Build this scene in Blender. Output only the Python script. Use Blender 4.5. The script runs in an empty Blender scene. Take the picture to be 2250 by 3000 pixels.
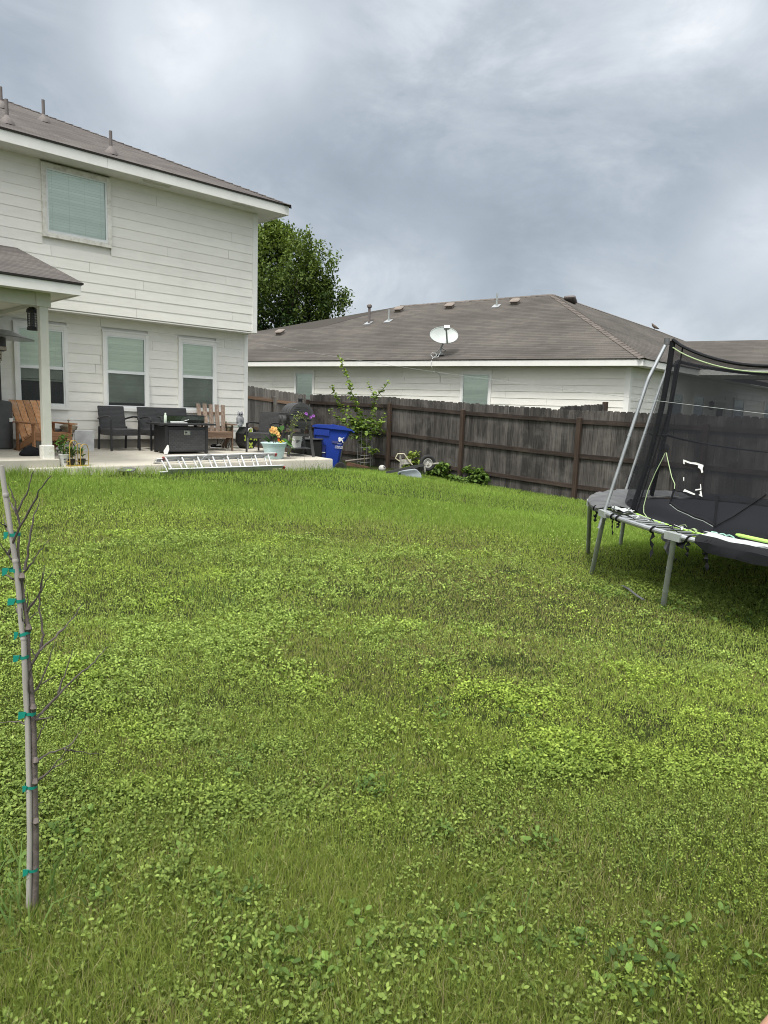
import bpy, math, random
import numpy as np
from mathutils import Vector, Matrix

random.seed(11)
rng = np.random.default_rng(11)
R = math.radians
scene = bpy.context.scene
COL = scene.collection

# ------------------------------------------------------------------ camera model
FPX = 2081.0
RHO = math.atan(.0345)
PITCH = math.atan(298.0 / FPX)
YAW = R(46.25)
ZC = 1.6
F0 = Vector((math.cos(YAW), math.sin(YAW), 0))
R0 = Vector((math.sin(YAW), -math.cos(YAW), 0))
FW = F0 * math.cos(PITCH) - Vector((0, 0, math.sin(PITCH)))
UPV = F0 * math.sin(PITCH) + Vector((0, 0, math.cos(PITCH)))
CR, SR = math.cos(RHO), math.sin(RHO)
CAM = Vector((0, 0, ZC))


def ray(x, y):
    u, v = x - 1125, y - 1500
    a = u * CR + v * SR
    b = -u * SR + v * CR
    return R0 * a - UPV * b + FW * FPX


def hit(x, y, p0, n):
    """point of a plane seen at photo pixel x, y"""
    d = ray(x, y)
    n = Vector(n)
    t = (Vector(p0) - CAM).dot(n) / d.dot(n)
    return CAM + d * t


def PX(x, y, v): return hit(x, y, (v, 0, 0), (1, 0, 0))
def PY(x, y, v): return hit(x, y, (0, v, 0), (0, 1, 0))
def PZ(x, y, v): return hit(x, y, (0, 0, v), (0, 0, 1))
def PD(x, y, D): return CAM + ray(x, y) * (D / FPX)


def project(P):
    q = Vector(P) - CAM
    w = q.dot(FW)
    a = q.dot(R0) / w * FPX
    b = -q.dot(UPV) / w * FPX
    return (1125 + a * CR - b * SR, 1500 + a * SR + b * CR)


cam_d = bpy.data.cameras.new("camera")
cam_o = bpy.data.objects.new("camera", cam_d)
COL.objects.link(cam_o)
cx_ = R0 * CR + UPV * SR
cy_ = UPV * CR - R0 * SR
cz_ = -FW
cam_o.matrix_world = Matrix(((cx_.x, cy_.x, cz_.x, CAM.x), (cx_.y, cy_.y, cz_.y, CAM.y), (cx_.z, cy_.z, cz_.z, CAM.z), (0, 0, 0, 1)))
cam_d.sensor_fit = 'VERTICAL'
cam_d.sensor_height = 36
cam_d.lens = 36 * FPX / 3000
cam_d.clip_start = .05
cam_d.clip_end = 2000
scene.camera = cam_o
scene.cycles.filter_width = 1.0
scene.cycles.pixel_filter_type = 'BLACKMAN_HARRIS'


# ------------------------------------------------------------------ mesh helpers
class MB:
    def __init__(s):
        s.v, s.f, s.r = [], [], []

    def add(s, verts, faces, r=None):
        b = len(s.v)
        if r is None: r = random.random()
        s.v += [tuple(p) for p in verts]
        for f in faces:
            s.f.append(tuple(i + b for i in f))
            s.r.append(r)
        return s

    def box(s, lo, hi, r=None, M=None):
        x0, y0, z0 = lo
        x1, y1, z1 = hi
        vs = [Vector(p) for p in ((x0, y0, z0), (x1, y0, z0), (x1, y1, z0), (x0, y1, z0), (x0, y0, z1), (x1, y0, z1), (x1, y1, z1), (x0, y1, z1))]
        if M is not None: vs = [M @ p for p in vs]
        return s.add(vs, [(0, 3, 2, 1), (4, 5, 6, 7), (0, 1, 5, 4), (1, 2, 6, 5), (2, 3, 7, 6), (3, 0, 4, 7)], r)

    def cbox(s, c, size, rz=0, r=None, M=None):
        h = [k / 2 for k in size]
        m = Matrix.Translation(Vector(c)) @ Matrix.Rotation(rz, 4, 'Z')
        if M is not None: m = m @ M
        return s.box((-h[0], -h[1], -h[2]), (h[0], h[1], h[2]), r, m)

    def rbox(s, lo, hi, b=.004, r=None, M=None):
        """box with chamfered edges"""
        x0, y0, z0 = lo
        x1, y1, z1 = hi
        P = []
        for (z, i) in ((z0, b), (z0 + b, 0), (z1 - b, 0), (z1, b)):
            xa, xb, ya, yb = x0 + i, x1 - i, y0 + i, y1 - i
            P += [(xa + b, ya, z), (xb - b, ya, z), (xb, ya + b, z), (xb, yb - b, z), (xb - b, yb, z), (xa + b, yb, z), (xa, yb - b, z), (xa, ya + b, z)]
        P = [Vector(p) for p in P]
        if M is not None: P = [M @ p for p in P]
        fs = [tuple(range(7, -1, -1)), tuple(range(24, 32))]
        for k in range(3):
            for i in range(8):
                j = (i + 1) % 8
                fs.append((k * 8 + i, k * 8 + j, k * 8 + 8 + j, k * 8 + 8 + i))
        return s.add(P, fs, r)

    def bar(s, p, q, w, h, up=(0, 0, 1), r=None):
        """board from p to q, w across, h along up"""
        p, q = Vector(p), Vector(q)
        d = (q - p).normalized()
        up = Vector(up)
        sx = d.cross(up)
        if sx.length < 1e-5: sx = d.cross(Vector((1, 0, 0)))
        sx.normalize()
        uu = sx.cross(d).normalized()
        vs = []
        for b in (p, q):
            for (i, j) in ((-1, -1), (1, -1), (1, 1), (-1, 1)):
                vs.append(b + sx * (w / 2 * i) + uu * (h / 2 * j))
        return s.add(vs, [(3, 2, 1, 0), (4, 5, 6, 7), (0, 1, 5, 4), (1, 2, 6, 5), (2, 3, 7, 6), (3, 0, 4, 7)], r)

    def tube(s, pts, rad, n=8, r=None, closed=False, flat=1.0):
        pts = [Vector(p) for p in pts]
        m = len(pts)
        rads = rad if isinstance(rad, (list, tuple)) else [rad] * m
        vs, fs = [], []
        prev = None
        for i, p in enumerate(pts):
            a = pts[i - 1] if (i or closed) else p
            b = pts[(i + 1) % m] if (i < m - 1 or closed) else p
            d = (b - a)
            d = d.normalized() if d.length > 1e-9 else Vector((0, 0, 1))
            if prev is None:
                ref = Vector((0, 0, 1)) if abs(d.z) < .9 else Vector((1, 0, 0))
                u = d.cross(ref).normalized()
            else:
                u = (prev - d * prev.dot(d))
                u = u.normalized() if u.length > 1e-6 else d.orthogonal().normalized()
            prev = u
            w = d.cross(u)
            for k in range(n):
                t = 2 * math.pi * k / n
                vs.append(p + u * (math.cos(t) * rads[i]) + w * (math.sin(t) * rads[i] * flat))
        rng_ = m if closed else m - 1
        for i in range(rng_):
            j = (i + 1) % m
            for k in range(n):
                l = (k + 1) % n
                fs.append((i * n + k, i * n + l, j * n + l, j * n + k))
        if not closed:
            fs.append(tuple(range(n - 1, -1, -1)))
            fs.append(tuple(range((m - 1) * n, m * n)))
        return s.add(vs, fs, r)

    def lathe(s, prof, n=20, c=(0, 0, 0), r=None, M=None, cap=True, sx=1, sy=1):
        vs, fs = [], []
        for (rr, z) in prof:
            for k in range(n):
                t = 2 * math.pi * k / n
                p = Vector((rr * math.cos(t) * sx, rr * math.sin(t) * sy, z))
                if M is not None: p = M @ p
                vs.append(p + Vector(c))
        m = len(prof)
        for i in range(m - 1):
            for k in range(n):
                l = (k + 1) % n
                fs.append((i * n + k, i * n + l, (i + 1) * n + l, (i + 1) * n + k))
        if cap:
            fs.append(tuple(range(n - 1, -1, -1)))
            fs.append(tuple(range((m - 1) * n, m * n)))
        return s.add(vs, fs, r)

    def prism(s, poly, vec, r=None):
        """polygon of 3-D points pushed along vec"""
        n = len(poly)
        v = Vector(vec)
        P = [Vector(p) for p in poly]
        vs = P + [p + v for p in P]
        fs = [tuple(range(n - 1, -1, -1)), tuple(range(n, 2 * n))]
        for i in range(n):
            j = (i + 1) % n
            fs.append((i, j, n + j, n + i))
        return s.add(vs, fs, r)

    def grid(s, fn, nu, nv, r=None, closed_u=False):
        vs = [fn(i / nu, j / nv) for j in range(nv + 1) for i in range(nu + (0 if closed_u else 1))]
        w = nu if closed_u else nu + 1
        fs = []
        for j in range(nv):
            for i in range(nu):
                k = (i + 1) % w if closed_u else i + 1
                fs.append((j * w + i, j * w + k, (j + 1) * w + k, (j + 1) * w + i))
        return s.add(vs, fs, r)

    def mesh(s, name, mat, origin=None, smooth=35):
        me = bpy.data.meshes.new(name)
        vs = s.v
        if origin is not None:
            o = origin
            vs = [(p[0] - o[0], p[1] - o[1], p[2] - o[2]) for p in vs]
        me.from_pydata(vs, [], s.f)
        at = me.attributes.new("rnd", 'FLOAT', 'FACE')
        at.data.foreach_set("value", s.r)
        if mat is not None: me.materials.append(mat)
        if smooth:
            me.polygons.foreach_set("use_smooth", [True] * len(s.f))
            me.set_sharp_from_angle(angle=R(smooth))
        me.update()
        return me


def tag(o, label=None, cat=None, group=None, kind=None):
    if label: o["label"] = label
    if cat: o["category"] = cat
    if group: o["group"] = group
    if kind: o["kind"] = kind
    return o


def thing(name, label, cat, loc=(0, 0, 0), rz=0, group=None):
    o = bpy.data.objects.new(name, None)
    o.empty_display_size = .1
    COL.objects.link(o)
    o.location = loc
    o.rotation_euler = (0, 0, rz)
    return tag(o, label, cat, group)


def part(name, mb, mat, parent, world=False, smooth=35, label=None):
    o = bpy.data.objects.new(name, mb.mesh(name, mat, None, smooth) if isinstance(mb, MB) else mb)
    COL.objects.link(o)
    o.parent = parent
    if world and parent.type == 'EMPTY':
        o.matrix_parent_inverse = Matrix.Translation(-Vector(parent.location))
    if label: o["label"] = label
    return o


def solo(name, mb, mat, label, cat, origin=(0, 0, 0), group=None, kind=None, smooth=35):
    """a thing that is one mesh, modelled in world coordinates, origin at its base"""
    o = bpy.data.objects.new(name, mb.mesh(name, mat, origin, smooth))
    COL.objects.link(o)
    o.location = origin
    return tag(o, label, cat, group, kind)


def dup(root, loc, rz=None, label=None, group=None, parent=None):
    r_ = root.copy()
    COL.objects.link(r_)
    if parent is not None: r_.parent = parent
    if loc is not None: r_.location = loc
    if rz is not None: r_.rotation_euler = (0, 0, rz)
    if label: r_["label"] = label
    if group: r_["group"] = group
    for ch in list(root.children):
        dup(ch, None, None, parent=r_)
    return r_


def np_mesh(name, V, T, C, mat):
    """triangle mesh from numpy arrays with a colour per vertex"""
    me = bpy.data.meshes.new(name)
    me.vertices.add(len(V))
    me.vertices.foreach_set("co", V.astype(np.float32).ravel())
    me.loops.add(T.size)
    me.loops.foreach_set("vertex_index", T.astype(np.int32).ravel())
    me.polygons.add(len(T))
    me.polygons.foreach_set("loop_start", np.arange(0, T.size, 3, dtype=np.int32))
    me.polygons.foreach_set("use_smooth", np.ones(len(T), dtype=bool))
    a = me.attributes.new("tint", 'FLOAT_COLOR', 'POINT')
    c4 = np.ones((len(V), 4), dtype=np.float32)
    c4[:, :3] = C
    a.data.foreach_set("color", c4.ravel())
    me.materials.append(mat)
    me.update()
    me.validate()
    return me


def text_mesh(body, size, M, mat, depth=.002):
    cu = bpy.data.curves.new("lettering", 'FONT')
    cu.body = body
    cu.size = size
    cu.extrude = depth
    cu.align_x = 'CENTER'
    cu.align_y = 'CENTER'
    t = bpy.data.objects.new("lettering", cu)
    COL.objects.link(t)
    dg = bpy.context.evaluated_depsgraph_get()
    me = bpy.data.meshes.new_from_object(t.evaluated_get(dg))
    bpy.data.objects.remove(t)
    bpy.data.curves.remove(cu)
    me.transform(M)
    me.materials.clear()
    me.materials.append(mat)
    return me


# ------------------------------------------------------------------ materials
def new_mat(name):
    m = bpy.data.materials.new(name)
    m.use_nodes = True
    nt = m.node_tree
    nt.nodes.clear()
    out = nt.nodes.new("ShaderNodeOutputMaterial")
    return m, nt, out


def nd(nt, typ, **kw):
    n = nt.nodes.new(typ)
    for k, v in kw.items():
        if k.startswith("i_"):
            n.inputs[k[2:].replace("_", " ")].default_value = v
        else:
            setattr(n, k, v)
    return n


def lk(nt, a, b): nt.links.new(a, b)


def ramp(nt, fac, stops):
    n = nt.nodes.new("ShaderNodeValToRGB")
    cr = n.color_ramp
    while len(cr.elements) < len(stops): cr.elements.new(.5)
    for e, (p, c) in zip(cr.elements, stops):
        e.position = p
        e.color = (c[0], c[1], c[2], 1) if not isinstance(c, (int, float)) else (c, c, c, 1)
    lk(nt, fac, n.inputs[0])
    return n


def mixc(nt, fac, a, b, blend='MIX'):
    n = nt.nodes.new("ShaderNodeMix")
    n.data_type = 'RGBA'
    n.blend_type = blend
    for sock, v in ((n.inputs[0], fac), (n.inputs[6], a), (n.inputs[7], b)):
        if hasattr(v, "default_value") or hasattr(v, "is_output"):
            lk(nt, v, sock)
        else:
            sock.default_value = v if isinstance(v, (int, float)) else (v[0], v[1], v[2], 1)
    return n.outputs[2]


def pm(name, c1, c2=None, rough=.6, scale=12, stretch=(1, 1, 1), bump=0.0, bscale=None, metal=0, rnd=0.0, spec=.5, dirt=None, dscale=3, damt=.3, coat=0, detail=5):
    """general painted / wood / metal surface: noise between two colours, per-piece shift, stains, bump"""
    m, nt, out = new_mat(name)
    tc = nd(nt, "ShaderNodeTexCoord")
    mp = nd(nt, "ShaderNodeMapping")
    mp.inputs["Scale"].default_value = stretch
    at = nd(nt, "ShaderNodeAttribute", attribute_name="rnd")
    add = nd(nt, "ShaderNodeVectorMath", operation='MULTIPLY_ADD')
    lk(nt, at.outputs["Fac"], add.inputs[0])
    add.inputs[1].default_value = (7.3, 3.1, 5.7)
    lk(nt, tc.outputs["Object"], add.inputs[2])
    lk(nt, add.outputs[0], mp.inputs[0])
    nz = nd(nt, "ShaderNodeTexNoise", i_Scale=scale, i_Detail=detail, i_Roughness=.6)
    lk(nt, mp.outputs[0], nz.inputs["Vector"])
    if c2 is None: c2 = tuple(k * .82 for k in c1)
    rp = ramp(nt, nz.outputs["Fac"], [(.3, c2), (.7, c1)])
    colr = rp.outputs[0]
    if rnd:
        ma = nd(nt, "ShaderNodeMath", operation='MULTIPLY_ADD')
        lk(nt, at.outputs["Fac"], ma.inputs[0])
        ma.inputs[1].default_value = 2 * rnd
        ma.inputs[2].default_value = 1 - rnd
        vm = nd(nt, "ShaderNodeVectorMath", operation='SCALE')
        lk(nt, colr, vm.inputs[0])
        lk(nt, ma.outputs[0], vm.inputs[3])
        colr = vm.outputs[0]
    if dirt is not None:
        n2 = nd(nt, "ShaderNodeTexNoise", i_Scale=dscale, i_Detail=6, i_Roughness=.65)
        lk(nt, tc.outputs["Object"], n2.inputs["Vector"])
        r2 = ramp(nt, n2.outputs["Fac"], [(.48, 0.0), (.72, damt)])
        colr = mixc(nt, r2.outputs[0], colr, dirt)
    bs = nd(nt, "ShaderNodeBsdfPrincipled", i_Roughness=rough, i_Metallic=metal)
    bs.inputs["Specular IOR Level"].default_value = spec
    bs.inputs["Coat Weight"].default_value = coat
    lk(nt, colr, bs.inputs["Base Color"])
    if bump:
        n3 = nz
        if bscale:
            n3 = nd(nt, "ShaderNodeTexNoise", i_Scale=bscale, i_Detail=6)
            lk(nt, mp.outputs[0], n3.inputs["Vector"])
        bp = nd(nt, "ShaderNodeBump", i_Strength=min(1, bump), i_Distance=.01)
        lk(nt, n3.outputs["Fac"], bp.inputs["Height"])
        lk(nt, bp.outputs[0], bs.inputs["Normal"])
    lk(nt, bs.outputs[0], out.inputs[0])
    return m


def wood(name, light, dark, grain_axis=2, rnd=.2, rough=.75, scale=9, bump=.35, dirt=None, damt=.4):
    st = [14.0, 14.0, 14.0]
    st[grain_axis] = .9
    return pm(name, light, dark, rough=rough, scale=scale * .25, stretch=tuple(st), bump=bump, rnd=rnd, spec=.25, dirt=dirt, damt=damt, dscale=2.2)


def shingles(name, c1, c2, stain, course=.14, tab=.3):
    m, nt, out = new_mat(name)
    uv = nd(nt, "ShaderNodeUVMap", uv_map="UVMap")
    br = nd(nt, "ShaderNodeTexBrick")
    br.offset = .5
    br.inputs["Scale"].default_value = 1
    br.inputs["Mortar Size"].default_value = 0
    br.inputs["Mortar Smooth"].default_value = 0
    br.inputs["Brick Width"].default_value = tab
    br.inputs["Row Height"].default_value = course
    br.inputs["Bias"].default_value = 0
    br.inputs["Color1"].default_value = (*c1, 1)
    br.inputs["Color2"].default_value = (*c2, 1)
    br.inputs["Mortar"].default_value = tuple(k * .35 for k in c2) + (1,)
    lk(nt, uv.outputs[0], br.inputs["Vector"])
    # granule speckle, weathering streaks that run down the slope
    n1 = nd(nt, "ShaderNodeTexNoise", i_Scale=40, i_Detail=4)
    lk(nt, uv.outputs[0], n1.inputs["Vector"])
    r1 = ramp(nt, n1.outputs["Fac"], [(.3, .78), (.7, 1.15)])
    c = mixc(nt, 1.0, br.outputs["Color"], r1.outputs[0], 'MULTIPLY')
    # shade line along the butt edge of each course, painted into the colour
    sx_ = nd(nt, "ShaderNodeSeparateXYZ")
    lk(nt, uv.outputs[0], sx_.inputs[0])
    wob = nd(nt, "ShaderNodeTexNoise", i_Scale=3.0, i_Detail=2)
    lk(nt, uv.outputs[0], wob.inputs["Vector"])
    m1 = nd(nt, "ShaderNodeMath", operation='MULTIPLY_ADD')
    lk(nt, wob.outputs["Fac"], m1.inputs[0])
    m1.inputs[1].default_value = .02
    lk(nt, sx_.outputs[1], m1.inputs[2])
    m2 = nd(nt, "ShaderNodeMath", operation='DIVIDE')
    lk(nt, m1.outputs[0], m2.inputs[0])
    m2.inputs[1].default_value = course
    m3 = nd(nt, "ShaderNodeMath", operation='FRACT')
    lk(nt, m2.outputs[0], m3.inputs[0])
    edge = ramp(nt, m3.outputs[0], [(0.0, .52), (.14, .62), (.24, 1.0), (1.0, 1.0)])
    c = mixc(nt, 1.0, c, edge.outputs[0], 'MULTIPLY')
    mp = nd(nt, "ShaderNodeMapping")
    mp.inputs["Rotation"].default_value = (0, 0, R(-32))
    mp.inputs["Scale"].default_value = (.22, 1.15, 1)
    lk(nt, uv.outputs[0], mp.inputs[0])
    n2 = nd(nt, "ShaderNodeTexNoise", i_Scale=.9, i_Detail=5, i_Roughness=.6, i_Distortion=.4)
    lk(nt, mp.outputs[0], n2.inputs["Vector"])
    r2 = ramp(nt, n2.outputs["Fac"], [(.46, 0.0), (.68, .5)])
    c = mixc(nt, r2.outputs[0], c, stain)
    n4 = nd(nt, "ShaderNodeTexNoise", i_Scale=.5, i_Detail=3)
    lk(nt, uv.outputs[0], n4.inputs["Vector"])
    r4 = ramp(nt, n4.outputs["Fac"], [(.3, .85), (.7, 1.15)])
    c = mixc(nt, 1.0, c, r4.outputs[0], 'MULTIPLY')
    bs = nd(nt, "ShaderNodeBsdfPrincipled", i_Roughness=.95)
    bs.inputs["Specular IOR Level"].default_value = .15
    lk(nt, c, bs.inputs["Base Color"])
    bp = nd(nt, "ShaderNodeBump", i_Strength=.7, i_Distance=.02)
    lk(nt, edge.outputs[0], bp.inputs["Height"])
    lk(nt, bp.outputs[0], bs.inputs["Normal"])
    lk(nt, bs.outputs[0], out.inputs[0])
    return m


def leafy(name, trans=.22, rough=.55, spec=.12):
    m, nt, out = new_mat(name)
    at = nd(nt, "ShaderNodeAttribute", attribute_name="tint")
    bs = nd(nt, "ShaderNodeBsdfPrincipled", i_Roughness=rough)
    bs.inputs["Specular IOR Level"].default_value = spec
    tr = nd(nt, "ShaderNodeBsdfTranslucent")
    c = mixc(nt, 1.0, at.outputs["Color"], (1.15, 1.2, .55), 'MULTIPLY')
    lk(nt, at.outputs["Color"], bs.inputs["Base Color"])
    lk(nt, c, tr.inputs["Color"])
    mx = nd(nt, "ShaderNodeMixShader")
    mx.inputs[0].default_value = trans
    lk(nt, bs.outputs[0], mx.inputs[1])
    lk(nt, tr.outputs[0], mx.inputs[2])
    lk(nt, mx.outputs[0], out.inputs[0])
    return m


def netting(name, color, opacity, stripes=True):
    """woven mesh cloth: part of the light passes between the threads"""
    m, nt, out = new_mat(name)
    bs = nd(nt, "ShaderNodeBsdfPrincipled", i_Roughness=.8)
    bs.inputs["Base Color"].default_value = (*color, 1)
    bs.inputs["Specular IOR Level"].default_value = .3
    tp = nd(nt, "ShaderNodeBsdfTransparent")
    mx = nd(nt, "ShaderNodeMixShader")
    lk(nt, tp.outputs[0], mx.inputs[1])
    lk(nt, bs.outputs[0], mx.inputs[2])
    tc = nd(nt, "ShaderNodeTexCoord")
    nz = nd(nt, "ShaderNodeTexNoise", i_Scale=2.2, i_Detail=4)
    lk(nt, tc.outputs["Object"], nz.inputs["Vector"])
    r_ = ramp(nt, nz.outputs["Fac"], [(.3, max(0, opacity - .06)), (.7, min(1, opacity + .06))])
    lk(nt, r_.outputs[0], mx.inputs[0])
    lk(nt, mx.outputs[0], out.inputs[0])
    return m


def glassy(name, tint, refl=.12, clear=.85):
    m, nt, out = new_mat(name)
    tp = nd(nt, "ShaderNodeBsdfTransparent")
    tp.inputs[0].default_value = (tint[0] * clear, tint[1] * clear, tint[2] * clear, 1)
    gl = nd(nt, "ShaderNodeBsdfGlossy", i_Roughness=.02)
    gl.inputs[0].default_value = (.93, 1, .95, 1)
    fr = nd(nt, "ShaderNodeFresnel", i_IOR=1.5)
    ma = nd(nt, "ShaderNodeMath", operation='MULTIPLY_ADD')
    lk(nt, fr.outputs[0], ma.inputs[0])
    ma.inputs[1].default_value = 1.3
    ma.inputs[2].default_value = refl
    mx = nd(nt, "ShaderNodeMixShader")
    lk(nt, ma.outputs[0], mx.inputs[0])
    lk(nt, tp.outputs[0], mx.inputs[1])
    lk(nt, gl.outputs[0], mx.inputs[2])
    lk(nt, mx.outputs[0], out.inputs[0])
    return m


def woven(name, color, sx=90, sz=60):
    m, nt, out = new_mat(name)
    tc = nd(nt, "ShaderNodeTexCoord")
    sep = nd(nt, "ShaderNodeSeparateXYZ")
    lk(nt, tc.outputs["Object"], sep.inputs[0])
    ad = nd(nt, "ShaderNodeMath", operation='ADD')
    lk(nt, sep.outputs[0], ad.inputs[0])
    lk(nt, sep.outputs[1], ad.inputs[1])
    cb = nd(nt, "ShaderNodeCombineXYZ")
    lk(nt, ad.outputs[0], cb.inputs[0])
    lk(nt, sep.outputs[2], cb.inputs[1])
    br = nd(nt, "ShaderNodeTexBrick")
    br.inputs["Scale"].default_value = 1
    br.inputs["Brick Width"].default_value = 3.2 / sx
    br.inputs["Row Height"].default_value = 1.0 / sz
    br.inputs["Mortar Size"].default_value = .0035
    br.inputs["Mortar Smooth"].default_value = .8
    br.inputs["Color1"].default_value = (*color, 1)
    br.inputs["Color2"].default_value = tuple(k * .7 for k in color) + (1,)
    br.inputs["Mortar"].default_value = tuple(k * .25 for k in color) + (1,)
    lk(nt, cb.outputs[0], br.inputs["Vector"])
    bs = nd(nt, "ShaderNodeBsdfPrincipled", i_Roughness=.45)
    lk(nt, br.outputs["Color"], bs.inputs["Base Color"])
    bp = nd(nt, "ShaderNodeBump", i_Strength=.8, i_Distance=.006)
    bp.invert = True
    lk(nt, br.outputs["Fac"], bp.inputs["Height"])
    lk(nt, bp.outputs[0], bs.inputs["Normal"])
    lk(nt, bs.outputs[0], out.inputs[0])
    return m


M = {}
M['siding'] = pm('white_siding', (.835, .82, .77), (.78, .765, .715), rough=.55, scale=3, stretch=(1, 1, 6), rnd=.035, bump=.12, bscale=40, spec=.3, dirt=(.55, .54, .50), damt=.22, dscale=1.3)
M['trim'] = pm('white_trim', (.82, .82, .79), (.76, .76, .73), rough=.5, scale=5, rnd=.02, spec=.3, dirt=(.6, .59, .55), damt=.2)
M['trim_worn'] = pm('worn_white_trim', (.78, .77, .72), (.70, .68, .62), rough=.7, scale=9, stretch=(1, 1, 1), rnd=.04, dirt=(.42, .38, .31), damt=.75, dscale=9)
M['porch'] = pm('porch_paint', (.62, .62, .55), (.57, .57, .51), rough=.6, scale=5, rnd=.03, dirt=(.42, .41, .37), damt=.2)
M['soffit'] = pm('soffit_paint', (.70, .69, .63), (.66, .65, .6), rough=.6, scale=4)
M['drip'] = pm('dark_drip_edge', (.045, .042, .045), rough=.7)
M['found'] = pm('foundation_concrete', (.30, .285, .25), (.22, .21, .185), rough=.9, scale=5, bump=.3, bscale=60)
M['concrete'] = pm('patio_concrete', (.50, .47, .405), (.41, .385, .33), rough=.85, scale=2.2, bump=.12, bscale=90, dirt=(.36, .33, .27), damt=.4, dscale=1.1)
M['shingle'] = shingles('grey_shingles', (.135, .122, .115), (.10, .09, .086), (.06, .055, .055))
M['shingle2'] = shingles('brown_shingles', (.112, .102, .092), (.090, .082, .075), (.046, .043, .040), course=.142, tab=.32)
M['blind'] = pm('window_blind', (.94, .975, .945), (.90, .94, .91), rough=.6, scale=3, rnd=.05)
M['blind_n'] = pm('pale_green_blind', (.82, .88, .82), (.76, .83, .77), rough=.6, rnd=.06)
M['blind_b'] = pm('darker_blind', (.86, .91, .82), (.80, .85, .76), rough=.6, scale=3, rnd=.06)  # slightly darker blind than the upstairs one, also used for cords
M['dark'] = pm('dark_backing_and_print', (.03, .035, .035), rough=.8)  # unlit-room darkness painted on window backing sheets; also used for print
M['glass'] = glassy('window_glass', (.985, 1.0, .985), .02, 1.0)
M['glass_up'] = glassy('coated_window_glass', (.975, 1.0, .985), .04, 1.0)
M['screen'] = netting('insect_screen', (.06, .066, .066), .50)
M['vinyl'] = pm('white_vinyl', (.80, .82, .82), rough=.35, scale=3)
M['pipe'] = pm('vent_pipe_paint', (.16, .14, .135), (.12, .105, .10), rough=.7)
M['metal'] = pm('galvanised_steel', (.52, .54, .56), (.40, .42, .44), rough=.42, metal=.75, scale=14, rnd=.05)
M['metal_leg'] = pm('dull_galvanised_leg', (.42, .45, .44), (.34, .36, .35), rough=.55, metal=.45, scale=14, rnd=.05)
M['alu'] = pm('ladder_aluminium', (.66, .67, .68), (.52, .53, .55), rough=.38, metal=.55, scale=9, rnd=.04)
M['white_m'] = pm('white_metal', (.72, .74, .74), rough=.5, scale=6, dirt=(.4, .36, .3), damt=.3)
M['dish'] = pm('dish_grey', (.45, .49, .475), (.39, .43, .415), rough=.5, scale=4, dirt=(.42, .44, .42), damt=.35, dscale=6)
M['black'] = pm('black_powder_coat', (.022, .023, .025), (.016, .016, .018), rough=.5, scale=20)
M['black_m'] = pm('black_steel', (.056, .057, .060), (.04, .041, .042), rough=.55, scale=9, dirt=(.09, .085, .08), damt=.35, dscale=7)
M['rubber'] = pm('black_rubber', (.02, .02, .021), rough=.8, scale=30)
M['wicker'] = woven('black_wicker', (.045, .045, .048), 64, 40)
M['wicker2'] = woven('fire_table_weave', (.055, .057, .06), 40, 26)
M['chrome'] = pm('control_plate', (.6, .6, .58), rough=.25, metal=.9)
M['adir'] = wood('orange_stained_wood', (.50, .27, .13), (.31, .145, .065), 2, rnd=.25, dirt=(.58, .48, .40), damt=.6)
M['adir_w'] = wood('weathered_brown_wood', (.33, .25, .19), (.115, .085, .07), 2, rnd=.25, dirt=(.05, .04, .035), damt=.6)
M['adir_d'] = wood('dark_worn_wood', (.19, .125, .085), (.075, .05, .036), 0, rnd=.2)
M['picket'] = wood('weathered_fence_picket', (.105, .096, .089), (.026, .024, .023), 2, rnd=.45, scale=10, dirt=(.19, .178, .168), damt=.5)
M['picket_l'] = wood('grey_fence_picket', (.28, .258, .235), (.125, .113, .103), 2, rnd=.25, scale=10, dirt=(.36, .33, .29), damt=.4)
M['rail'] = wood('dark_fence_rail', (.055, .040, .033), (.025, .019, .016), 1, rnd=.2, dirt=(.15, .12, .1), damt=.3)
M['post'] = wood('brown_fence_post', (.072, .049, .036), (.032, .023, .018), 2, rnd=.2, dirt=(.06, .045, .04), damt=.5)
M['rail_l'] = wood('tan_fence_rail', (.33, .22, .15), (.19, .12, .08), 0, rnd=.15, dirt=(.14, .11, .09), damt=.5)
M['blue'] = pm('blue_bin_plastic', (.012, .045, .33), (.010, .037, .27), rough=.42, scale=4, spec=.4, dirt=(.03, .06, .3), damt=.3)
M['pot'] = pm('pale_blue_pot', (.50, .66, .66), (.44, .6, .61), rough=.45, scale=4, dirt=(.4, .48, .47), damt=.3, dscale=5)
M['white'] = pm('white_plastic', (.80, .80, .78), rough=.45, scale=5, dirt=(.5, .48, .42), damt=.25)
M['gold'] = pm('gold_wire', (.75, .52, .14), rough=.35, metal=.6)
M['brass'] = pm('aged_brass', (.42, .37, .28), (.28, .24, .18), rough=.4, metal=.7, scale=10)
M['marble'] = pm('marble_board', (.66, .67, .68), (.42, .43, .45), rough=.4, scale=5, detail=8)
M['owl'] = pm('grey_owl_paint', (.38, .39, .41), (.10, .10, .11), rough=.7, scale=26, bump=.5)
M['tabglass'] = glassy('table_glass', (.75, .85, .82), .15, .8)
M['guardglass'] = glassy('wind_guard_glass', (.80, .86, .84), .07, .85)
M['lime'] = pm('lime_green', (.46, .74, .16), rough=.5, scale=8)
M['yellowgreen'] = pm('yellow_green_leaf_print', (.55, .68, .10), rough=.5)
M['black_ball'] = pm('black_vinyl', (.018, .018, .018), rough=.45)
M['red'] = pm('red_rubber', (.26, .02, .018), rough=.5)
M['net'] = netting('black_netting', (.010, .011, .015), .63)
M['net_back'] = netting('black_netting_far', (.010, .011, .015), .38)
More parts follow.
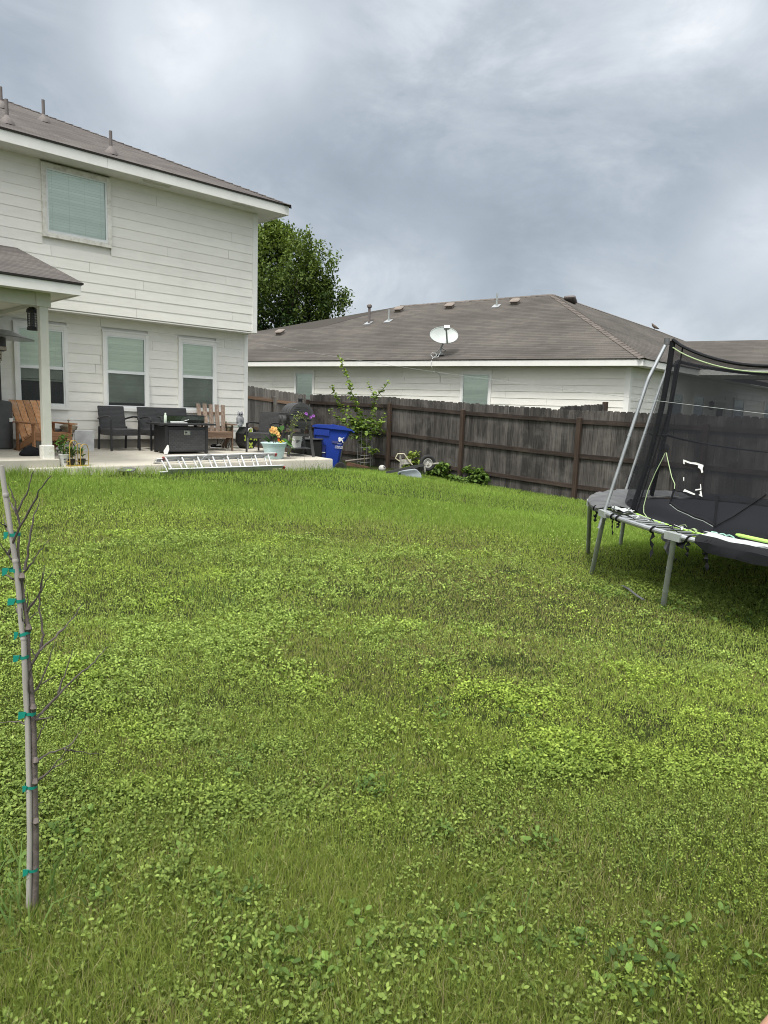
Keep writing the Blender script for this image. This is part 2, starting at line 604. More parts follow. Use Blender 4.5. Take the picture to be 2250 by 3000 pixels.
M['cloth'] = pm('black_cloth', (.014, .0145, .017), (.010, .0105, .0125), rough=.9, scale=14, spec=.2)
M['mat'] = pm('black_jump_mat', (.015, .0155, .02), (.011, .0115, .015), rough=.85, scale=10, spec=.22)
M['pad'] = pm('grey_worn_pad', (.115, .117, .122), (.065, .067, .071), rough=.7, scale=7, bump=.5, bscale=9, dirt=(.25, .25, .25), damt=.35, dscale=4)
M['foam'] = pm('white_foam', (.50, .52, .52), (.38, .41, .41), rough=.8, scale=20)
M['tape'] = pm('white_tape', (.78, .78, .76), rough=.6, scale=25)
M['teal'] = pm('teal_tie_tape', (.010, .25, .185), (.008, .20, .145), rough=.4, scale=20)
M['bamboo'] = pm('bamboo_cane', (.43, .41, .38), (.29, .275, .255), rough=.55, scale=3, stretch=(30, 30, 1), spec=.3, dirt=(.2, .17, .15), damt=.4)
M['bark'] = pm('grey_bark', (.17, .145, .13), (.075, .062, .055), rough=.9, scale=22, bump=.8)
M['twig'] = pm('bare_twig', (.125, .108, .10), (.055, .042, .04), rough=.85, scale=25)
M['stem'] = pm('green_brown_stem', (.14, .13, .06), (.1, .085, .05), rough=.8)
M['tub'] = pm('grey_barrow_tub', (.42, .47, .52), (.36, .41, .46), rough=.5, scale=5, dirt=(.3, .31, .3), damt=.3)
M['chip'] = pm('chipped_white_paint', (.55, .54, .49), (.2, .18, .16), rough=.7, scale=22)
M['rust'] = pm('rusty_board', (.17, .085, .05), (.07, .04, .03), rough=.85, scale=9)
M['grey_wood'] = wood('grey_pole_wood', (.30, .27, .24), (.17, .15, .13), 0)
M['skin'] = pm('skin', (.52, .30, .215), (.47, .265, .185), rough=.5, scale=30)
M['ink'] = pm('tattoo_ink', (.06, .06, .07), rough=.6)
M['shoe'] = pm('blue_grey_shoe', (.10, .13, .165), (.08, .105, .135), rough=.7, scale=30)
M['denim'] = pm('dark_shorts', (.03, .035, .05), rough=.85, scale=30)
M['shirt'] = pm('grey_shirt', (.2, .2, .21), rough=.85, scale=30)
M['hair'] = pm('dark_hair', (.02, .015, .012), rough=.6)
M['eye'] = pm('eye_white', (.7, .7, .68), rough=.3)
M['vent_box'] = pm('roof_vent_paint', (.22, .185, .16), (.17, .14, .12), rough=.7)
M['bird'] = pm('dove_feathers', (.16, .125, .1), (.1, .08, .065), rough=.8, scale=30)
M['can'] = pm('pale_green_can', (.66, .74, .64), rough=.35)
M['blue_d'] = pm('blue_bin_recess_shade', (.004, .014, .13), rough=.5)  # bin blue darkened, the shade of a hollow put into the colour
M['adir_f'] = wood('stained_frame_wood', (.40, .21, .11), (.22, .11, .055), 0, rnd=.2)
M['mint'] = pm('mint_edge_fabric', (.36, .66, .55), rough=.7, scale=20)
M['limerag'] = pm('pale_lime_trim', (.40, .50, .28), (.32, .42, .22), rough=.7, scale=20)
M['chip2'] = pm('worn_white_paint', (.60, .60, .57), (.3, .29, .27), rough=.6, scale=18)
M['cream'] = pm('cream_tube', (.55, .50, .34), (.4, .37, .3), rough=.6, scale=8)
M['lips'] = pm('lips', (.42, .17, .14), rough=.5)
M['cap1'] = pm('grey_ridge_shingle', (.12, .108, .102), (.09, .08, .077), rough=.95, rnd=.15, spec=.15, scale=30)
M['cap2'] = pm('brown_ridge_shingle', (.145, .128, .116), (.108, .095, .087), rough=.95, rnd=.15, spec=.15, scale=30)
M['leaf'] = leafy('leaf_surface')
M['blade'] = leafy('grass_surface', .25, .6, .06)
M['flower'] = leafy('petal_surface', .35, .6)

# ------------------------------------------------------------------ sky and light
scene.view_settings.view_transform = 'Standard'
scene.view_settings.look = 'None'
scene.view_settings.exposure = .92
scene.view_settings.gamma = 1
SUN_EL = R(60)
sun_h = (-F0 * .9 - R0 * .35).normalized()
SUN_DIR = sun_h * math.cos(SUN_EL) + Vector((0, 0, math.sin(SUN_EL)))

w = bpy.data.worlds.new("World")
scene.world = w
w.use_nodes = True
nt = w.node_tree
nt.nodes.clear()
wo = nd(nt, "ShaderNodeOutputWorld")
sky = nd(nt, "ShaderNodeTexSky", sky_type='NISHITA', sun_disc=False, sun_elevation=SUN_EL)
sky.sun_rotation = math.atan2(SUN_DIR.x, SUN_DIR.y)
sky.air_density = 1.2
sky.dust_density = 2.0
bg1 = nd(nt, "ShaderNodeBackground", i_Strength=.06)
lk(nt, sky.outputs[0], bg1.inputs[0])
tc = nd(nt, "ShaderNodeTexCoord")
DIRN = tc.outputs["Generated"]
sep = nd(nt, "ShaderNodeSeparateXYZ")
lk(nt, DIRN, sep.inputs[0])


def mth(op, a, b=None, c=None, clamp=False):
    n = nd(nt, "ShaderNodeMath", operation=op, use_clamp=clamp)
    for s_, v in zip(n.inputs, (a, b, c)):
        if v is None: continue
        if isinstance(v, (int, float)): s_.default_value = v
        else: lk(nt, v, s_)
    return n.outputs[0]


zz = mth('ADD', mth('MAXIMUM', sep.outputs[2], 0.0), .75)
cb = nd(nt, "ShaderNodeCombineXYZ")
lk(nt, mth('DIVIDE', sep.outputs[0], zz), cb.inputs[0])
lk(nt, mth('DIVIDE', sep.outputs[1], zz), cb.inputs[1])
n1 = nd(nt, "ShaderNodeTexNoise", i_Scale=3.0, i_Detail=10, i_Roughness=.5, i_Distortion=.25)
lk(nt, cb.outputs[0], n1.inputs["Vector"])
n2 = nd(nt, "ShaderNodeTexNoise", i_Scale=4.0, i_Detail=12, i_Roughness=.62, i_Distortion=.45)
mp2 = nd(nt, "ShaderNodeMapping")
mp2.inputs["Scale"].default_value = (1, 1, 2.0)
lk(nt, DIRN, mp2.inputs[0])
lk(nt, mp2.outputs[0], n2.inputs["Vector"])
val = mth('MULTIPLY_ADD', n1.outputs["Fac"], .80, .0)
val = mth('MULTIPLY_ADD', n2.outputs["Fac"], .9, val)
val = mth('ADD', val, -.355)
# large lit and shaded cloud masses, each at its own place in the sky
BLOBS = [(590, 60, 7, .32), (860, 120, 5, .22), (470, 230, 5, .10), (1450, 40, 15, .20), (2050, 30, 8, .30), (1110, 830, 8, .30), (1240, 800, 5, .14),
         (2180, 640, 5, .36), (1760, 850, 7, .26), (2000, 900, 7, .13), (1500, 570, 14, -.27), (900, 520, 12, -.12), (1950, 480, 9, -.22), (250, 330, 12, .02),
         (1880, 700, 8, -.06), (1050, 330, 14, -.03), (1350, 720, 9, -.10)]
for (bx, by, deg, amp) in BLOBS:
    d_ = ray(bx, by).normalized()
    dist = nd(nt, "ShaderNodeVectorMath", operation='DISTANCE')
    lk(nt, DIRN, dist.inputs[0])
    dist.inputs[1].default_value = d_
    wob = mth('MULTIPLY_ADD', n2.outputs["Fac"], .22, dist.outputs["Value"])
    mr = nd(nt, "ShaderNodeMapRange", interpolation_type='SMOOTHSTEP')
    lk(nt, wob, mr.inputs["Value"])
    mr.inputs["From Min"].default_value = .10
    mr.inputs["From Max"].default_value = .12 + R(deg) * 1.25
    mr.inputs["To Min"].default_value = amp
    mr.inputs["To Max"].default_value = 0
    val = mth('ADD', val, mr.outputs[0])
cr = ramp(nt, val, [(.14, (.225, .262, .300)), (.36, (.285, .325, .370)), (.55, (.365, .405, .450)), (.74, (.50, .535, .575)), (.95, (.76, .775, .79))])
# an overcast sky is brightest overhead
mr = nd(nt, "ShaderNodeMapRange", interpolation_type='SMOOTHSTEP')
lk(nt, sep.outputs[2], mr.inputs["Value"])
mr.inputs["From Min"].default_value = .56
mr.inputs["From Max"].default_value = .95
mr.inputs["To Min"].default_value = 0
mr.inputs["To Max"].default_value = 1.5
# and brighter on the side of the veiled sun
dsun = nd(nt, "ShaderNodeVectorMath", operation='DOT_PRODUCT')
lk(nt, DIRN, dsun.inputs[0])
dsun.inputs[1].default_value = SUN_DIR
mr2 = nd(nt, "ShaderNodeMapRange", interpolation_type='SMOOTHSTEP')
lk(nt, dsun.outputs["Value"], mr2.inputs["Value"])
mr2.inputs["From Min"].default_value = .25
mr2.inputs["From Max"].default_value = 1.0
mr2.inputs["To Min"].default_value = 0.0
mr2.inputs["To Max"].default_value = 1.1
bg2 = nd(nt, "ShaderNodeBackground")
lk(nt, cr.outputs[0], bg2.inputs[0])
bg2.inputs[1].default_value = .81
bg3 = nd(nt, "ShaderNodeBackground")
bg3.inputs[0].default_value = (.60, .575, .52, 1)   # warm light added to the unseen sky, overhead and sunward
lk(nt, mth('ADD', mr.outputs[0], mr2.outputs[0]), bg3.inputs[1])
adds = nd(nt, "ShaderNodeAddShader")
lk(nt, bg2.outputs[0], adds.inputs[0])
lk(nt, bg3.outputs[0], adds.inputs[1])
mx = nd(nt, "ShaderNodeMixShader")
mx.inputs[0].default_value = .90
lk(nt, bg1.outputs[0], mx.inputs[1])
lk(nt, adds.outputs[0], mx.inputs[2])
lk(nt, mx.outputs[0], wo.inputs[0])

sd = bpy.data.lights.new("sun", 'SUN')
sd.energy = 1.5
sd.angle = R(13)
sd.color = (1, .97, .92)
so = bpy.data.objects.new("sun", sd)
COL.objects.link(so)
so.rotation_euler = SUN_DIR.to_track_quat('Z', 'Y').to_euler()
so.location = (0, 0, 30)

# ------------------------------------------------------------------ terrain
CTRL = np.array([(.6, 2.2, .0), (1.2, 1.2, -.01), (2, .5, -.02), (-1, 1, .02), (-3, 3, .06), (0, 6, .14), (3.2, 11, .47), (6.5, 11, .395), (9.2, 11.2, .345), (0, 11, .49), (-5, 11, .49),
                 (12.9, 13.3, .11), (13, 10.9, 0), (12.9, 7.8, -.09), (12.9, 4, -.14), (6.7, 3.8, -.04), (6.1, 2.7, -.05), (8.5, 4.5, .0), (12.9, 16.8, .2), (5, -3, -.15), (12, -3, -.2),
                 (0, -3, -.05), (6, 7, .14), (9.6, 13.2, .26), (9.6, 16, .30), (-5, 16, .46), (16, 12, .05), (17, 5, .0), (3.5, 4.5, .06)], float)


def _tps():
    P = CTRL[:, :2]
    n = len(P)
    d = np.hypot(P[:, None, 0] - P[None, :, 0], P[:, None, 1] - P[None, :, 1])
    K = np.where(d > 0, d * d * np.log(d + 1e-12), 0) + np.eye(n) * .6
    A = np.zeros((n + 3, n + 3))
    A[:n, :n] = K
    A[:n, n] = 1
    A[:n, n + 1:] = P
    A[n, :n] = 1
    A[n + 1:, :n] = P.T
    return np.linalg.solve(A, np.concatenate([CTRL[:, 2], np.zeros(3)]))


TPSW = _tps()


def ground_np(x, y):
    x = np.clip(np.asarray(x, float), -6, 16.5)
    y = np.clip(np.asarray(y, float), -4, 17)
    n = len(CTRL)
    z = TPSW[n] + TPSW[n + 1] * x + TPSW[n + 2] * y
    for i in range(n):
        d2 = (x - CTRL[i, 0]) ** 2 + (y - CTRL[i, 1]) ** 2
        z = z + TPSW[i] * .5 * d2 * np.log(d2 + 1e-12)
    return z


def G(x, y): return float(ground_np(x, y))


def PG(px, py):
    """point of the lawn seen at a photo pixel"""
    z = 0.0
    for _ in range(30):
        p = PZ(px, py, z)
        z = G(p.x, p.y)
    return Vector((p.x, p.y, z))


def vnoise(x, y, s, seed):
    x = np.asarray(x, float) / s + seed * 17.31
    y = np.asarray(y, float) / s - seed * 9.77
    xi, yi = np.floor(x), np.floor(y)
    fx, fy = x - xi, y - yi
    fx = fx * fx * (3 - 2 * fx)
    fy = fy * fy * (3 - 2 * fy)

    def h(a, b):
        t = np.sin(a * 127.1 + b * 311.7 + seed * 74.7) * 43758.5453
        return t - np.floor(t)
    return (h(xi, yi) * (1 - fx) + h(xi + 1, yi) * fx) * (1 - fy) + (h(xi, yi + 1) * (1 - fx) + h(xi + 1, yi + 1) * fx) * fy


def fbm(x, y, s, seed, o=3):
    t, a, n = 0, 1, 0
    for k in range(o):
        t = t + a * vnoise(x, y, s / 2 ** k, seed + k)
        n += a
        a *= .55
    return t / n


def spot(x, y, px, py, rx, ry):
    """soft patch of the lawn around a place, sizes in metres across / along the view"""
    c = PG(px, py)
    dx, dy = x - c.x, y - c.y
    a = (dx * R0.x + dy * R0.y) / rx
    b = (dx * F0.x + dy * F0.y) / ry
    return np.exp(-(a * a + b * b))


def lawn_masks(x, y):
    d = np.hypot(x, y)
    n = fbm(x, y, .85, 3) * .6 + fbm(x, y, .32, 8, 2) * .4
    far = np.clip((d - 8.2 + 1.5 * (fbm(x, y, 1.6, 21) - .5)) / 1.6, 0, 1)          # longer plain grass by the patio
    near = np.clip((2.9 - d + .5 * (fbm(x, y, .6, 5) - .5)) / .7, 0, 1)
    weed = np.clip((n - .31) / .16, 0, 1)
    weed = weed * (1 - .55 * near)
    weed = weed + .5 * spot(x, y, 1750, 2160, .75, .5) + .35 * spot(x, y, 350, 2150, .9, 1.3) + .35 * spot(x, y, 600, 1850, 1.3, 1.2)
    bareN = fbm(x, y, .5, 33, 2)
    dry = spot(x, y, 1480, 1760, 1.1, 1.4) * 1.15 + spot(x, y, 1330, 1930, .7, .45) * .7 + spot(x, y, 1250, 1570, 1.0, 1.2) * .4 + np.clip((fbm(x, y, .7, 55) - .58) / .1, 0, 1) * .35
    dry = np.clip(dry * (.45 + 1.1 * fbm(x, y, .4, 61, 2)), 0, 1)
    weed = weed * (1 - .75 * np.clip(dry * 1.3, 0, 1)) * (1 - .88 * far)
    bare = np.clip((bareN - .76) / .06, 0, 1) * (1 - far) * .6
    for (px, py, rx, ry, am) in ((2030, 2140, .24, .10, .35), (1480, 1945, .3, .14, 1.0), (1960, 2190, .16, .08, .4), (2170, 2090, .2, .1, .8), (1920, 1930, .25, .12, .8)):
        bare = bare + am * spot(x, y, px, py, rx, ry)
    yel = np.clip(spot(x, y, 1780, 2150, 1.2, .6) * 1.1 + spot(x, y, 1150, 2020, .8, .35) * .6 + .7 * np.clip((fbm(x, y, .6, 77, 2) - .55) / .2, 0, 1), 0, 1)
    return np.clip(weed, 0, 1), np.clip(dry, 0, 1), np.clip(bare, 0, 1), far, yel


def on_lawn(x, y):
    ok = (x < 12.82) & (y < 16.8)
    ok &= ~((y > 11.17 + .012 * (x - 3.7)) & (x < 9.24))
    ok &= ~((x > 9.0) & (x < 9.24) & (y > 13))
    return ok


def ring_points(r0, r1, n, half=41):
    if r1 < 5:                       # wider round the viewer's feet
        half, n = 58, int(n * 58 / 41)
    a = rng.uniform(-R(half), R(half), n) + YAW
    r = np.sqrt(rng.uniform(r0 * r0, r1 * r1, n))
    x, y = r * np.cos(a), r * np.sin(a)
    # also a little behind the camera's left and right edges, for a sidestep
    return x, y


# the earth under the grass
xs = np.concatenate([[-400, -150, -60, -25, -12], np.arange(-6, 16.6, .3), [20, 28, 45, 80, 160, 400]])
ys = np.concatenate([[-400, -150, -60, -25, -10], np.arange(-4, 17.1, .3), [20, 28, 45, 80, 160, 400]])
gx, gy = np.meshgrid(xs, ys)
gz = ground_np(gx, gy)
mb = MB()
mb.v = [tuple(p) for p in np.stack([gx.ravel(), gy.ravel(), gz.ravel()], 1)]
W_ = len(xs)
for j in range(len(ys) - 1):
    for i in range(W_ - 1):
        mb.f.append((j * W_ + i, j * W_ + i + 1, (j + 1) * W_ + i + 1, (j + 1) * W_ + i))
        mb.r.append(.5)
mm, nt_, out_ = new_mat('soil_and_thatch')
tcg = nd(nt_, "ShaderNodeTexCoord")
na = nd(nt_, "ShaderNodeTexNoise", i_Scale=60, i_Detail=8, i_Roughness=.7)
lk(nt_, tcg.outputs["Object"], na.inputs["Vector"])
nb = nd(nt_, "ShaderNodeTexNoise", i_Scale=1.4, i_Detail=4)
lk(nt_, tcg.outputs["Object"], nb.inputs["Vector"])
ra = ramp(nt_, na.outputs["Fac"], [(.3, (.014, .018, .007)), (.55, (.038, .050, .015)), (.75, (.085, .10, .035))])
rb = ramp(nt_, nb.outputs["Fac"], [(.35, (.9, 1.0, .8)), (.65, (1.1, 1.0, 1.0))])
cg = mixc(nt_, 1.0, ra.outputs[0], rb.outputs[0], 'MULTIPLY')
bsg = nd(nt_, "ShaderNodeBsdfPrincipled", i_Roughness=.95)
bsg.inputs["Specular IOR Level"].default_value = .1
lk(nt_, cg, bsg.inputs["Base Color"])
bpg = nd(nt_, "ShaderNodeBump", i_Strength=.8, i_Distance=.03)
lk(nt_, na.outputs["Fac"], bpg.inputs["Height"])
lk(nt_, bpg.outputs[0], bsg.inputs["Normal"])
lk(nt_, bsg.outputs[0], out_.inputs[0])
solo('ground', mb, mm, None, None, kind='structure')


# ------------------------------------------------------------------ grass blades
def blades(x, y, h, wd, lean, col, tipcol=None):
    n = len(x)
    z = ground_np(x, y) - .004
    az = rng.uniform(0, 2 * np.pi, n)
    fz = rng.uniform(0, 2 * np.pi, n)
    lx, ly = np.cos(az) * lean, np.sin(az) * lean
    sx, sy = np.cos(fz) * wd / 2, np.sin(fz) * wd / 2
    B = np.stack([x, y, z], 1)
    S = np.stack([sx, sy, np.zeros(n)], 1)
    m1 = B + np.stack([lx * .30 * h, ly * .30 * h, h * .52], 1)
    hz = h * np.sqrt(np.clip(1 - (lean * .9) ** 2, .12, 1))
    tp = B + np.stack([lx * h, ly * h, hz], 1)
    V = np.stack([B - S, B + S, m1 - S * .8, m1 + S * .8, tp], 1).reshape(-1, 3)
    b = np.arange(n)[:, None, None] * 5
    T = (np.array([[0, 1, 3], [0, 3, 2], [2, 3, 4]])[None] + b).reshape(-1, 3)
    C = np.repeat(col[:, None, :], 5, 1)
    C = C.reshape(-1, 3)
    return V, T, C


def mixcol(a, b, t): return np.asarray(a)[None] * (1 - t[:, None]) + np.asarray(b)[None] * t[:, None]


GV, GT, GC = [], [], []


def push(L, V, T, C):
    n = sum(len(v) for v in L[0])
    L[0].append(V)
    L[1].append(T + n)
    L[2].append(C)


GL = (GV, GT, GC)
for (r0, r1, n) in ((.7, 1.15, 22000), (1.15, 2.4, 150000), (2.4, 3.6, 140000), (3.6, 5.2, 130000), (5.2, 8, 150000), (8, 11.5, 230000), (11.5, 17, 160000)):
    x, y = ring_points(r0, r1, n)
    ok = on_lawn(x, y)
    x, y = x[ok], y[ok]
    weed, dry, bare, far, yel = lawn_masks(x, y)
    keep = rng.uniform(0, 1, len(x)) < (1 - .25 * weed) * (1 - .9 * bare)
    x, y, weed, dry, bare, far, yel = [k[keep] for k in (x, y, weed, dry, bare, far, yel)]
    d = np.hypot(x, y)
    n = len(x)
    near = np.clip((3.0 - d) / 1.0, 0, 1)
    big = fbm(x, y, .7, 91)
    h = rng.uniform(.5, 1.15, n) * (.040 + .050 * near * (big * 1.5) + .030 * far * (.5 + big) - .010 * dry)
    pe = np.clip(1 - np.abs(y - 11.0) / .28, 0, 1) * (x < 9.3)
    h = h * (1 + .8 * pe + 1.3 * pe * (x < 6.2))
    wd = (.0014 + .00040 * d) * rng.uniform(.7, 1.3, n)
    lean = np.clip(rng.normal(.45, .25, n), .05, .95)
    t = rng.uniform(0, 1, n)
    col = mixcol((.146, .202, .040), (.340, .418, .096), t)
    col = col * (1 - far[:, None]) + mixcol((.125, .205, .036), (.255, .36, .078), t) * far[:, None]
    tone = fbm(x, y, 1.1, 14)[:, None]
    col = col * (.78 + .44 * tone) * (.77 + .49 * np.clip((d - 2.5) / 2.5, 0, 1))[:, None]  # lawn's brighter look at grazing distance is put into the blade colour
    straw = rng.uniform(0, 1, n) < (.06 + .42 * dry + .05 * near) * (1 - .8 * far)
    col[straw] = mixcol((.27, .24, .11), (.40, .35, .20), rng.uniform(0, 1, straw.sum()))
    col = col * (1 - .35 * dry[:, None]) + np.array((.23, .225, .075))[None] * .35 * dry[:, None]
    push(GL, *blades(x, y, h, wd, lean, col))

# coarse tufts: broad arching blades in bunches
TUFTS = [(70, 2670, 45, .22, .006), (25, 2610, 30, .22, .007), (150, 2710, 20, .12, .005), (30, 2720, 30, .18, .006), (560, 1745, 60, .14, .006), (640, 1770, 30, .11, .006), (1600, 2235, 50, .13, .006), (1560, 2260, 26, .11, .006), (880, 1375, 80, .40, .007),
         (930, 1385, 60, .34, .007), (835, 1376, 30, .24, .007), (980, 1390, 40, .22, .007), (560, 1378, 40, .2, .007), (650, 1372, 40, .2, .007), (730, 1372, 30, .2, .007), (480, 1385, 40, .18, .007), (1995, 1700, 14, .35, .006), (2080, 1690, 10, .28, .006), (350, 1600, 40, .12, .006), (1130, 2290, 40, .12, .005), (1450, 2760, 60, .12, .004), (700, 2500, 40, .1, .004), (1990, 2600, 50, .11, .004),
         (1700, 1435, 30, .2, .007), (1560, 1420, 30, .18, .007), (1240, 1395, 30, .15, .007)]
for (px, py, n, hh, ww) in TUFTS:
    c = PG(px, py)
    sp = .05 + hh * .35
    x = c.x + rng.normal(0, sp, n)
    y = c.y + rng.normal(0, sp, n)
    ok = on_lawn(x, y)
    x, y = x[ok], y[ok]
    n = len(x)
    t = rng.uniform(0, 1, n)
    col = mixcol((.085, .15, .04), (.16, .24, .07), t)
    push(GL, *blades(x, y, hh * rng.uniform(.5, 1.2, n), ww * rng.uniform(.7, 1.2, n), np.clip(rng.normal(.6, .22, n), .1, .95), col))
go = bpy.data.objects.new('grass', np_mesh('grass', np.concatenate(GV), np.concatenate(GT), np.concatenate(GC), M['blade']))
COL.objects.link(go)
tag(go, 'mown green lawn grass growing between the patio, the fence and the viewer', 'grass', kind='stuff')

# ------------------------------------------------------------------ broad-leaved weeds
LEAF = np.array([(0, 0, 0), (.34, 0, .035), (.70, 0, .04), (1, 0, -.03), (.24, .26, .10), (.62, .27, .10), (.24, -.26, .10), (.62, -.27, .10)], float)
LTRI = np.array([(0, 1, 4), (1, 2, 5), (1, 5, 4), (2, 3, 5), (0, 6, 1), (1, 6, 7), (1, 7, 2), (2, 7, 3)])


def leaves(P, size, az, pitch, rollv, col, wfac=1.0):
    """ovate leaves: P base points, turned by az, raised by pitch, rolled"""
    n = len(P)
    L = np.repeat(LEAF[None], n, 0) * size[:, None, None]
    L[:, :, 1] *= wfac
    cr_, sr_ = np.cos(rollv)[:, None], np.sin(rollv)[:, None]
    y1 = L[:, :, 1] * cr_ - L[:, :, 2] * sr_
    z1 = L[:, :, 1] * sr_ + L[:, :, 2] * cr_
    cp, sp = np.cos(pitch)[:, None], np.sin(pitch)[:, None]
    x2 = L[:, :, 0] * cp - z1 * sp
    z2 = L[:, :, 0] * sp + z1 * cp
    ca, sa = np.cos(az)[:, None], np.sin(az)[:, None]
    V = np.stack([x2 * ca - y1 * sa, x2 * sa + y1 * ca, z2], 2) + P[:, None, :]
    T = (LTRI[None] + (np.arange(n) * 8)[:, None, None]).reshape(-1, 3)
    C = np.repeat(col[:, None, :], 8, 1)
    C = C * np.array([.9, 1.08, 1.05, .95, 1, 1, 1, 1])[None, :, None] * rng.uniform(.62, 1.2, n)[:, None, None]
    return V.reshape(-1, 3), T, C.reshape(-1, 3)


WV, WT, WC = [], [], []
WL = (WV, WT, WC)


def plants(x, y, k, size, hgt, colA, colB, spread=1.0, t=None, wfac=1.0):
    n = len(x)
    z = ground_np(x, y)
    base_az = rng.uniform(0, 2 * np.pi, n)
    if t is None: t = rng.uniform(0, 1, n)
    for i in range(k):
        az = base_az + i * 2.4 + rng.normal(0, .35, n)
        lvl = .35 + .65 * (i + .5) / k
        rad = size * spread * (1.15 - .7 * lvl) * rng.uniform(.3, 1.1, n)
        P = np.stack([x + np.cos(az) * rad, y + np.sin(az) * rad, z + hgt * lvl * rng.uniform(.8, 1.15, n)], 1)
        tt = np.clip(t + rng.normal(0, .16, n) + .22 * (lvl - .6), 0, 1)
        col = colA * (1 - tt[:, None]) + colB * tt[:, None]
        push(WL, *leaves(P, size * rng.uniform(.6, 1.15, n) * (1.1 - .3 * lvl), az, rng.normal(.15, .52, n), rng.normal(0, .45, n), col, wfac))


for (r0, r1, n, k) in ((1.15, 2.4, 7000, 8), (2.4, 3.6, 12500, 7), (3.6, 5.2, 16000, 7), (5.2, 8, 24000, 5), (8, 11.5, 13000, 4)):
    x, y = ring_points(r0, r1, n)
    ok = on_lawn(x, y)
    x, y = x[ok], y[ok]
    weed, dry, bare, far, yel = lawn_masks(x, y)
    keep = rng.uniform(0, 1, len(x)) < np.clip(weed * 1.0 + .06, 0, 1) * (1 - .75 * bare)
    x, y, yel, weed = x[keep], y[keep], yel[keep], weed[keep]
    n = len(x)
    d = np.hypot(x, y)
    kind = fbm(x, y, .45, 44, 2)
    size = (.0080 + .0090 * np.clip((kind - .42) / .2, 0, 1) + .0011 * d) * rng.uniform(.75, 1.25, n)
    hgt = (.018 + .075 * fbm(x, y, .35, 71, 2) ** 1.6) * rng.uniform(.7, 1.3, n)
    cA = mixcol((.130, .194, .040), (.158, .236, .036), yel) * (.76 + .42 * np.clip((d - 2.4) / 2.5, 0, 1))[:, None]  # weeds too: brightness with distance from the viewer painted into the leaves
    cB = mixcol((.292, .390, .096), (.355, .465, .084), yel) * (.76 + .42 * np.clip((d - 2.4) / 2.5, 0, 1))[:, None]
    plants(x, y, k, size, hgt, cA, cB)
# single larger-leaved weeds that stand out
BIGW = [(1060, 2330, .05), (1290, 2470, .05), (960, 2700, .055), (850, 2840, .06), (940, 2860, .055), (1050, 2800, .05), (1230, 2780, .055), (1270, 2830, .05), (1820, 2850, .055), (1930, 2790, .055), (1660, 2820, .05), (2190, 2840, .055),
        (480, 2560, .05), (330, 2670, .05), (1560, 2500, .05), (1530, 2090, .045), (2000, 1780, .075), (1975, 1795, .06), (2035, 1790, .06), (2190, 1815, .07), (2225, 1835, .06), (2150, 1840, .06), (1740, 1735, .055), (1780, 1745, .055), (1815, 1765, .055), (700, 2250, .045), (110, 2580, .05), (260, 2440, .05), (1290, 2100, .045), (640, 2680, .05), (690, 2700, .055), (1500, 2760, .05), (1380, 2720, .05), (1950, 2900, .05), (2080, 2720, .05)]
for (px, py, sz) in BIGW:
    c = PG(px, py)
    m = 6
    x = c.x + rng.normal(0, sz * 1.5, m)
    y = c.y + rng.normal(0, sz * 1.1, m)
    plants(x, y, 8, np.full(m, sz * .72) * rng.uniform(.55, 1.1, m), np.full(m, sz * 1.15) * rng.uniform(.5, 1.3, m), np.array((.075, .13, .034)), np.array((.155, .25, .055)), 1.0)
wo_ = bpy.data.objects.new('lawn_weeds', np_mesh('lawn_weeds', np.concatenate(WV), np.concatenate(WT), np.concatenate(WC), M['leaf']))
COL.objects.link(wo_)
tag(wo_, 'low broad-leaved weeds spread in patches through the lawn', 'weeds', kind='stuff')

# ------------------------------------------------------------------ buildings
def hip_cap(mb, a, b, n1, n2, wd=.145, step=.19):
    """overlapping folded ridge shingles from a up to b between two slopes"""
    a, b = Vector(a), Vector(b)
    d = (b - a).normalized()
    ts = []
    for n in (n1, n2):
        t = d.cross(Vector(n).normalized())
        if t.z > 0: t = -t
        ts.append(t)
    up = (Vector(n1).normalized() + Vector(n2).normalized()).normalized()
    k = max(1, int((b - a).length / step))
    for i in range(k):
        p, q = a.lerp(b, i / k) + up * .017, a.lerp(b, min(1, (i + 1.1) / k)) + up * .006
        vs = [p + ts[0] * wd, p, p + ts[1] * wd, q + ts[0] * wd, q, q + ts[1] * wd]
        vs += [v - up * .008 for v in vs]
        mb.add(vs, [(0, 1, 4, 3), (1, 2, 5, 4), (9, 10, 7, 6), (10, 11, 8, 7), (0, 6, 7, 1), (1, 7, 8, 2), (0, 3, 9, 6), (2, 8, 11, 5)])
    return mb


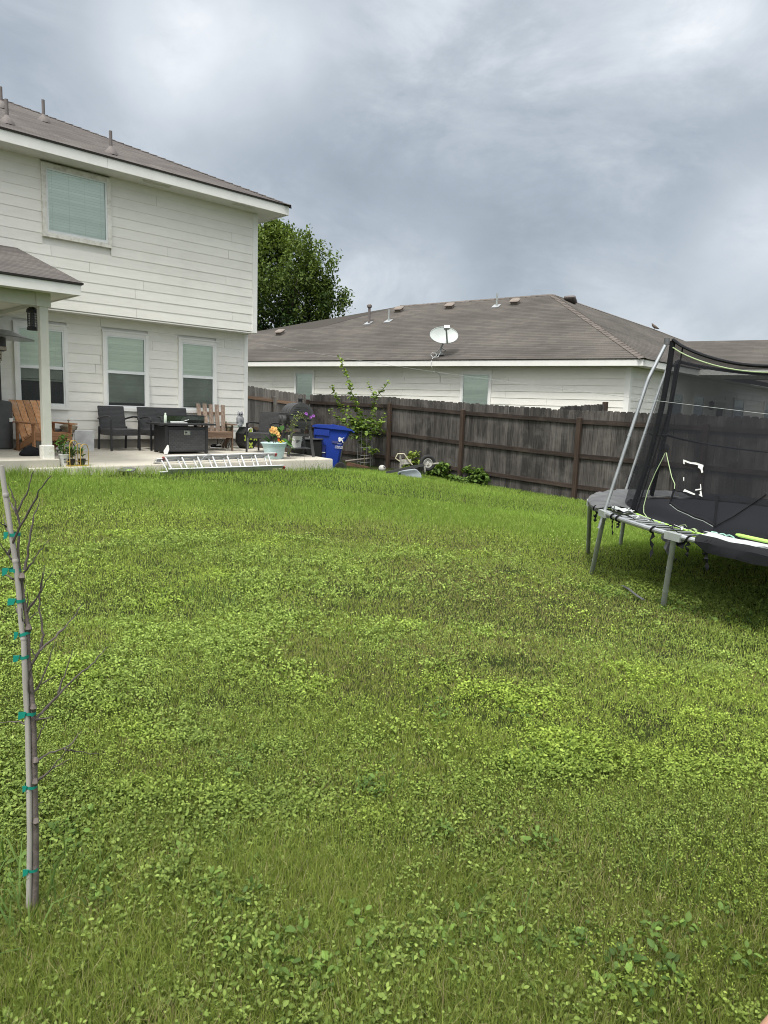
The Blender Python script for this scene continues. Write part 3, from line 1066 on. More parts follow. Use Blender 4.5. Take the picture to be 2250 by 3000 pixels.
def lap_siding(mb, p, u, n, length, z0, z1, course, holes=(), joint=3.6, seed=0):
    """lapped boards on a wall from p along u (unit), n outward; holes = (a0, a1, z0, z1) left open"""
    rr = random.Random(seed)
    u, n = Vector(u), Vector(n)
    z = z0
    while z < z1 - .01:
        zt = min(z + course, z1)
        cuts = [0]
        a = rr.uniform(.8, joint)
        while a < length - .4:
            cuts.append(a)
            a += joint
        cuts.append(length)
        for a0, a1 in zip(cuts, cuts[1:]):
            segs = [(a0 + (.0025 if a0 > 0 else 0), a1 - (.0025 if a1 < length else 0))]
            for (h0, h1, hz0, hz1) in holes:
                if zt > hz0 + .02 and z < hz1 - .02:
                    ns = []
                    for s0, s1 in segs:
                        if h0 > s0: ns.append((s0, min(s1, h0)))
                        if h1 < s1: ns.append((max(s0, h1), s1))
                    segs = [k for k in ns if k[1] - k[0] > .01]
            for s0, s1 in segs:
                jit = rr.uniform(-.0015, .0015)
                b, t, ba = (.0125 if course < .19 else .019) + jit, .004, -.004
                P = []
                for s in (s0, s1):
                    q = Vector(p) + u * s
                    P += [q + n * ba + Vector((0, 0, z)), q + n * b + Vector((0, 0, z)), q + n * t + Vector((0, 0, zt + .004)), q + n * ba + Vector((0, 0, zt + .004))]
                mb.add(P, [(0, 1, 5, 4), (1, 2, 6, 5), (2, 3, 7, 6), (3, 2, 1, 0), (4, 5, 6, 7)], rr.random())
        z = zt
    return mb


def planar(name, polys, mat, parent, th=.03, world=True):
    """roof slopes: polygons (lists of points) each with uv = metres along eave / up slope; a thin slab"""
    vs, fs, uvs = [], [], []
    for (pts, e) in polys:
        pts = [Vector(p) for p in pts]
        e = Vector(e).normalized()
        n = (pts[1] - pts[0]).cross(pts[2] - pts[0]).normalized()
        if n.z < 0: n = -n
        g = n.cross(e)
        b = len(vs)
        vs += pts
        fs.append(tuple(range(b, b + len(pts))))
        uvs.append([(p.dot(e), p.dot(g)) for p in pts])
        b2 = len(vs)
        vs += [p - n * th for p in pts]
        k = len(pts)
        fs.append(tuple(range(b2 + k - 1, b2 - 1, -1)))
        uvs.append([(0, 0)] * k)
        for i in range(k):
            j = (i + 1) % k
            fs.append((b + i, b2 + i, b2 + j, b + j))
            uvs.append([(pts[i].dot(e), 0)] * 4)
    me = bpy.data.meshes.new(name)
    me.from_pydata([tuple(v) for v in vs], [], fs)
    ul = me.uv_layers.new(name="UVMap")
    i = 0
    for f, uvl in zip(me.polygons, uvs):
        for k, uv in zip(f.loop_indices, uvl): ul.data[k].uv = uv
    me.materials.append(mat)
    return part(name, me, mat, parent, world)


def window(parent, P, u, n, wd, ht, double=True, trim=.068, worn=False, slats=None, raise_=0.0, screen=True, world=True, label=None, blindmat=('blind', 'blind_b'), head=.05):
    """P = lower left outer corner of the casing on the wall; u along, n outward"""
    u, n = Vector(u), Vector(n)
    P = Vector(P)
    Zv = Vector((0, 0, 1))

    def B(mb, a0, a1, z0, z1, d0, d1, r=None):
        q = [P + u * a + n * d + Zv * z for z in (z0, z1) for (a, d) in ((a0, d1), (a1, d1), (a1, d0), (a0, d0))]
        mb.add(q, [(0, 3, 2, 1), (4, 5, 6, 7), (0, 1, 5, 4), (1, 2, 6, 5), (2, 3, 7, 6), (3, 0, 4, 7)], r)
    f = MB()
    B(f, 0, trim, 0, ht, .006, .062)
    B(f, wd - trim, wd, 0, ht, .006, .0615)
    B(f, trim, wd - trim, 0, trim, .006, .059)
    B(f, trim, wd - trim, ht - trim, ht, .006, .059)
    if not worn:
        B(f, -.012, wd + .012, ht, ht + .03, .006, .075)
    o = part('window', f, M['trim_worn'] if worn else M['trim'], parent, world, label=label)
    a0, a1, z0, z1 = trim, wd - trim, trim, ht - trim
    fr = MB()
    s = .03
    B(fr, a0, a0 + s, z0, z1, .004, .052)
    B(fr, a1 - s, a1, z0, z1, .004, .052)
    B(fr, a0 + s, a1 - s, z0, z0 + .045, .004, .0515)
    B(fr, a0 + s, a1 - s, z1 - s, z1, .004, .0515)
    zm = (z0 + z1) / 2
    if double:
        B(fr, a0 + s, a1 - s, zm - .028, zm + .028, .012, .0555)
    part('sash_frame', fr, M['vinyl'], o)
    bk = MB()
    B(bk, a0, a1, z0, z1, .0005, .003)
    part('dark_backing', bk, M['dark'], o)  # flat dark sheet on the wall stands in for the unlit room
    # blinds
    bl = MB()
    slats = slats or int((z1 - z0) / .05)
    zb = z0 + .05 + raise_ * (z1 - z0)
    pitch = .047
    z = z1 - .05
    while z > zb:
        rr = random.random()
        jit = random.uniform(-.004, .004)
        q = []
        for a in (a0 + s + .004, a1 - s - .004):
            q += [P + u * a + n * .010 + Zv * (z - .024), P + u * a + n * .0165 + Zv * (z - .02 + jit * .3), P + u * a + n * .0145 + Zv * (z + .022), P + u * a + n * .010 + Zv * (z + .024)]
        bl.add(q, [(0, 1, 5, 4), (1, 2, 6, 5), (2, 3, 7, 6), (0, 3, 2, 1), (4, 5, 6, 7)], rr)
        z -= pitch
    B(bl, a0 + s + .003, a1 - s - .003, zb - .02, zb + .012, .008, .024)
    B(bl, a0 + s + .003, a1 - s - .003, z1 - s - head, z1 - s, .008, .026)
    part('blind', bl, M[blindmat[0]], o)
    for fa in ((.18, .82) if wd < 1.1 else (.1, .37, .63, .9)):
        a = a0 + (a1 - a0) * fa
        cd = MB()
        B(cd, a - .003, a + .003, zb, z1 - .06, .0168, .019)
        part('blind_cord', cd, M['blind_b'], o)
    g = MB()
    if double:
        q = [P + u * a + n * .036 + Zv * z_ for (a, z_) in ((a0 + s, zm + .02), (a1 - s, zm + .02), (a1 - s, z1 - s), (a0 + s, z1 - s))]
        g.add(q, [(0, 1, 2, 3)])
        q = [P + u * a + n * .030 + Zv * z_ for (a, z_) in ((a0 + s, z0 + .04), (a1 - s, z0 + .04), (a1 - s, zm), (a0 + s, zm))]
        g.add(q, [(0, 1, 2, 3)])
    else:
        q = [P + u * a + n * .036 + Zv * z_ for (a, z_) in ((a0 + s, z0 + .04), (a1 - s, z0 + .04), (a1 - s, z1 - s), (a0 + s, z1 - s))]
        g.add(q, [(0, 1, 2, 3)])
    part('glass', g, M['glass_up' if not double else 'glass'], o)
    if screen and double:
        sc = MB()
        q = [P + u * a + n * .047 + Zv * z_ for (a, z_) in ((a0 + s, z0 + .04), (a1 - s, z0 + .04), (a1 - s, zm - .02), (a0 + s, zm - .02))]
        sc.add(q, [(0, 1, 2, 3)])
        part('insect_screen', sc, M['screen'], o)
    return o


YL, YU = 14.26, 13.90          # lower and upper wall planes
XC = 9.12                      # right-hand corner
house = thing('house', 'white two-storey house with lapped siding and a covered back porch', 'house', (2.0, 17.0, .4))
XL = -7.0
mb = MB()
WINS = [(4.17, 5.12), (5.79, 6.74), (7.41, 8.32)]
mb.box((XL, YL + .02, .82), (XC - .02, YL + 8.5, 3.19), .5)
lap_siding(mb, (XL, YL, 0), (1, 0, 0), (0, -1, 0), XC - .07 - XL, .84, 3.2, .183, [(a - XL, b - XL, 1.4, 2.95) for a, b in WINS], seed=3)
lap_siding(mb, (XC, YL + .1, 0), (0, 1, 0), (1, 0, 0), 8.3, .84, 3.2, .183, seed=4)
part('lower_wall', mb, M['siding'], house, True, 0)
mb = MB()
mb.box((XL, YU + .02, 3.23), (XC - .02, YL + 8.5, 5.76), .5)
lap_siding(mb, (XL, YU, 0), (1, 0, 0), (0, -1, 0), XC - .09 - XL, 3.24, 5.77, .183, [(4.62 - XL, 5.86 - XL, 4.47, 5.72)], seed=5)
lap_siding(mb, (XC, YU + .1, 0), (0, 1, 0), (1, 0, 0), 8.6, 3.24, 5.77, .183, seed=6)
part('upper_wall', mb, M['siding'], house, True, 0)
mb = MB()
mb.box((XC - .075, YL - .028, .83), (XC + .022, YL + .09, 3.2))
part('corner_board', mb, M['trim'], house, True)
mb = MB()
mb.box((XC - .095, YU - .028, 3.215), (XC + .024, YU + .09, 5.768))
part('corner_board', mb, M['trim'], house, True)
mb = MB()
mb.box((XL, YL + .015, .3), (XC - .01, YL + 8.4, .825))
part('foundation', mb, M['found'], house, True)
mb = MB()
mb.box((XL, YU - .012, 3.20), (XC + .01, YL + .02, 3.222))
part('overhang_soffit', mb, M['soffit'], house, True)
# eaves
EX, EY, EZ = 9.63, 13.40, 5.77
mb = MB()
mb.box((XL, EY + .022, EZ), (EX - .022, YL + 9, EZ + .02))
so_ = part('eave_soffit', mb, M['soffit'], house, True)
for (x0, x1) in ((6.35, 6.95), (8.35, 8.85)):
    v = MB()
    v.box((x0, EY + .14, EZ - .006), (x1, EY + .27, EZ - .001))
    for k in range(9):
        v.box((x0 + .02, EY + .15 + k * .0125, EZ - .010), (x1 - .02, EY + .155 + k * .0125, EZ - .006))
    part('soffit_vent', v, M['soffit'], so_)
mb = MB()
for (a, b) in ((XL, 2.0), (2.003, 5.62), (5.624, EX)):
    mb.box((a, EY, EZ - .012), (b, EY + .022, EZ + .165))
mb.box((EX - .022, EY + .0225, EZ - .012), (EX, YL + 9, EZ + .165))
part('fascia', mb, M['trim'], house, True)
mb = MB()
mb.box((XL, EY - .018, EZ + .166), (EX + .018, EY + .03, EZ + .19))
mb.box((EX - .03, EY + .031, EZ + .166), (EX + .018, YL + 9, EZ + .19))
part('drip_edge', mb, M['drip'], house, True)
zr = EZ + .195
sl = .4525
dep = 5.2
rx, ry = EX + .03, EY - .03
yb = ry + 2 * dep
ptop = (rx - dep, ry + dep, zr + sl * dep)
planar_roof = planar('roof', [([(XL, ry, zr), (rx, ry, zr), ptop, (XL, ry + dep, zr + sl * dep)], (1, 0, 0)),
                              ([(rx, ry, zr), (rx, yb, zr), ptop], (0, 1, 0)),
                              ([(rx, yb, zr), (XL, yb, zr), (XL, ry + dep, zr + sl * dep), ptop], (1, 0, 0))], M['shingle'], house)
mb = MB()
a, b = Vector((rx, ry, zr)), Vector(ptop)
hip_cap(mb, a, b, (0, -sl, 1), (sl, 0, 1))
part('hip_cap', mb, M['cap1'], planar_roof, smooth=0)


def on_main_roof(px, py): return hit(px, py, (rx, ry, zr), (0, -sl, 1))


for (bx_, by_, h_) in ((4, 315, .33), (21, 360, .33), (128, 355, .35), (325, 449, .34)):
    p = on_main_roof(bx_, by_)
    v = MB()
    v.lathe([(.13, -.05), (.115, .02), (.055, .085), (.034, .12)], 16, p, sx=1, sy=1.1)
    v.lathe([(.03, .1), (.03, h_ + .05), (.02, h_ + .05), (.02, h_ - .1)], 14, p)
    part('vent_pipe', v, M['pipe'], planar_roof)
for (a, b), rs in zip(WINS, (.30, .05, .0)):
    window(house, (a, YL, 1.4), (1, 0, 0), (0, -1, 0), b - a, 1.55, True, raise_=rs, blindmat=('blind_b', 'blind_b'))
window(house, (4.62, YU, 4.47), (1, 0, 0), (0, -1, 0), 1.24, 1.25, False, trim=.075, worn=True, head=.03)
# covered porch
mb = MB()
mb.rbox((3.68, 11.285, .70), (3.80, 11.405, 2.94), .004)
post = part('porch_post', mb, M['porch'], house, True)
mb = MB()
mb.rbox((3.655, 11.262, .685), (3.822, 11.428, .90), .006)
part('post_base', mb, M['trim_worn'], post)
mb = MB()
mb.box((XL, 11.29, 2.94), (3.66, 11.43, 3.165))
mb.box((3.66, 11.43, 2.945), (3.80, YL, 3.16))
mb.box((3.635, 11.265, 2.935), (3.835, 11.455, 3.175))
part('porch_beam', mb, M['porch'], house, True)
mb = MB()
mb.box((XL, 11.435, 3.0), (3.655, YL - .02, 3.02))
part('porch_ceiling', mb, M['soffit'], house, True)
PX0, PY0, PZ0 = 4.16, 10.95, 3.118
mb = MB()
mb.box((XL, PY0, PZ0), (PX0, PY0 + .024, PZ0 + .145))
mb.box((PX0 - .024, PY0 + .0245, PZ0), (PX0, YU - .0, PZ0 + .145))
part('porch_fascia', mb, M['trim'], house, True)
mb = MB()
mb.box((XL, PY0 + .0245, PZ0 + .012), (PX0 - .0245, 11.26, PZ0 + .03))
mb.box((3.84, 11.2605, PZ0 + .0125), (PX0 - .0245, YU - .03, PZ0 + .0305))
part('porch_soffit', mb, M['soffit'], house, True)
mb = MB()
mb.box((XL, PY0 - .016, PZ0 + .146), (PX0 + .016, PY0 + .03, PZ0 + .172))
mb.box((PX0 - .03, PY0 + .031, PZ0 + .146), (PX0 + .016, YU - .02, PZ0 + .172))
part('porch_drip_edge', mb, M['drip'], house, True)
psl = .30
z0 = PZ0 + .178
dd = YU - PY0 + .03
planar('porch_roof', [([(XL, PY0 - .03, z0), (PX0 + .03, PY0 - .03, z0), (PX0 + .03, YU - .025, z0 + psl * dd), (XL, YU - .025, z0 + psl * dd)], (1, 0, 0))], M['shingle'], house)
mb = MB()
mb.prism([(PX0 - .01, PY0 + .05, z0 - .04), (PX0 - .01, YU - .03, z0 - .04), (PX0 - .01, YU - .03, z0 + psl * dd - .05)], (-.02, 0, 0))
part('porch_gable', mb, M['siding'], house, True)

# patio and porch floors
mb = MB()


def patio_z(x, y): return .585 + .075 * (y - 11.15) / 3.1 - .012 * max(0, 6 - x) / 3


def fl(x, y, dz=0): return (x, y, patio_z(x, y) + dz)


ed = [(3.4, 11.10), (9.20, 11.17), (9.20, YL + .03), (3.4, YL + .03)]
nU = 14
prof = [(0.0, -.35), (0.0, -.022), (.008, -.007), (.024, 0)]
vs, fs = [], []
for i in range(nU + 1):
    x = 3.4 + (9.2 - 3.4) * i / nU
    yf = 11.10 + .07 * i / nU
    for (dy, dz) in prof: vs.append(fl(x, yf + dy, dz))
    vs.append(fl(x, YL + .03))
w5 = 5
for i in range(nU):
    for k in range(w5 - 1): fs.append((i * w5 + k, (i + 1) * w5 + k, (i + 1) * w5 + k + 1, i * w5 + k + 1))
mb.add(vs, fs, .5)
mb.add([fl(9.2, 11.17, -.35), fl(9.2, 11.17, -.022), fl(9.2, 11.194, 0), fl(9.2, YL + .03), fl(9.2, YL + .03, -.35)], [(0, 4, 3, 2, 1)], .5)
patio = solo('patio', mb, M['concrete'], None, None, origin=(6, 12, .6), kind='structure')
mb = MB()
mb.rbox((XL, 11.20, .2), (3.88, YL + .02, .70), .015)
solo('porch_floor', mb, M['concrete'], None, None, origin=(0, 12.5, .7), kind='structure')

# ------------------------------------------------------------------ neighbouring house
c1 = PD(1885, 1050, 19.0)
NU = Vector((-.27399, .96173, 0))
NN = Vector((.96173, .27399, 0))
NZ = c1.z
Zv = Vector((0, 0, 1))


NR = Vector((math.cos(R(5)), math.sin(R(5)), 0))      # the end wall runs along this
NRN = Vector((NR.y, -NR.x, 0))


def N(s, n, z): return Vector((c1.x, c1.y, 0)) + NU * s + NR * n + Vector((0, 0, z))


nh = thing('neighbour_house', 'single-storey neighbour house with brown hip roof behind the dark fence', 'house', N(8, 5, .1))
LEN = 20.0
ps = .5
fas = .19
pk = (5.38, 5.448, NZ + .02 + ps * 5.35)
rl = (11.31, 5.04, NZ + .02 + ps * 4.95)
lw1, lw2 = (13.55, 2.88, NZ + .02 + ps * 2.83), (16.45, 2.88, NZ + .02 + ps * 2.83)
q1, q2 = (4.25, 12.03, NZ + 2.13), (3.48, 13.82, NZ + 1.75)
E0 = -.03
front = [N(E0, E0, NZ + .005), N(*pk), N(*rl), N(12.85, 3.42, NZ + .02 + ps * 3.36), N(*lw1), N(*lw2), N(18.75, E0, NZ + .005)]
right = [N(E0, E0, NZ + .005), N(E0, 17.5, NZ + .005), N(*q2), N(*q1), N(*pk)]
back = [N(*pk), N(*q1), N(10, 12.5, NZ + 1.4), N(*rl)]
back2 = [N(*q1), N(*q2), N(E0, 17.5, NZ), N(10, 17.5, NZ), N(10, 12.5, NZ + 1.4)]
back3 = [N(*rl), N(10, 12.5, NZ + 1.4), N(10, 17.5, NZ), N(18.7, 11, NZ), N(*lw2), N(*lw1)]
left = [N(18.75, E0, NZ + .005), N(*lw2), N(18.7, 11.0, NZ + .005)]
# wing that comes forward at the far right
WN = 4.5            # its eave line, metres behind the main eave
wr = NZ + .02
wh = wr + 1.15
wing_f = [N(E0, WN, wr), N(-5.6, WN, wr), N(-2.2, WN + 3, wh), N(2.32, WN + 3, wh)]
wing_e = [N(-5.6, WN, wr), N(-5.6, WN + 6, wr), N(-2.2, WN + 3, wh)]
wing_b = [N(-5.6, WN + 6, wr), N(E0, WN + 6, wr), N(2.32, WN + 3, wh), N(-2.2, WN + 3, wh)]
nroof = planar('roof', [(front, NU), (right, NR), (back, NU), (back2, NU), (back3, NU), (left, NN), (wing_f, NU), (wing_e, NN), (wing_b, NU)], M['shingle2'], nh)
RN_ = (N(E0, 10, NZ + .005) - N(E0, E0, NZ + .005)).cross(N(*pk) - N(E0, E0, NZ + .005)).normalized()
if RN_.z < 0: RN_ = -RN_
FN_ = NN * -ps + Zv
BN_ = NN * ps + Zv
for (a, b, n1, n2) in ((N(E0, E0, NZ + .01), N(*pk), FN_, RN_), (N(-5.6, WN, wr + .01), Vector(wing_f[2]), FN_, NU * -.34 + Zv), (N(*rl), N(*pk), FN_, BN_), (N(*q1), N(*pk), RN_, BN_), (N(*q2), N(*q1), RN_, BN_)):
    part('hip_cap', hip_cap(MB(), a, b, n1, n2, .15), M['cap2'], nroof, smooth=0)
NB = .05
mb = MB()


def nbox(mb, s0, s1, n0, n1, z0, z1, r=None):
    q = [N(s, n, z) for z in (z0, z1) for (s, n) in ((s0, n0), (s1, n0), (s1, n1), (s0, n1))]
    mb.add(q, [(3, 2, 1, 0), (4, 5, 6, 7), (0, 1, 5, 4), (1, 2, 6, 5), (2, 3, 7, 6), (3, 0, 4, 7)], r)


nbox(mb, 0, 9.2, 0, .025, NZ - fas, NZ - .004)
nbox(mb, 9.203, 18.7, 0, .025, NZ - fas, NZ - .004)
nbox(mb, 0, .025, .0255, WN + .02, NZ - fas, NZ - .004)
nbox(mb, -5.55, -.001, WN, WN + .025, NZ - fas + .02, NZ - .004)
nbox(mb, -5.55, -5.525, WN + .026, WN + 6.0, NZ - fas + .02, NZ - .004)
part('fascia', mb, M['trim'], nh, True)
mb = MB()
nbox(mb, .03, 18.7, .026, .52, NZ - fas + .01, NZ - fas + .03)
nbox(mb, .03, .52, .521, 17, NZ - fas + .011, NZ - fas + .031)
nbox(mb, -5.5, .03, WN + .026, WN + 2.4, NZ - fas + .022, NZ - fas + .04)
part('soffit', mb, M['soffit'], nh, True)
WO = .5
WALL = N(0, WO, 0)
mb = MB()
nbox(mb, WO + .02, 18.2, WO + .02, 10.5, .0, NZ - fas + .02, .5)
nbox(mb, WO + .02, 9.0, 10.5, 17.2, .0, NZ - fas + .02, .5)


def endn(px):
    q = hit(px, 1160, N(WO, 0, 0), NRN)
    return (q - N(WO, 0, 0)).dot(NR)


EW = [(endn(1961), endn(1999), .95, 2.5), (endn(2029), endn(2062), .95, 2.5), (endn(2149), endn(2180), .95, 2.5), (endn(2239), endn(2272), .95, 2.5)]
DN = (endn(2093), endn(2126))


def nwin(px0, py0, px1, py1, n_, **kw):
    a = hit(px0, py1, WALL, NN)
    b = hit(px1, py0, WALL, NN)
    s0 = (a - N(0, n_, 0)).dot(NU)
    s1 = (b - N(0, n_, 0)).dot(NU)
    return s0, s1, b.z


s0a, s1a, zta = nwin(1348, 1090, 1443, 1180, WO)
s0b, s1b, ztb = nwin(864, 1088, 923, 1155, WO)
zta = ztb = (zta + ztb) / 2
HA = (1.45, .95)
lap_siding(mb, N(18.2, WO, 0), -NU, -NN, 18.2 - WO, .1, NZ - fas - .0, .2, [(18.2 - s0a, 18.2 - s1a, zta - HA[0], zta), (18.2 - s0b, 18.2 - s1b, ztb - HA[0], ztb)], seed=9)
lap_siding(mb, N(WO, WO, 0), NR, NRN, 16.6, .1, NZ - fas, .2, [(a_ - WO, b_ - WO, c_, d_) for a_, b_, c_, d_ in EW] + [(DN[0] - WO, DN[1] - WO, 0, 2.4)], seed=10)
part('wall', mb, M['siding'], nh, True, 0)
mb = MB()
nbox(mb, WO - .022, WO + .12, WO - .022, WO + .12, .1, NZ - fas + .008)
part('corner_board', mb, M['trim'], nh, True)
mb = MB()
nbox(mb, -5.3, -5.15, WN + .2, WN + .35, .1, NZ - fas + .02)
part('porch_column', mb, M['trim'], nh, True)
window(nh, N(s0a, WO, zta - HA[0]), -NU, -NN, s0a - s1a, HA[0], False, trim=.07, world=True, blindmat=('blind_n',))
window(nh, N(s0b, WO, ztb - HA[0]), -NU, -NN, s0b - s1b, HA[0], False, trim=.06, world=True, raise_=0, blindmat=('blind_n',))
for a_, b_, c_, d_ in EW:
    window(nh, N(WO, a_, c_), NR, NRN, b_ - a_, d_ - c_, True, trim=.06, raise_=.8, blindmat=('blind_b',))


def ebox(mb, n0, n1, z0, z1, d0, d1):
    q = [N(WO, n, z) + NRN * d for z in (z0, z1) for (n, d) in ((n0, d1), (n1, d1), (n1, d0), (n0, d0))]
    mb.add(q, [(0, 3, 2, 1), (4, 5, 6, 7), (0, 1, 5, 4), (1, 2, 6, 5), (2, 3, 7, 6), (3, 0, 4, 7)])


mb = MB()
ebox(mb, DN[0] + .08, DN[1] - .08, .2, 2.3, .0, .03)
dr = part('door', mb, M['porch'], nh, True)
mb = MB()
ebox(mb, DN[0] + .3, DN[1] - .3, 1.2, 2.1, .031, .036)
part('door_glass', mb, M['dark'], dr)
mb = MB()
ebox(mb, DN[0], DN[0] + .08, .2, 2.4, .0, .05)
ebox(mb, DN[1] - .08, DN[1], .2, 2.4, .0, .05)
ebox(mb, DN[0] + .08, DN[1] - .08, 2.3, 2.4, .0, .05)
part('door_frame', mb, M['trim'], dr)
mb = MB()
q = N(WO, endn(2077), 2.0) + NRN * .12
mb.lathe([(.03, 0), (.08, .04), (.07, .22), (.1, .24), (.02, .32)], 10, q)
part('wall_lantern', mb, M['black'], nh, True)


def nroof_hit(px, py): return hit(px, py, N(0, 0, NZ + .02), NN * -ps + Zv)


for (px, py) in ((821, 979), (1169, 912), (1318, 902), (1509, 890)):
    p = nroof_hit(px, py)
    v = MB()
    Mx = Matrix.Translation(p) @ Matrix((( NU.x, NN.x * .894, -NN.x * .447, 0), (NU.y, NN.y * .894, -NN.y * .447, 0), (0, .447, .894, 0), (0, 0, 0, 1)))
    v.rbox((-.17, -.15, .08), (.17, .18, .155), .03, M=Mx)
    v.box((-.13, -.09, -.02), (.13, .13, .08), M=Mx)
    part('roof_vent', v, M['vent_box'], nroof)
RN_ = (N(E0, 10, NZ + .005) - N(E0, E0, NZ + .005)).cross(N(*pk) - N(E0, E0, NZ + .005)).normalized()
if RN_.z < 0: RN_ = -RN_
p = hit(1670, 886, N(E0, E0, NZ + .005), RN_)
v = MB()
v.rbox((-.2, -.2, .05), (.2, .2, .17), .03, M=Matrix.Translation(p) @ Matrix.Rotation(.28, 4, 'Z') @ Matrix.Rotation(R(26), 4, 'Y'))
part('roof_vent', v, M['pipe'], nroof)
for (px, py, h_, rr_, cap) in ((1081, 946, .55, .05, True), (1139, 940, .42, .028, False), (1455, 896, .44, .035, False)):
    p = nroof_hit(px, py)
    v = MB()
    v.lathe([(rr_, -.1), (rr_, h_)], 12, p)
    if cap:
        v.lathe([(.06, h_), (.1, h_ + .03), (.1, h_ + .09), (.05, h_ + .14)], 12, p)
    part('vent_pipe', v, M['pipe'] if cap else M['metal_leg'], nroof)
    v = MB()
    q = [p + NU * a + (NN * .894 + Zv * .447) * b + (Zv * .894 - NN * .447) * .012 for (a, b) in ((-.13, -.2), (.13, -.2), (.13, .1), (-.13, .1))]
    v.prism(q, (0, 0, .006))
    part('pipe_flashing', v, M['metal'], nroof)

# satellite dish on the neighbour's roof
bp_ = nroof_hit(1291, 1040)
dc = bp_ + (R0 * .06 - F0 * .22 + Zv * .58)
dish = thing('satellite_dish', 'pale grey satellite dish on the brown roof above the eave', 'satellite dish', bp_)
ax = (-F0 * .82 + R0 * .10 + Zv * .50).normalized()
ux_ = ax.cross(Zv).normalized()
uy_ = ux_.cross(ax).normalized()
roll = R(-4)
ux2 = ux_ * math.cos(roll) + uy_ * math.sin(roll)
uy2 = uy_ * math.cos(roll) - ux_ * math.sin(roll)
vs, fs = [], []
nr, na_ = 7, 40
for j in range(nr + 1):
    rr_ = j / nr
    for i in range(na_):
        t = 2 * math.pi * i / na_
        vs.append(dc + ux2 * (.44 * rr_ * math.cos(t)) + uy2 * (.31 * rr_ * math.sin(t)) + ax * (.075 * rr_ * rr_ - .06))
for j in range(nr):
    for i in range(na_):
        k = (i + 1) % na_
        fs.append((j * na_ + i, j * na_ + k, (j + 1) * na_ + k, (j + 1) * na_ + i))
mb = MB()
mb.add(vs, fs)
mb.add([p - ax * .012 for p in vs], [tuple(reversed(f)) for f in fs])
mb.tube([vs[nr * na_ + i] for i in range(na_)], .011, 6, closed=True)
part('reflector', mb, M['dish'], dish, True, 60)
mb = MB()
tip = dc + ax * .42 - uy2 * .02
mb.bar(dc - uy2 * .30 - ux2 * .06 + ax * .02, tip - uy2 * .02 + ux2 * .02, .045, .04)
part('feed_arm', mb, M['metal_leg'], dish, True)
mb = MB()
mb.cbox((0, 0, 0), (.17, .09, .10), M=Matrix.Identity(4))
mb.v = [tuple(tip + ux2 * p[0] + uy2 * p[2] + ax * p[1]) for p in mb.v]
mb.tube([tip - ax * .04, tip - ax * .11], [.035, .045], 10)
part('receiver', mb, M['metal'], dish, True)
mb = MB()
mb.tube([bp_ - Zv * .05, bp_ + Zv * .22, dc - ax * .08 - uy2 * .16], .028, 10)
mb.cbox(bp_ + Zv * .02, (.2, .26, .03), .3)
mb.tube([bp_ + NN * .35 + Zv * .17, bp_ + Zv * .22], .014, 6)
mb.tube([bp_ + NU * .25 + Zv * .02, bp_ + Zv * .2], .014, 6)
part('mast', mb, M['metal_leg'], dish, True)
cpts = [nroof_hit(1291, 1040), nroof_hit(1278, 1046)]
mb = MB()
eo = N(0, -.03, 0)
path = [bp_ + Zv * .1]
for (px, py) in ((1283, 1046), (1268, 1047), (1262, 1040), (1266, 1034), (1277, 1035), (1279, 1042), (1268, 1049), (1263, 1062), (1264, 1074), (1268, 1084), (1282, 1092), (1289, 1101), (1289, 1120)):
    path.append(hit(px, py, N(0, -.05 if py < 1078 else WO - .03 - .5 * max(0, (1092 - py) / 18), 0) if py > 1049 else N(0, .05, 0), NN))
mb.tube(path, .011, 6)
part('cable', mb, M['white_m'], dish, True)

# dove on the hip of the roof
p = hit(1917, 967, N(E0, E0, NZ + .005), RN_)
p = p + Zv * .02
bird = thing('bird', 'small dove perched on the right-hand slope of the brown roof', 'bird', p)
sx_ = R0
mb = MB()
pts = [(.20, .03), (.12, .06), (.03, .10), (-.04, .145), (-.085, .19), (-.10, .225), (-.125, .235)]
mb.tube([p + sx_ * a + Zv * b for a, b in pts], [.012, .035, .062, .062, .040, .034, .012], 12)
part('body', mb, M['bird'], bird, True, 80)
mb = MB()
mb.tube([p + sx_ * -.135 + Zv * .232, p + sx_ * -.165 + Zv * .225], [.009, .002], 6)
part('beak', mb, M['black'], bird, True)
for k in (-.02, .02):
    mb = MB()
    mb.tube([p + sx_ * .0 + F0 * k + Zv * .06, p + sx_ * -.01 + F0 * k, p + sx_ * -.035 + F0 * k], .005, 5)
    part('leg', mb, M['rust'], bird, True)

# ------------------------------------------------------------------ fences
FX = 12.92
FTOP = [(17.0, 1.99), (16.83, 1.99), (13.41, 1.945), (10.64, 1.825), (8.05, 1.745), (4.28, 1.70), (-2, 1.62)]


def ftop(y):
    for (ya, za), (yb_, zb_) in zip(FTOP, FTOP[1:]):
        if y >= yb_: return zb_ + (za - zb_) * (y - yb_) / (ya - yb_)
    return FTOP[-1][1]


def picket(mb, p, u, n, wd, zb, zt, th=.016, ear=.028):
    p, u, n = Vector(p), Vector(u), Vector(n)
    sh = [(0, zb), (wd, zb), (wd, zt - ear), (wd - ear * .9, zt), (ear * .9, zt), (0, zt - ear)]
    lean = random.gauss(0, .002)
    q = [p + u * (a + lean * (z - zb)) + Zv * z for a, z in sh]
    mb.prism(q, n * th)


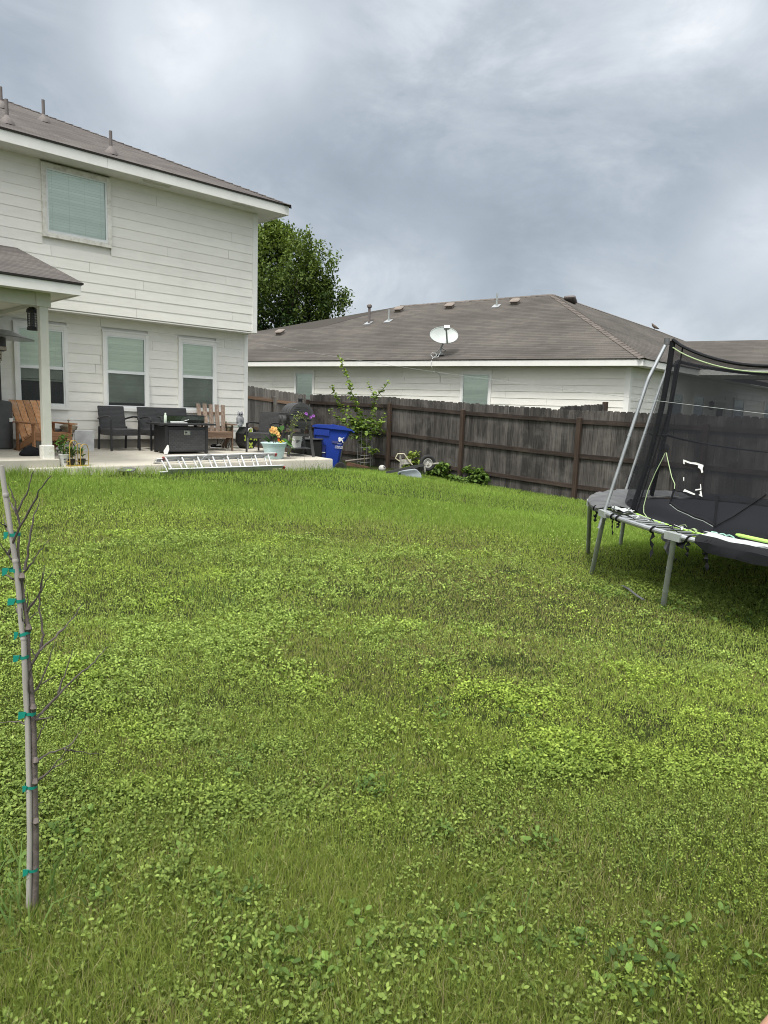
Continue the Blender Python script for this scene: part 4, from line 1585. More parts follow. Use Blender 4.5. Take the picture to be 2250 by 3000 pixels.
random.seed(5)
fence = thing('wooden_fence', 'long dark weathered picket fence with brown posts along the side of the yard', 'fence', (FX, 9, 0))
posts_y = [16.80, 13.33, 10.87, 7.79, 5.25, 2.8, .35, -2.0]
for ya, yb_ in zip(posts_y, posts_y[1:]):
    pa = MB()
    y = ya - .002
    while y > yb_ + .01:
        wd = min(random.uniform(.134, .142), y - yb_)
        t = ftop(y - wd / 2) + random.gauss(0, .008)
        picket(pa, (FX + random.uniform(.0, .010), y, 0), (0, -1, 0), (1, 0, 0), wd + random.uniform(-.003, .003), t - 1.86, t)
        y -= wd
    part('picket_panel', pa, M['picket'], fence, True, 0)
    for hgt in (.235, .93, 1.56):
        r_ = MB()
        p0 = (FX - .02, ya - .03, ftop(ya) - hgt)
        p1 = (FX - .02, yb_ + .03, ftop(yb_) - hgt)
        r_.bar(p0, p1, .036, .088)
        part('rail', r_, M['rail'], fence, True, 0)
for y in posts_y:
    pm_ = MB()
    t = ftop(y) - .17
    pm_.rbox((FX - .125, y - .046, t - 1.75), (FX - .040, y + .046, t + .015), .006)
    part('post', pm_, M['post'], fence, True)

gate = thing('wooden_fence', 'short lighter grey picket fence joining the house corner to the dark fence', 'fence', (11, 16.9, .3))
pa = MB()
x = 9.16
while x < FX - .05:
    wd = random.uniform(.134, .142)
    t = 2.27 - .30 * (x - 9.16) / 3.75 + random.gauss(0, .008)
    picket(pa, (x, 16.93, 0), (1, 0, 0), (0, 1, 0), wd - random.uniform(.002, .006), t - 1.9, t)
    x += wd
part('picket_panel', pa, M['picket_l'], gate, True, 0)
for hgt in (.30, 1.14, 1.65):
    r_ = MB()
    r_.bar((9.16, 16.908, 2.27 - hgt), (FX - .1, 16.908, 1.97 - hgt), .036, .088)
    part('rail', r_, M['rail_l'], gate, True, 0)
for x in (9.25, 11.72, 12.55):
    pm_ = MB()
    t = 2.27 - .30 * (x - 9.16) / 3.75 - .22
    pm_.rbox((x - .045, 16.80, t - 1.7), (x + .045, 16.888, t + .03), .006)
    part('post', pm_, M['picket_l'], gate, True)

far = thing('wooden_fence', 'neighbour fence run seen just above the dark fence, ending at a post', 'fence', (14.3, 8.2, .1))
a = Vector((FX + .06, 8.35, 0))
b = PD(1774, 1174, 16.2)
b.z = 0
u = (b - a).normalized()
ln = (b - a).length
pa = MB()
s = 0
while s < ln - .1:
    wd = .14
    t = 1.80 + .12 * s / ln + random.gauss(0, .008)
    picket(pa, a + u * s, u, u.cross(Zv), wd - .004, t - 1.8, t)
    s += wd
part('picket_panel', pa, M['picket'], far, True, 0)
pm_ = MB()
pm_.rbox((b.x - .05, b.y - .05, 0), (b.x + .05, b.y + .05, 1.96), .006)
part('post', pm_, M['post'], far, True)

# thin line strung across the yard
a = Vector((9.16, 13.87, 3.02))
b = PD(2250, 1187, 5.2)
d = (b - a)
e = b + d * .25
mb = MB()
mb.tube([a.lerp(e, i / 24) - Zv * (.10 * 4 * (i / 24) * (1 - i / 24)) + Zv * .0 for i in range(25)], .0019, 5)
solo('clothesline', mb, M['metal_leg'], 'thin pale line strung from the house corner across the yard past the trampoline', 'line', origin=a)

# ------------------------------------------------------------------ patio furniture
random.seed(21)


def on_patio(px, py):
    z = .62
    for _ in range(12):
        p = PZ(px, py, z)
        z = patio_z(p.x, p.y)
    return Vector((p.x, p.y, z))


def wicker_chair(label, loc, rz, wd=.60, name='wicker_armchair', cat='patio chair', group='black wicker patio seats', arms_flat=False):
    t = thing(name, label, cat, loc, rz, group)
    h = wd / 2
    s = MB()
    s.rbox((-h + .03, -.27, .29), (h - .03, .27, .415), .012)
    part('seat', s, M['wicker'], t)
    b = MB()
    Mx = Matrix.Translation((0, .245, .36)) @ Matrix.Rotation(R(-12), 4, 'X')
    b.rbox((-h + .035, -.018, 0), (h - .035, .018, .50), .008, M=Mx)
    part('backrest', b, M['wicker'], t)
    for sx in (-1, 1):
        l = MB()
        x = sx * (h - .015)
        l.bar((x, -.285, 0), (x, -.275, .60), .032, .032, (0, 1, 0))
        part('leg', l, M['black'], t)
        l = MB()
        l.bar((x * .97, .30, 0), (x * .97, .262, .45), .032, .032, (0, 1, 0))
        part('leg', l, M['black'], t)
        a = MB()
        if arms_flat:
            a.tube([(x, -.285, .60), (x, -.15, .625), (x, .12, .615), (x * .98, .31, .60)], .017, 8)
        else:
            a.tube([(x, -.28, .585), (x, -.262, .628), (x, -.20, .65), (x, -.05, .655), (x, .14, .63), (x * .97, .30, .60)], .018, 8)
        part('armrest', a, M['black'], t)
    return t


p = on_patio(338, 1319)
wicker_chair('black wicker armchair on the patio below the middle ground-floor window', (5.90, 13.78, patio_z(5.9, 13.8)), R(2))
wicker_chair('black wicker two-seat bench partly hidden behind the fire table', (6.96, 13.72, patio_z(6.96, 13.7)), R(2), 1.18, 'wicker_loveseat', 'patio bench')
pc = on_patio(735, 1326)
wicker_chair('black wicker armchair turned side-on behind the pale blue flower pot', (8.62, 12.78, patio_z(8.4, 12.9)), R(-58), .56, arms_flat=True)

# fire table
ft = on_patio(489, 1329)
fx, fy, fz = ft.x + .46, ft.y + .20, patio_z(6.9, 12.9)
fx, fy = 6.80, 12.96
t = thing('fire_table', 'black square-sided gas fire table with woven panels and glass guard', 'fire table', (fx, fy, fz), R(-3))
mb = MB()
mb.rbox((-.43, -.25, .035), (.43, .25, .52), .004)
part('body', mb, M['black'], t)
mb = MB()
mb.rbox((-.375, -.262, .06), (.375, -.2515, .47), .003)
part('front_panel', mb, M['wicker2'], t)
mb = MB()
mb.rbox((-.4415, -.2, .06), (-.4315, .2, .47), .003)
part('side_panel', mb, M['black'], t)
for sx in (-1, 1):
    for sy in (-1, 1):
        l = MB()
        l.rbox((sx * .415 - .028, sy * .238 - .028, 0), (sx * .415 + .028, sy * .238 + .028, .55), .004)
        part('leg', l, M['black'], t)
mb = MB()
mb.rbox((-.58, -.34, .555), (.58, .34, .59), .006)
part('tabletop', mb, M['black'], t)
mb = MB()
mb.rbox((-.065, -.275, .36), (.065, -.2625, .455), .004)
o = part('control_panel', mb, M['chrome'], t)
mb = MB()
mb.lathe([(.016, 0), (.016, .022)], 12, M=Matrix.Translation((-.028, -.276, .415)) @ Matrix.Rotation(R(90), 4, 'X'))
part('knob', mb, M['black'], o)
mb = MB()
mb.lathe([(.011, 0), (.011, .018)], 12, M=Matrix.Translation((.025, -.276, .405)) @ Matrix.Rotation(R(90), 4, 'X'))
part('igniter', mb, M['metal'], o)
mb = MB()
for (a, b) in (((-.40, -.19), (.40, -.19)), ((.40, -.19), (.40, .19)), ((.40, .19), (-.40, .19)), ((-.40, .19), (-.40, -.19))):
    mb.bar((a[0], a[1], .66), (b[0], b[1], .66), .006, .135)
o = part('wind_guard', mb, M['guardglass'], t)
mb = MB()
for (a, b) in (((-.41, -.2), (.41, -.2)), ((.41, -.2), (.41, .2)), ((.41, .2), (-.41, .2)), ((-.41, .2), (-.41, -.2))):
    mb.bar((a[0], a[1], .736), (b[0], b[1], .736), .034, .016)
part('guard_rim', mb, M['black'], o)
mb = MB()
mb.rbox((-.36, -.15, .5905), (.36, .15, .60), .003)
mb.lathe([(.17, 0), (.19, .05), (.13, .10), (.04, .125)], 18, (.22, .03, .60))
part('burner_lid', mb, M['black_m'], t)
top = fz + .59
mb = MB()
c = (fx - .445, fy - .23, top + .001)
mb.lathe([(.026, 0), (.028, .006), (.028, .135), (.022, .15), (.017, .152), (.017, .185), (.013, .192)], 16, c)
solo('spray_can', mb, M['can'], 'white and pale green spray can standing on the left end of the fire table', 'spray can', origin=c)
mb = MB()
c = (fx - .16, fy - .265, top + .002)
mb.bar((fx - .34, fy - .24, top + .012), (fx - .03, fy - .29, top + .012), .05, .02)
mb.tube([(fx - .34, fy - .22, top + .03), (fx - .10, fy - .26, top + .035), (fx + .04, fy - .23, top + .07)], .006, 6)
solo('roasting_tongs', mb, M['white_m'], 'pale tongs and wrapper lying on the front edge of the fire table', 'tongs', origin=c)
mb = MB()
q = [Vector(v) for v in ((-.055, 0, .0), (.01, -.01, -.0), (.05, 0, .09), (.045, .015, .17), (.02, .02, .175), (-.06, .012, .06))]
c = Vector((fx - .47, fy - .325, fz + .005))
mb.prism([c + k for k in q], (.004, .006, 0))
solo('paper_tag', mb, M['white'], 'white paper tag propped against the left foot of the fire table', 'paper', origin=c)


def adirondack(name, label, loc, rz, mslat, mframe, gap, wd=.56, lean=32, tops=(0, 0, 0, 0, 0), ln=.86):
    t = thing(name, label, 'adirondack chair', loc, rz, 'wooden adirondack chairs')
    h = wd / 2
    # back slats
    y0, zb = .16, .25
    cl, sl_ = math.cos(R(lean)), math.sin(R(lean))
    w = wd / 5
    for i in range(5):
        b = MB()
        x0 = -h + i * w + gap / 2
        Mx = Matrix.Translation((0, y0, zb)) @ Matrix.Rotation(R(-lean), 4, 'X')
        fan = (i - 2) * .0 if gap < .02 else (i - 2) * .012
        q = [Vector((x0, 0, -.03)), Vector((x0 + w - gap, 0, -.03)), Vector((x0 + w - gap + fan, 0, ln + tops[i])), Vector((x0 + fan, 0, ln + tops[i] + .004))]
        b.prism([Mx @ k for k in q], Mx.to_3x3() @ Vector((0, .02, 0)))
        part('back_slat', b, mslat, t, smooth=0)
    r_ = MB()
    for zz_ in (.16, .52):
        Mx = Matrix.Translation((0, y0, zb)) @ Matrix.Rotation(R(-lean), 4, 'X')
        r_.box((-h + .01, .0205, zz_), (h - .01, .045, zz_ + .07), M=Mx)
        part('back_brace', r_, mframe, t, smooth=0)
        r_ = MB()
    for i in range(5):
        s = MB()
        y = -.37 + i * .105
        z = .385 - (y + .37) * .27
        s.bar((-h, y, z), (h, y, z), .092, .02, (0, -.27, 1))
        part('seat_slat', s, mframe, t, smooth=0)
    s = MB()
    s.box((-h - .005, -.435, .27), (h + .005, -.413, .385))
    part('front_apron', s, mframe, t, smooth=0)
    for sx in (-1, 1):
        st = MB()
        x = sx * (h - .03)
        q = [(x, -.41, .37), (x, -.41, .27), (x, .50, .0), (x, .58, .0), (x, .56, .06), (x, .2, .20)]
        st.prism(q, (sx * .022, 0, 0))
        part('side_rail', st, mframe, t, smooth=0)
        l = MB()
        l.box((sx * (h + .012) - .045 * (sx < 0) * 0 - .011, -.43, 0), (sx * (h + .012) + .011, -.33, .535))
        part('front_leg', l, mframe, t, smooth=0)
        l = MB()
        l.box((sx * (h + .012) - .011, .27, 0.0), (sx * (h + .012) + .011, .36, .535))
        part('back_leg', l, mframe, t, smooth=0)
        a = MB()
        xa = sx * (h + .03)
        q = [(xa - sx * .075, -.49, .5355), (xa + sx * .065, -.49, .5355), (xa + sx * .07, -.2, .5355), (xa + sx * .03, .44, .5355), (xa - sx * .045, .44, .5355), (xa - sx * .07, -.2, .5355)]
        if sx < 0: q = q[::-1]
        a.prism(q[::-1], (0, 0, .022))
        part('armrest', a, mframe, t, smooth=0)
    return t


adirondack('adirondack_chair', 'orange-stained slatted wooden chair beside the porch post', (4.30, 13.22, patio_z(4.4, 13.3)), R(4), M['adir'], M['adir_f'], .013, .60, 38)
adirondack('adirondack_chair', 'weathered brown wooden chair with gapped slats beside the fire table', (7.90, 13.60, patio_z(7.9, 13.5)), R(-20), M['adir_w'], M['adir_d'], .034, .60, 20, (.01, .012, .0, .0, -.005), .75)

# owl on a small glass table
gt = Vector((8.52, 13.86, patio_z(8.5, 13.9)))
t = thing('side_table', 'low black wire side table with a glass top by the house corner', 'side table', gt)
mb = MB()
mb.rbox((-.27, -.2, .475), (.30, .2, .483), .002)
part('tabletop', mb, M['tabglass'], t)
mb = MB()
mb.tube([(-.275, -.205, .468), (.305, -.205, .468), (.305, .205, .468), (-.275, .205, .468)], .008, 6, closed=True)
part('rim', mb, M['black'], t)
for (a, b) in ((-.26, -.19), (.29, -.19), (.29, .19), (-.26, .19)):
    l = MB()
    l.tube([(a, b, .47), (a * 1.04, b * 1.04, 0)], .008, 6)
    part('leg', l, M['black'], t)
c = gt + Vector((.17, -.03, .484))
ow = thing('owl_statue', 'grey plastic owl decoy standing on the small glass table', 'owl statue', c, R(-25))
mb = MB()
mb.lathe([(.045, 0), (.062, .02), (.05, .045), (.068, .09), (.078, .15), (.07, .2), (.052, .225), (.062, .26), (.06, .295), (.035, .318), (.004, .322)], 20, sy=.85)
part('body', mb, M['owl'], ow, smooth=60)
for sx in (-1, 1):
    mb = MB()
    mb.lathe([(.022, 0), (.008, .03), (.001, .045)], 8, (sx * .038, -.01, .298))
    part('ear_tuft', mb, M['owl'], ow)
    mb = MB()
    mb.lathe([(.004, -.006), (.015, -.002), (.015, .004), (.004, .008)], 12, M=Matrix.Translation((sx * .024, -.052, .268)) @ Matrix.Rotation(R(90), 4, 'X'))
    part('eye', mb, M['black'], ow)
    mb = MB()
    mb.lathe([(.006, -.11), (.03, -.06), (.034, .02), (.02, .07)], 10, (sx * .068, .01, .13), sx=.5)
    part('wing', mb, M['owl'], ow, smooth=60)
mb = MB()
mb.lathe([(.011, 0), (.001, .03)], 6, M=Matrix.Translation((0, -.055, .252)) @ Matrix.Rotation(R(120), 4, 'X'))
part('beak', mb, M['black'], ow)

# black octagonal case with leaf motifs under and beside the table
oc = Vector((8.80, 13.72, patio_z(8.8, 13.7) + .001))
t = thing('octagonal_case', 'black octagonal case printed with yellow-green leaf rosettes', 'case', oc, R(18))
mb = MB()
o8 = []
for k in range(8):
    a = R(22.5 + 45 * k)
    o8.append((.255 * math.cos(a), -.11, .236 + .255 * math.sin(a)))
mb.prism(o8[::-1], (0, .24, 0))
part('shell', mb, M['black_ball'], t, smooth=0)
for (cx0, cz0) in ((0, .395), (0, .075), (-.16, .236), (.16, .236), (0, .236)):
    mb = MB()
    for k in range(4):
        a = R(45 + 90 * k)
        rr_ = .075 if (cx0, cz0) != (0, .236) else .05
        c0 = Vector((cx0 + math.cos(a) * rr_ * .62, -.1115, cz0 + math.sin(a) * rr_ * .62))
        pl = []
        for j in range(10):
            th = 2 * math.pi * j / 10
            lx, lz = math.cos(th) * rr_ * .52, math.sin(th) * rr_ * .30
            pl.append(c0 + Vector((lx * math.cos(a) - lz * math.sin(a), 0, lx * math.sin(a) + lz * math.cos(a))))
        mb.prism(pl, (0, -.003, 0))
    part('leaf_rosette', mb, M['yellowgreen'], t, smooth=0)
mb = MB()
c = Vector((8.66, 13.40, patio_z(8.7, 13.4)))
base = c + Vector((.0, 0, .36))
mb.tube([base + Vector((-.05, 0, -.06)), base + Vector((-.055, 0, .02)), base + Vector((-.02, 0, .10)), base + Vector((.04, 0, .115)), base + Vector((.08, .01, .07)), base + Vector((.085, .01, .03))], .011, 8)
mb.tube([base + Vector((-.05, 0, -.06)), c + Vector((-.04, .0, .16)), c + Vector((-.03, .02, .01))], .011, 8)
solo('garden_hose', mb, M['white'], 'short white hose loop hanging in front of the octagonal case', 'hose', origin=c)


def bowl_stand(label, loc, rz=0):
    t = thing('fire_bowl', label, 'fire bowl', loc, rz, 'metal bowls on wire stands')
    mb = MB()
    mb.lathe([(.03, .33), (.11, .36), (.15, .43), (.155, .46), (.145, .46)], 18)
    part('bowl', mb, M['brass'], t)
    mb = MB()
    mb.lathe([(.15, .462), (.09, .50), (.03, .525), (.012, .53), (.012, .555), (.024, .57), (.012, .585), (.002, .60)], 18)
    part('lid', mb, M['brass'], t)
    for k in range(3):
        a = R(120 * k + 20)
        l = MB()
        l.tube([(.13 * math.cos(a), .13 * math.sin(a), .44), (.05 * math.cos(a), .05 * math.sin(a), .2), (.17 * math.cos(a), .17 * math.sin(a), 0)], .008, 6)
        part('leg', l, M['black'], t)
    return t


bowl_stand('small brass bowl with a finial lid beside the orange wooden chair', (4.92, 13.72, patio_z(4.9, 13.7)))
bowl_stand('small brass bowl on a wire stand behind the weathered wooden chair', (8.42, 13.98, patio_z(8.4, 14)))
# white elbow pipe, bin, marble board
c = Vector((5.02, 14.05, patio_z(5, 14)))
mb = MB()
mb.tube([c + Vector((-.06, .15, .44)), c + Vector((-.01, .10, .45)), c + Vector((.05, .04, .425)), c + Vector((.08, .0, .36)), c + Vector((.085, 0, .30))], .045, 12)
mb.tube([c + Vector((.085, 0, .31)), c + Vector((.085, 0, 0))], .03, 10)
solo('vent_elbow', mb, M['white'], 'white plastic elbow pipe coming out of the wall behind the brass bowl', 'pipe', origin=c)
c = Vector((5.16, 13.62, patio_z(5.1, 13.6)))
mb = MB()
mb.rbox((-.02, -.17, 0), (.02, .17, .40), .004, M=Matrix.Translation(c) @ Matrix.Rotation(R(78), 4, 'Z') @ Matrix.Rotation(R(-8), 4, 'Y'))
solo('marble_board', mb, M['marble'], 'grey marbled board with a pale edge leaning behind the plants', 'board', origin=c)
c = Vector((4.72, 13.95, patio_z(4.7, 13.9)))
t = thing('storage_bin', 'white plastic bin with a dark lid behind the orange wooden chair', 'storage bin', c)
mb = MB()
mb.rbox((-.26, -.17, 0), (.26, .17, .36), .03)
part('tub', mb, M['white'], t)
mb = MB()
mb.rbox((-.28, -.19, .361), (.28, .19, .40), .012)
part('lid', mb, M['pad'], t)

# patio heater
hp = Vector((3.74, 13.68, .70))
t = thing('patio_heater', 'tall black patio heater with a pale metal dome under the porch', 'patio heater', hp)
mb = MB()
mb.lathe([(.16, 0), (.185, .02), (.19, .74), (.175, .78), (.05, .80)], 28)
part('base', mb, M['black_m'], t)
mb = MB()
mb.cbox((.136, -.136, .48), (.10, .008, .06), R(45))
part('label', mb, M['white'], t)
mb = MB()
mb.tube([(0, 0, .79), (0, 0, 1.42)], .042, 16)
part('pole', mb, M['black'], t)
mb = MB()
mb.tube([(0, 0, 1.40), (0, 0, 1.58)], .05, 12)
mb.box((-.05, -.075, 1.43), (.05, -.04, 1.58))
o = part('control_box', mb, M['brass'], t)
for z in (1.47, 1.53):
    mb = MB()
    mb.lathe([(.018, 0), (.018, .025)], 12, M=Matrix.Translation((.01, -.075, z)) @ Matrix.Rotation(R(90), 4, 'X'))
    part('knob', mb, M['black'], o)
mb = MB()
mb.lathe([(.10, 1.585), (.135, 1.60), (.135, 1.80), (.12, 1.83)], 24)
part('burner', mb, M['black_m'], t)
mb = MB()
mb.lathe([(.137, 1.60), (.142, 1.605), (.142, 1.655), (.137, 1.66)], 24, cap=False)
part('burner_band', mb, M['brass'], t)
mb = MB()
mb.lathe([(.47, 1.815), (.30, 1.87), (.12, 1.93), (.02, 1.94), (.02, 1.93), (.12, 1.92), (.30, 1.86), (.47, 1.807)], 36, M=Matrix.Rotation(R(3), 4, 'Y'))
part('reflector', mb, M['metal'], t)

t.scale = (1.06, 1.06, 1.06)

# bug zapper hanging from the porch beam
zp = PY(96, 968, 11.62)
t = thing('bug_zapper', 'black cage bug zapper lantern hanging beside the porch post', 'bug zapper', (zp.x, zp.y, zp.z))
mb = MB()
mb.lathe([(.074, 0), (.08, .01), (.08, .03), (.07, .055)], 8, M=Matrix.Rotation(R(22), 4, 'Z'))
part('base', mb, M['black'], t, smooth=0)
mb = MB()
mb.lathe([(.078, .26), (.086, .27), (.075, .31), (.04, .335), (.015, .34)], 8, M=Matrix.Rotation(R(22), 4, 'Z'))
part('hood', mb, M['black'], t, smooth=0)
mb = MB()
for k in range(16):
    a = 2 * math.pi * k / 16
    mb.tube([(.066 * math.cos(a), .066 * math.sin(a), .05), (.07 * math.cos(a), .07 * math.sin(a), .265)], .0032, 4)
for z in (.085, .12, .155, .19, .225):
    mb.tube([(.07 * math.cos(2 * math.pi * k / 16), .07 * math.sin(2 * math.pi * k / 16), z) for k in range(16)], .0028, 4, closed=True)
part('cage', mb, M['black'], t)
mb = MB()
mb.tube([(0, 0, .05), (0, 0, .265)], .03, 10)
part('tube_lamp', mb, M['pad'], t)
mb = MB()
mb.tube([(0, 0, .34), (.0, .01, .37), (0, 0, 3.02 - zp.z - .005)], .004, 5)
part('hanging_wire', mb, M['black'], t)


# ------------------------------------------------------------------ plant helpers
def leaf_mesh(L, mat, name):
    return np_mesh(name, np.concatenate(L[0]), np.concatenate(L[1]), np.concatenate(L[2]), mat)


def leaf_cloud(P, size, colA, colB, origin, pitch=(0, .5), az=None, wfac=1.0, rollv=.4, t=None):
    """leaf mesh around given points (world), returned relative to origin"""
    P = np.asarray(P, float) - np.asarray(origin, float)
    n = len(P)
    L = ([], [], [])
    if az is None: az = rng.uniform(0, 2 * np.pi, n)
    if t is None: t = rng.uniform(0, 1, n)
    col = mixcol(colA, colB, t)
    push(L, *leaves(P, np.asarray(size) * rng.uniform(.7, 1.25, n), az, rng.normal(pitch[0], pitch[1], n), rng.normal(0, rollv, n), col, wfac))
    return L


# pale blue pot with flowers
pp = on_patio(808, 1343)
pp = Vector((8.03, 11.55, patio_z(8, 11.5)))
t = thing('flower_pot', 'pale blue plastic pot of orange flowers on the patio edge', 'flower pot', pp)
mb = MB()
mb.lathe([(.165, 0), (.175, .01), (.215, .22), (.222, .225), (.222, .245), (.235, .25), (.24, .285), (.262, .29), (.265, .305), (.255, .312), (.235, .30)], 32)
part('pot', mb, M['pot'], t)
mb = MB()
mb.lathe([(.232, .282), (.1, .296), (.002, .30)], 20)
part('soil', mb, M['bark'], t)
L = ([], [], [])
Pq, sz, az, pi_ = [], [], [], []
for i in range(15):
    a = rng.uniform(-.6, 1.0)
    Pq.append((.07 + rng.normal(0, .045), rng.normal(0, .05), .33 + rng.uniform(0, .22)))
    sz.append(rng.uniform(.10, .19)); az.append(rng.uniform(0, 6.28)); pi_.append(rng.uniform(.3, 1.2))
for (q, s_, a_, p_) in (((-.12, -.05, .30), .28, 2.8, .75), ((-.16, -.08, .30), .2, 2.3, .5), ((.13, -.12, .36), .22, -.9, -.45), ((.18, -.08, .30), .26, -.5, -.5), ((.1, -.14, .40), .17, -1.4, -.6)):
    Pq.append(q); sz.append(s_); az.append(a_); pi_.append(p_)
n = len(Pq)
push(L, *leaves(np.array(Pq), np.array(sz), np.array(az), np.array(pi_), rng.normal(0, .3, n), mixcol((.035, .10, .025), (.09, .2, .045), rng.uniform(0, 1, n)), .9))
part('foliage', leaf_mesh(L, M['leaf'], 'foliage'), None, t)


def flower(parent, c, r, face, col, ccol, name='flower', pet=6):
    L = ([], [], [])
    face = Vector(face).normalized()
    q = face.to_track_quat('Z', 'Y')
    n = pet
    V = []
    az = np.arange(n) * 2 * np.pi / n
    v, T, C = leaves(np.zeros((n, 3)), np.full(n, r), az, np.full(n, .35), np.zeros(n), np.repeat(np.array(col)[None], n, 0) * rng.uniform(.85, 1.1, (n, 1)), 1.5)
    push(L, v, T, C)
    v, T, C = leaves(np.array([(0, 0, r * .1)] * 5), np.full(5, r * .34), np.arange(5) * 1.2566, np.full(5, .7), np.zeros(5), np.repeat(np.array(ccol)[None], 5, 0), 1.5)
    push(L, v, T, C)
    mat_ = q.to_matrix()
    me = leaf_mesh(L, M['flower'], name)
    me.transform(Matrix.Translation(Vector(c)) @ mat_.to_4x4())
    return part(name, me, None, parent)


for (a, b, c_, r_) in ((-.155, -.10, .53, .062), (-.10, -.13, .52, .062), (-.055, -.15, .50, .066), (-.115, -.11, .58, .055), (-.065, -.12, .575, .05), (-.02, -.15, .455, .06), (-.09, -.12, .545, .05)):
    flower(t, (a, b, c_), r_, (-.2 + rng.normal(0, .3), -1, .45 + rng.normal(0, .2)), (.85, .55, .22), (.78, .36, .10))
for (a, b, c_) in ((-.03, -.2, .34), (.06, -.2, .345), (.0, -.21, .315)):
    flower(t, (a, b, c_), .04, (0, -.6, .8), (.70, .62, .06), (.3, .35, .05), 'yellow_bloom')
flower(t, (-.045, -.2, .375), .035, (0, -1, .3), (.75, .09, .03), (.8, .4, .05), 'red_bloom')
mb = MB()
for (a, b, c_) in ((-.12, -.11, .52), (-.05, -.14, .47), (-.03, -.19, .36)):
    mb.tube([(a * .3, b * .3, .29), (a * .8, b * .8, c_ * .8), (a, b, c_)], .006, 5)
part('stalks', mb, M['stem'], t)

# barrel grill, seen from its end
gx0, gy0 = 8.78, 11.68
gz0 = patio_z(gx0, gy0 + .3)
t = thing('barrel_grill', 'black barrel charcoal grill on angled legs at the patio corner', 'grill', (gx0, gy0, gz0), R(-23))
mb = MB()
n = 26
Lb = .78
rB = .245
zc_ = .83
low = [(rB * math.cos(math.pi + math.pi * k / 14), zc_ + rB * math.sin(math.pi + math.pi * k / 14)) for k in range(15)]
mb.prism([(a, .0, b) for a, b in low], (0, Lb, 0))
part('firebox', mb, M['black_m'], t, smooth=30)
up_ = [((rB + .006) * math.cos(math.pi * k / 16), zc_ + .006 + (rB + .006) * math.sin(math.pi * k / 16)) for k in range(17)]
mb = MB()
mb.prism([(a, -.012, b) for a, b in up_], (0, Lb + .02, 0))
for yy in (.12, .36, .60):
    arc = [((rB + .011) * math.cos(math.pi * k / 16), yy, zc_ + (rB + .011) * math.sin(math.pi * k / 16)) for k in range(17)]
    mb.tube(arc, .007, 6)
o = part('lid', mb, M['black_m'], t, smooth=30)
rb_ = MB()
for k, z in enumerate((.05, .09, .13, .17)):
    hw = math.sqrt(max(0, (rB - .02) ** 2 - z * z)) * .85
    rb_.bar((-hw, -.016, zc_ + z), (hw, -.016, zc_ + z), .01, .012)
part('end_ribs', rb_, M['black_m'], o)
hd = MB()
hd.tube([(-rB - .015, .08, zc_ + .03), (-rB - .07, .08, zc_ + .035), (-rB - .07, .7, zc_ + .035), (-rB - .015, .7, zc_ + .03)], .012, 8)
part('handle', hd, M['black'], o)
ch = MB()
ch.lathe([(.042, .2), (.042, .33), (.048, .332), (.048, .345), (.02, .36)], 16, (.03, .26, zc_))
ch.box((-.055, .20, zc_ + .325), (.09, .32, zc_ + .333))
part('chimney', ch, M['black'], o)
mb = MB()
mb.tube([(-.20, -.03, zc_ - .075), (-.17, -.075, zc_ - .08), (.17, -.075, zc_ - .08), (.20, -.03, zc_ - .075)], .016, 8)
mb.box((-.18, -.065, zc_ - .098), (.18, -.03, zc_ - .088))
part('end_handle', mb, M['black'], t)
for (yy, rr_) in ((.2, .085), (.5, .085)):
    mb = MB()
    mb.lathe([(.05, 0), (rr_, .01), (rr_, .08), (.05, .095)], 16, M=Matrix.Translation((-rB - .12, yy, zc_ - .09)) @ Matrix.Rotation(R(90), 4, 'Y'))
    part('side_damper', mb, M['black_m'], t)
for sx in (-1, 1):
    for yy in (.02, Lb - .06):
        l = MB()
        l.bar((sx * .165, yy, zc_ - .14), (sx * .265, yy - .015, .0 if (sx < 0 or yy < .3) else .08), .058, .03, (0, 1, 0))
        part('leg', l, M['black_m'], t)
for (zz_, yy) in ((.44, .02), (.17, Lb - .05), (.44, Lb - .05)):
    l = MB()
    hw = .165 + .1 * (1 - zz_ / .75)
    l.bar((-hw, yy, zz_), (hw, yy, zz_), .03, .055)
    part('crossbar', l, M['black_m'], t)
mb = MB()
mb.box((-.24, .06, .15), (.24, Lb - .07, .165))
part('bottom_shelf', mb, M['black_m'], t)
mb = MB()
mb.box((-.17, -.005, zc_ - .27), (.17, Lb, zc_ - .245))
part('upper_shelf', mb, M['black_m'], t)
for sx in (-1, 1):
    wv = MB()
    wv.lathe([(.04, -.02), (.075, -.02), (.082, -.01), (.082, .01), (.075, .02), (.04, .02)], 20, M=Matrix.Translation((sx * .275, Lb - .06, .082)) @ Matrix.Rotation(R(90), 4, 'Y'))
    part('wheel', wv, M['rubber'], t)
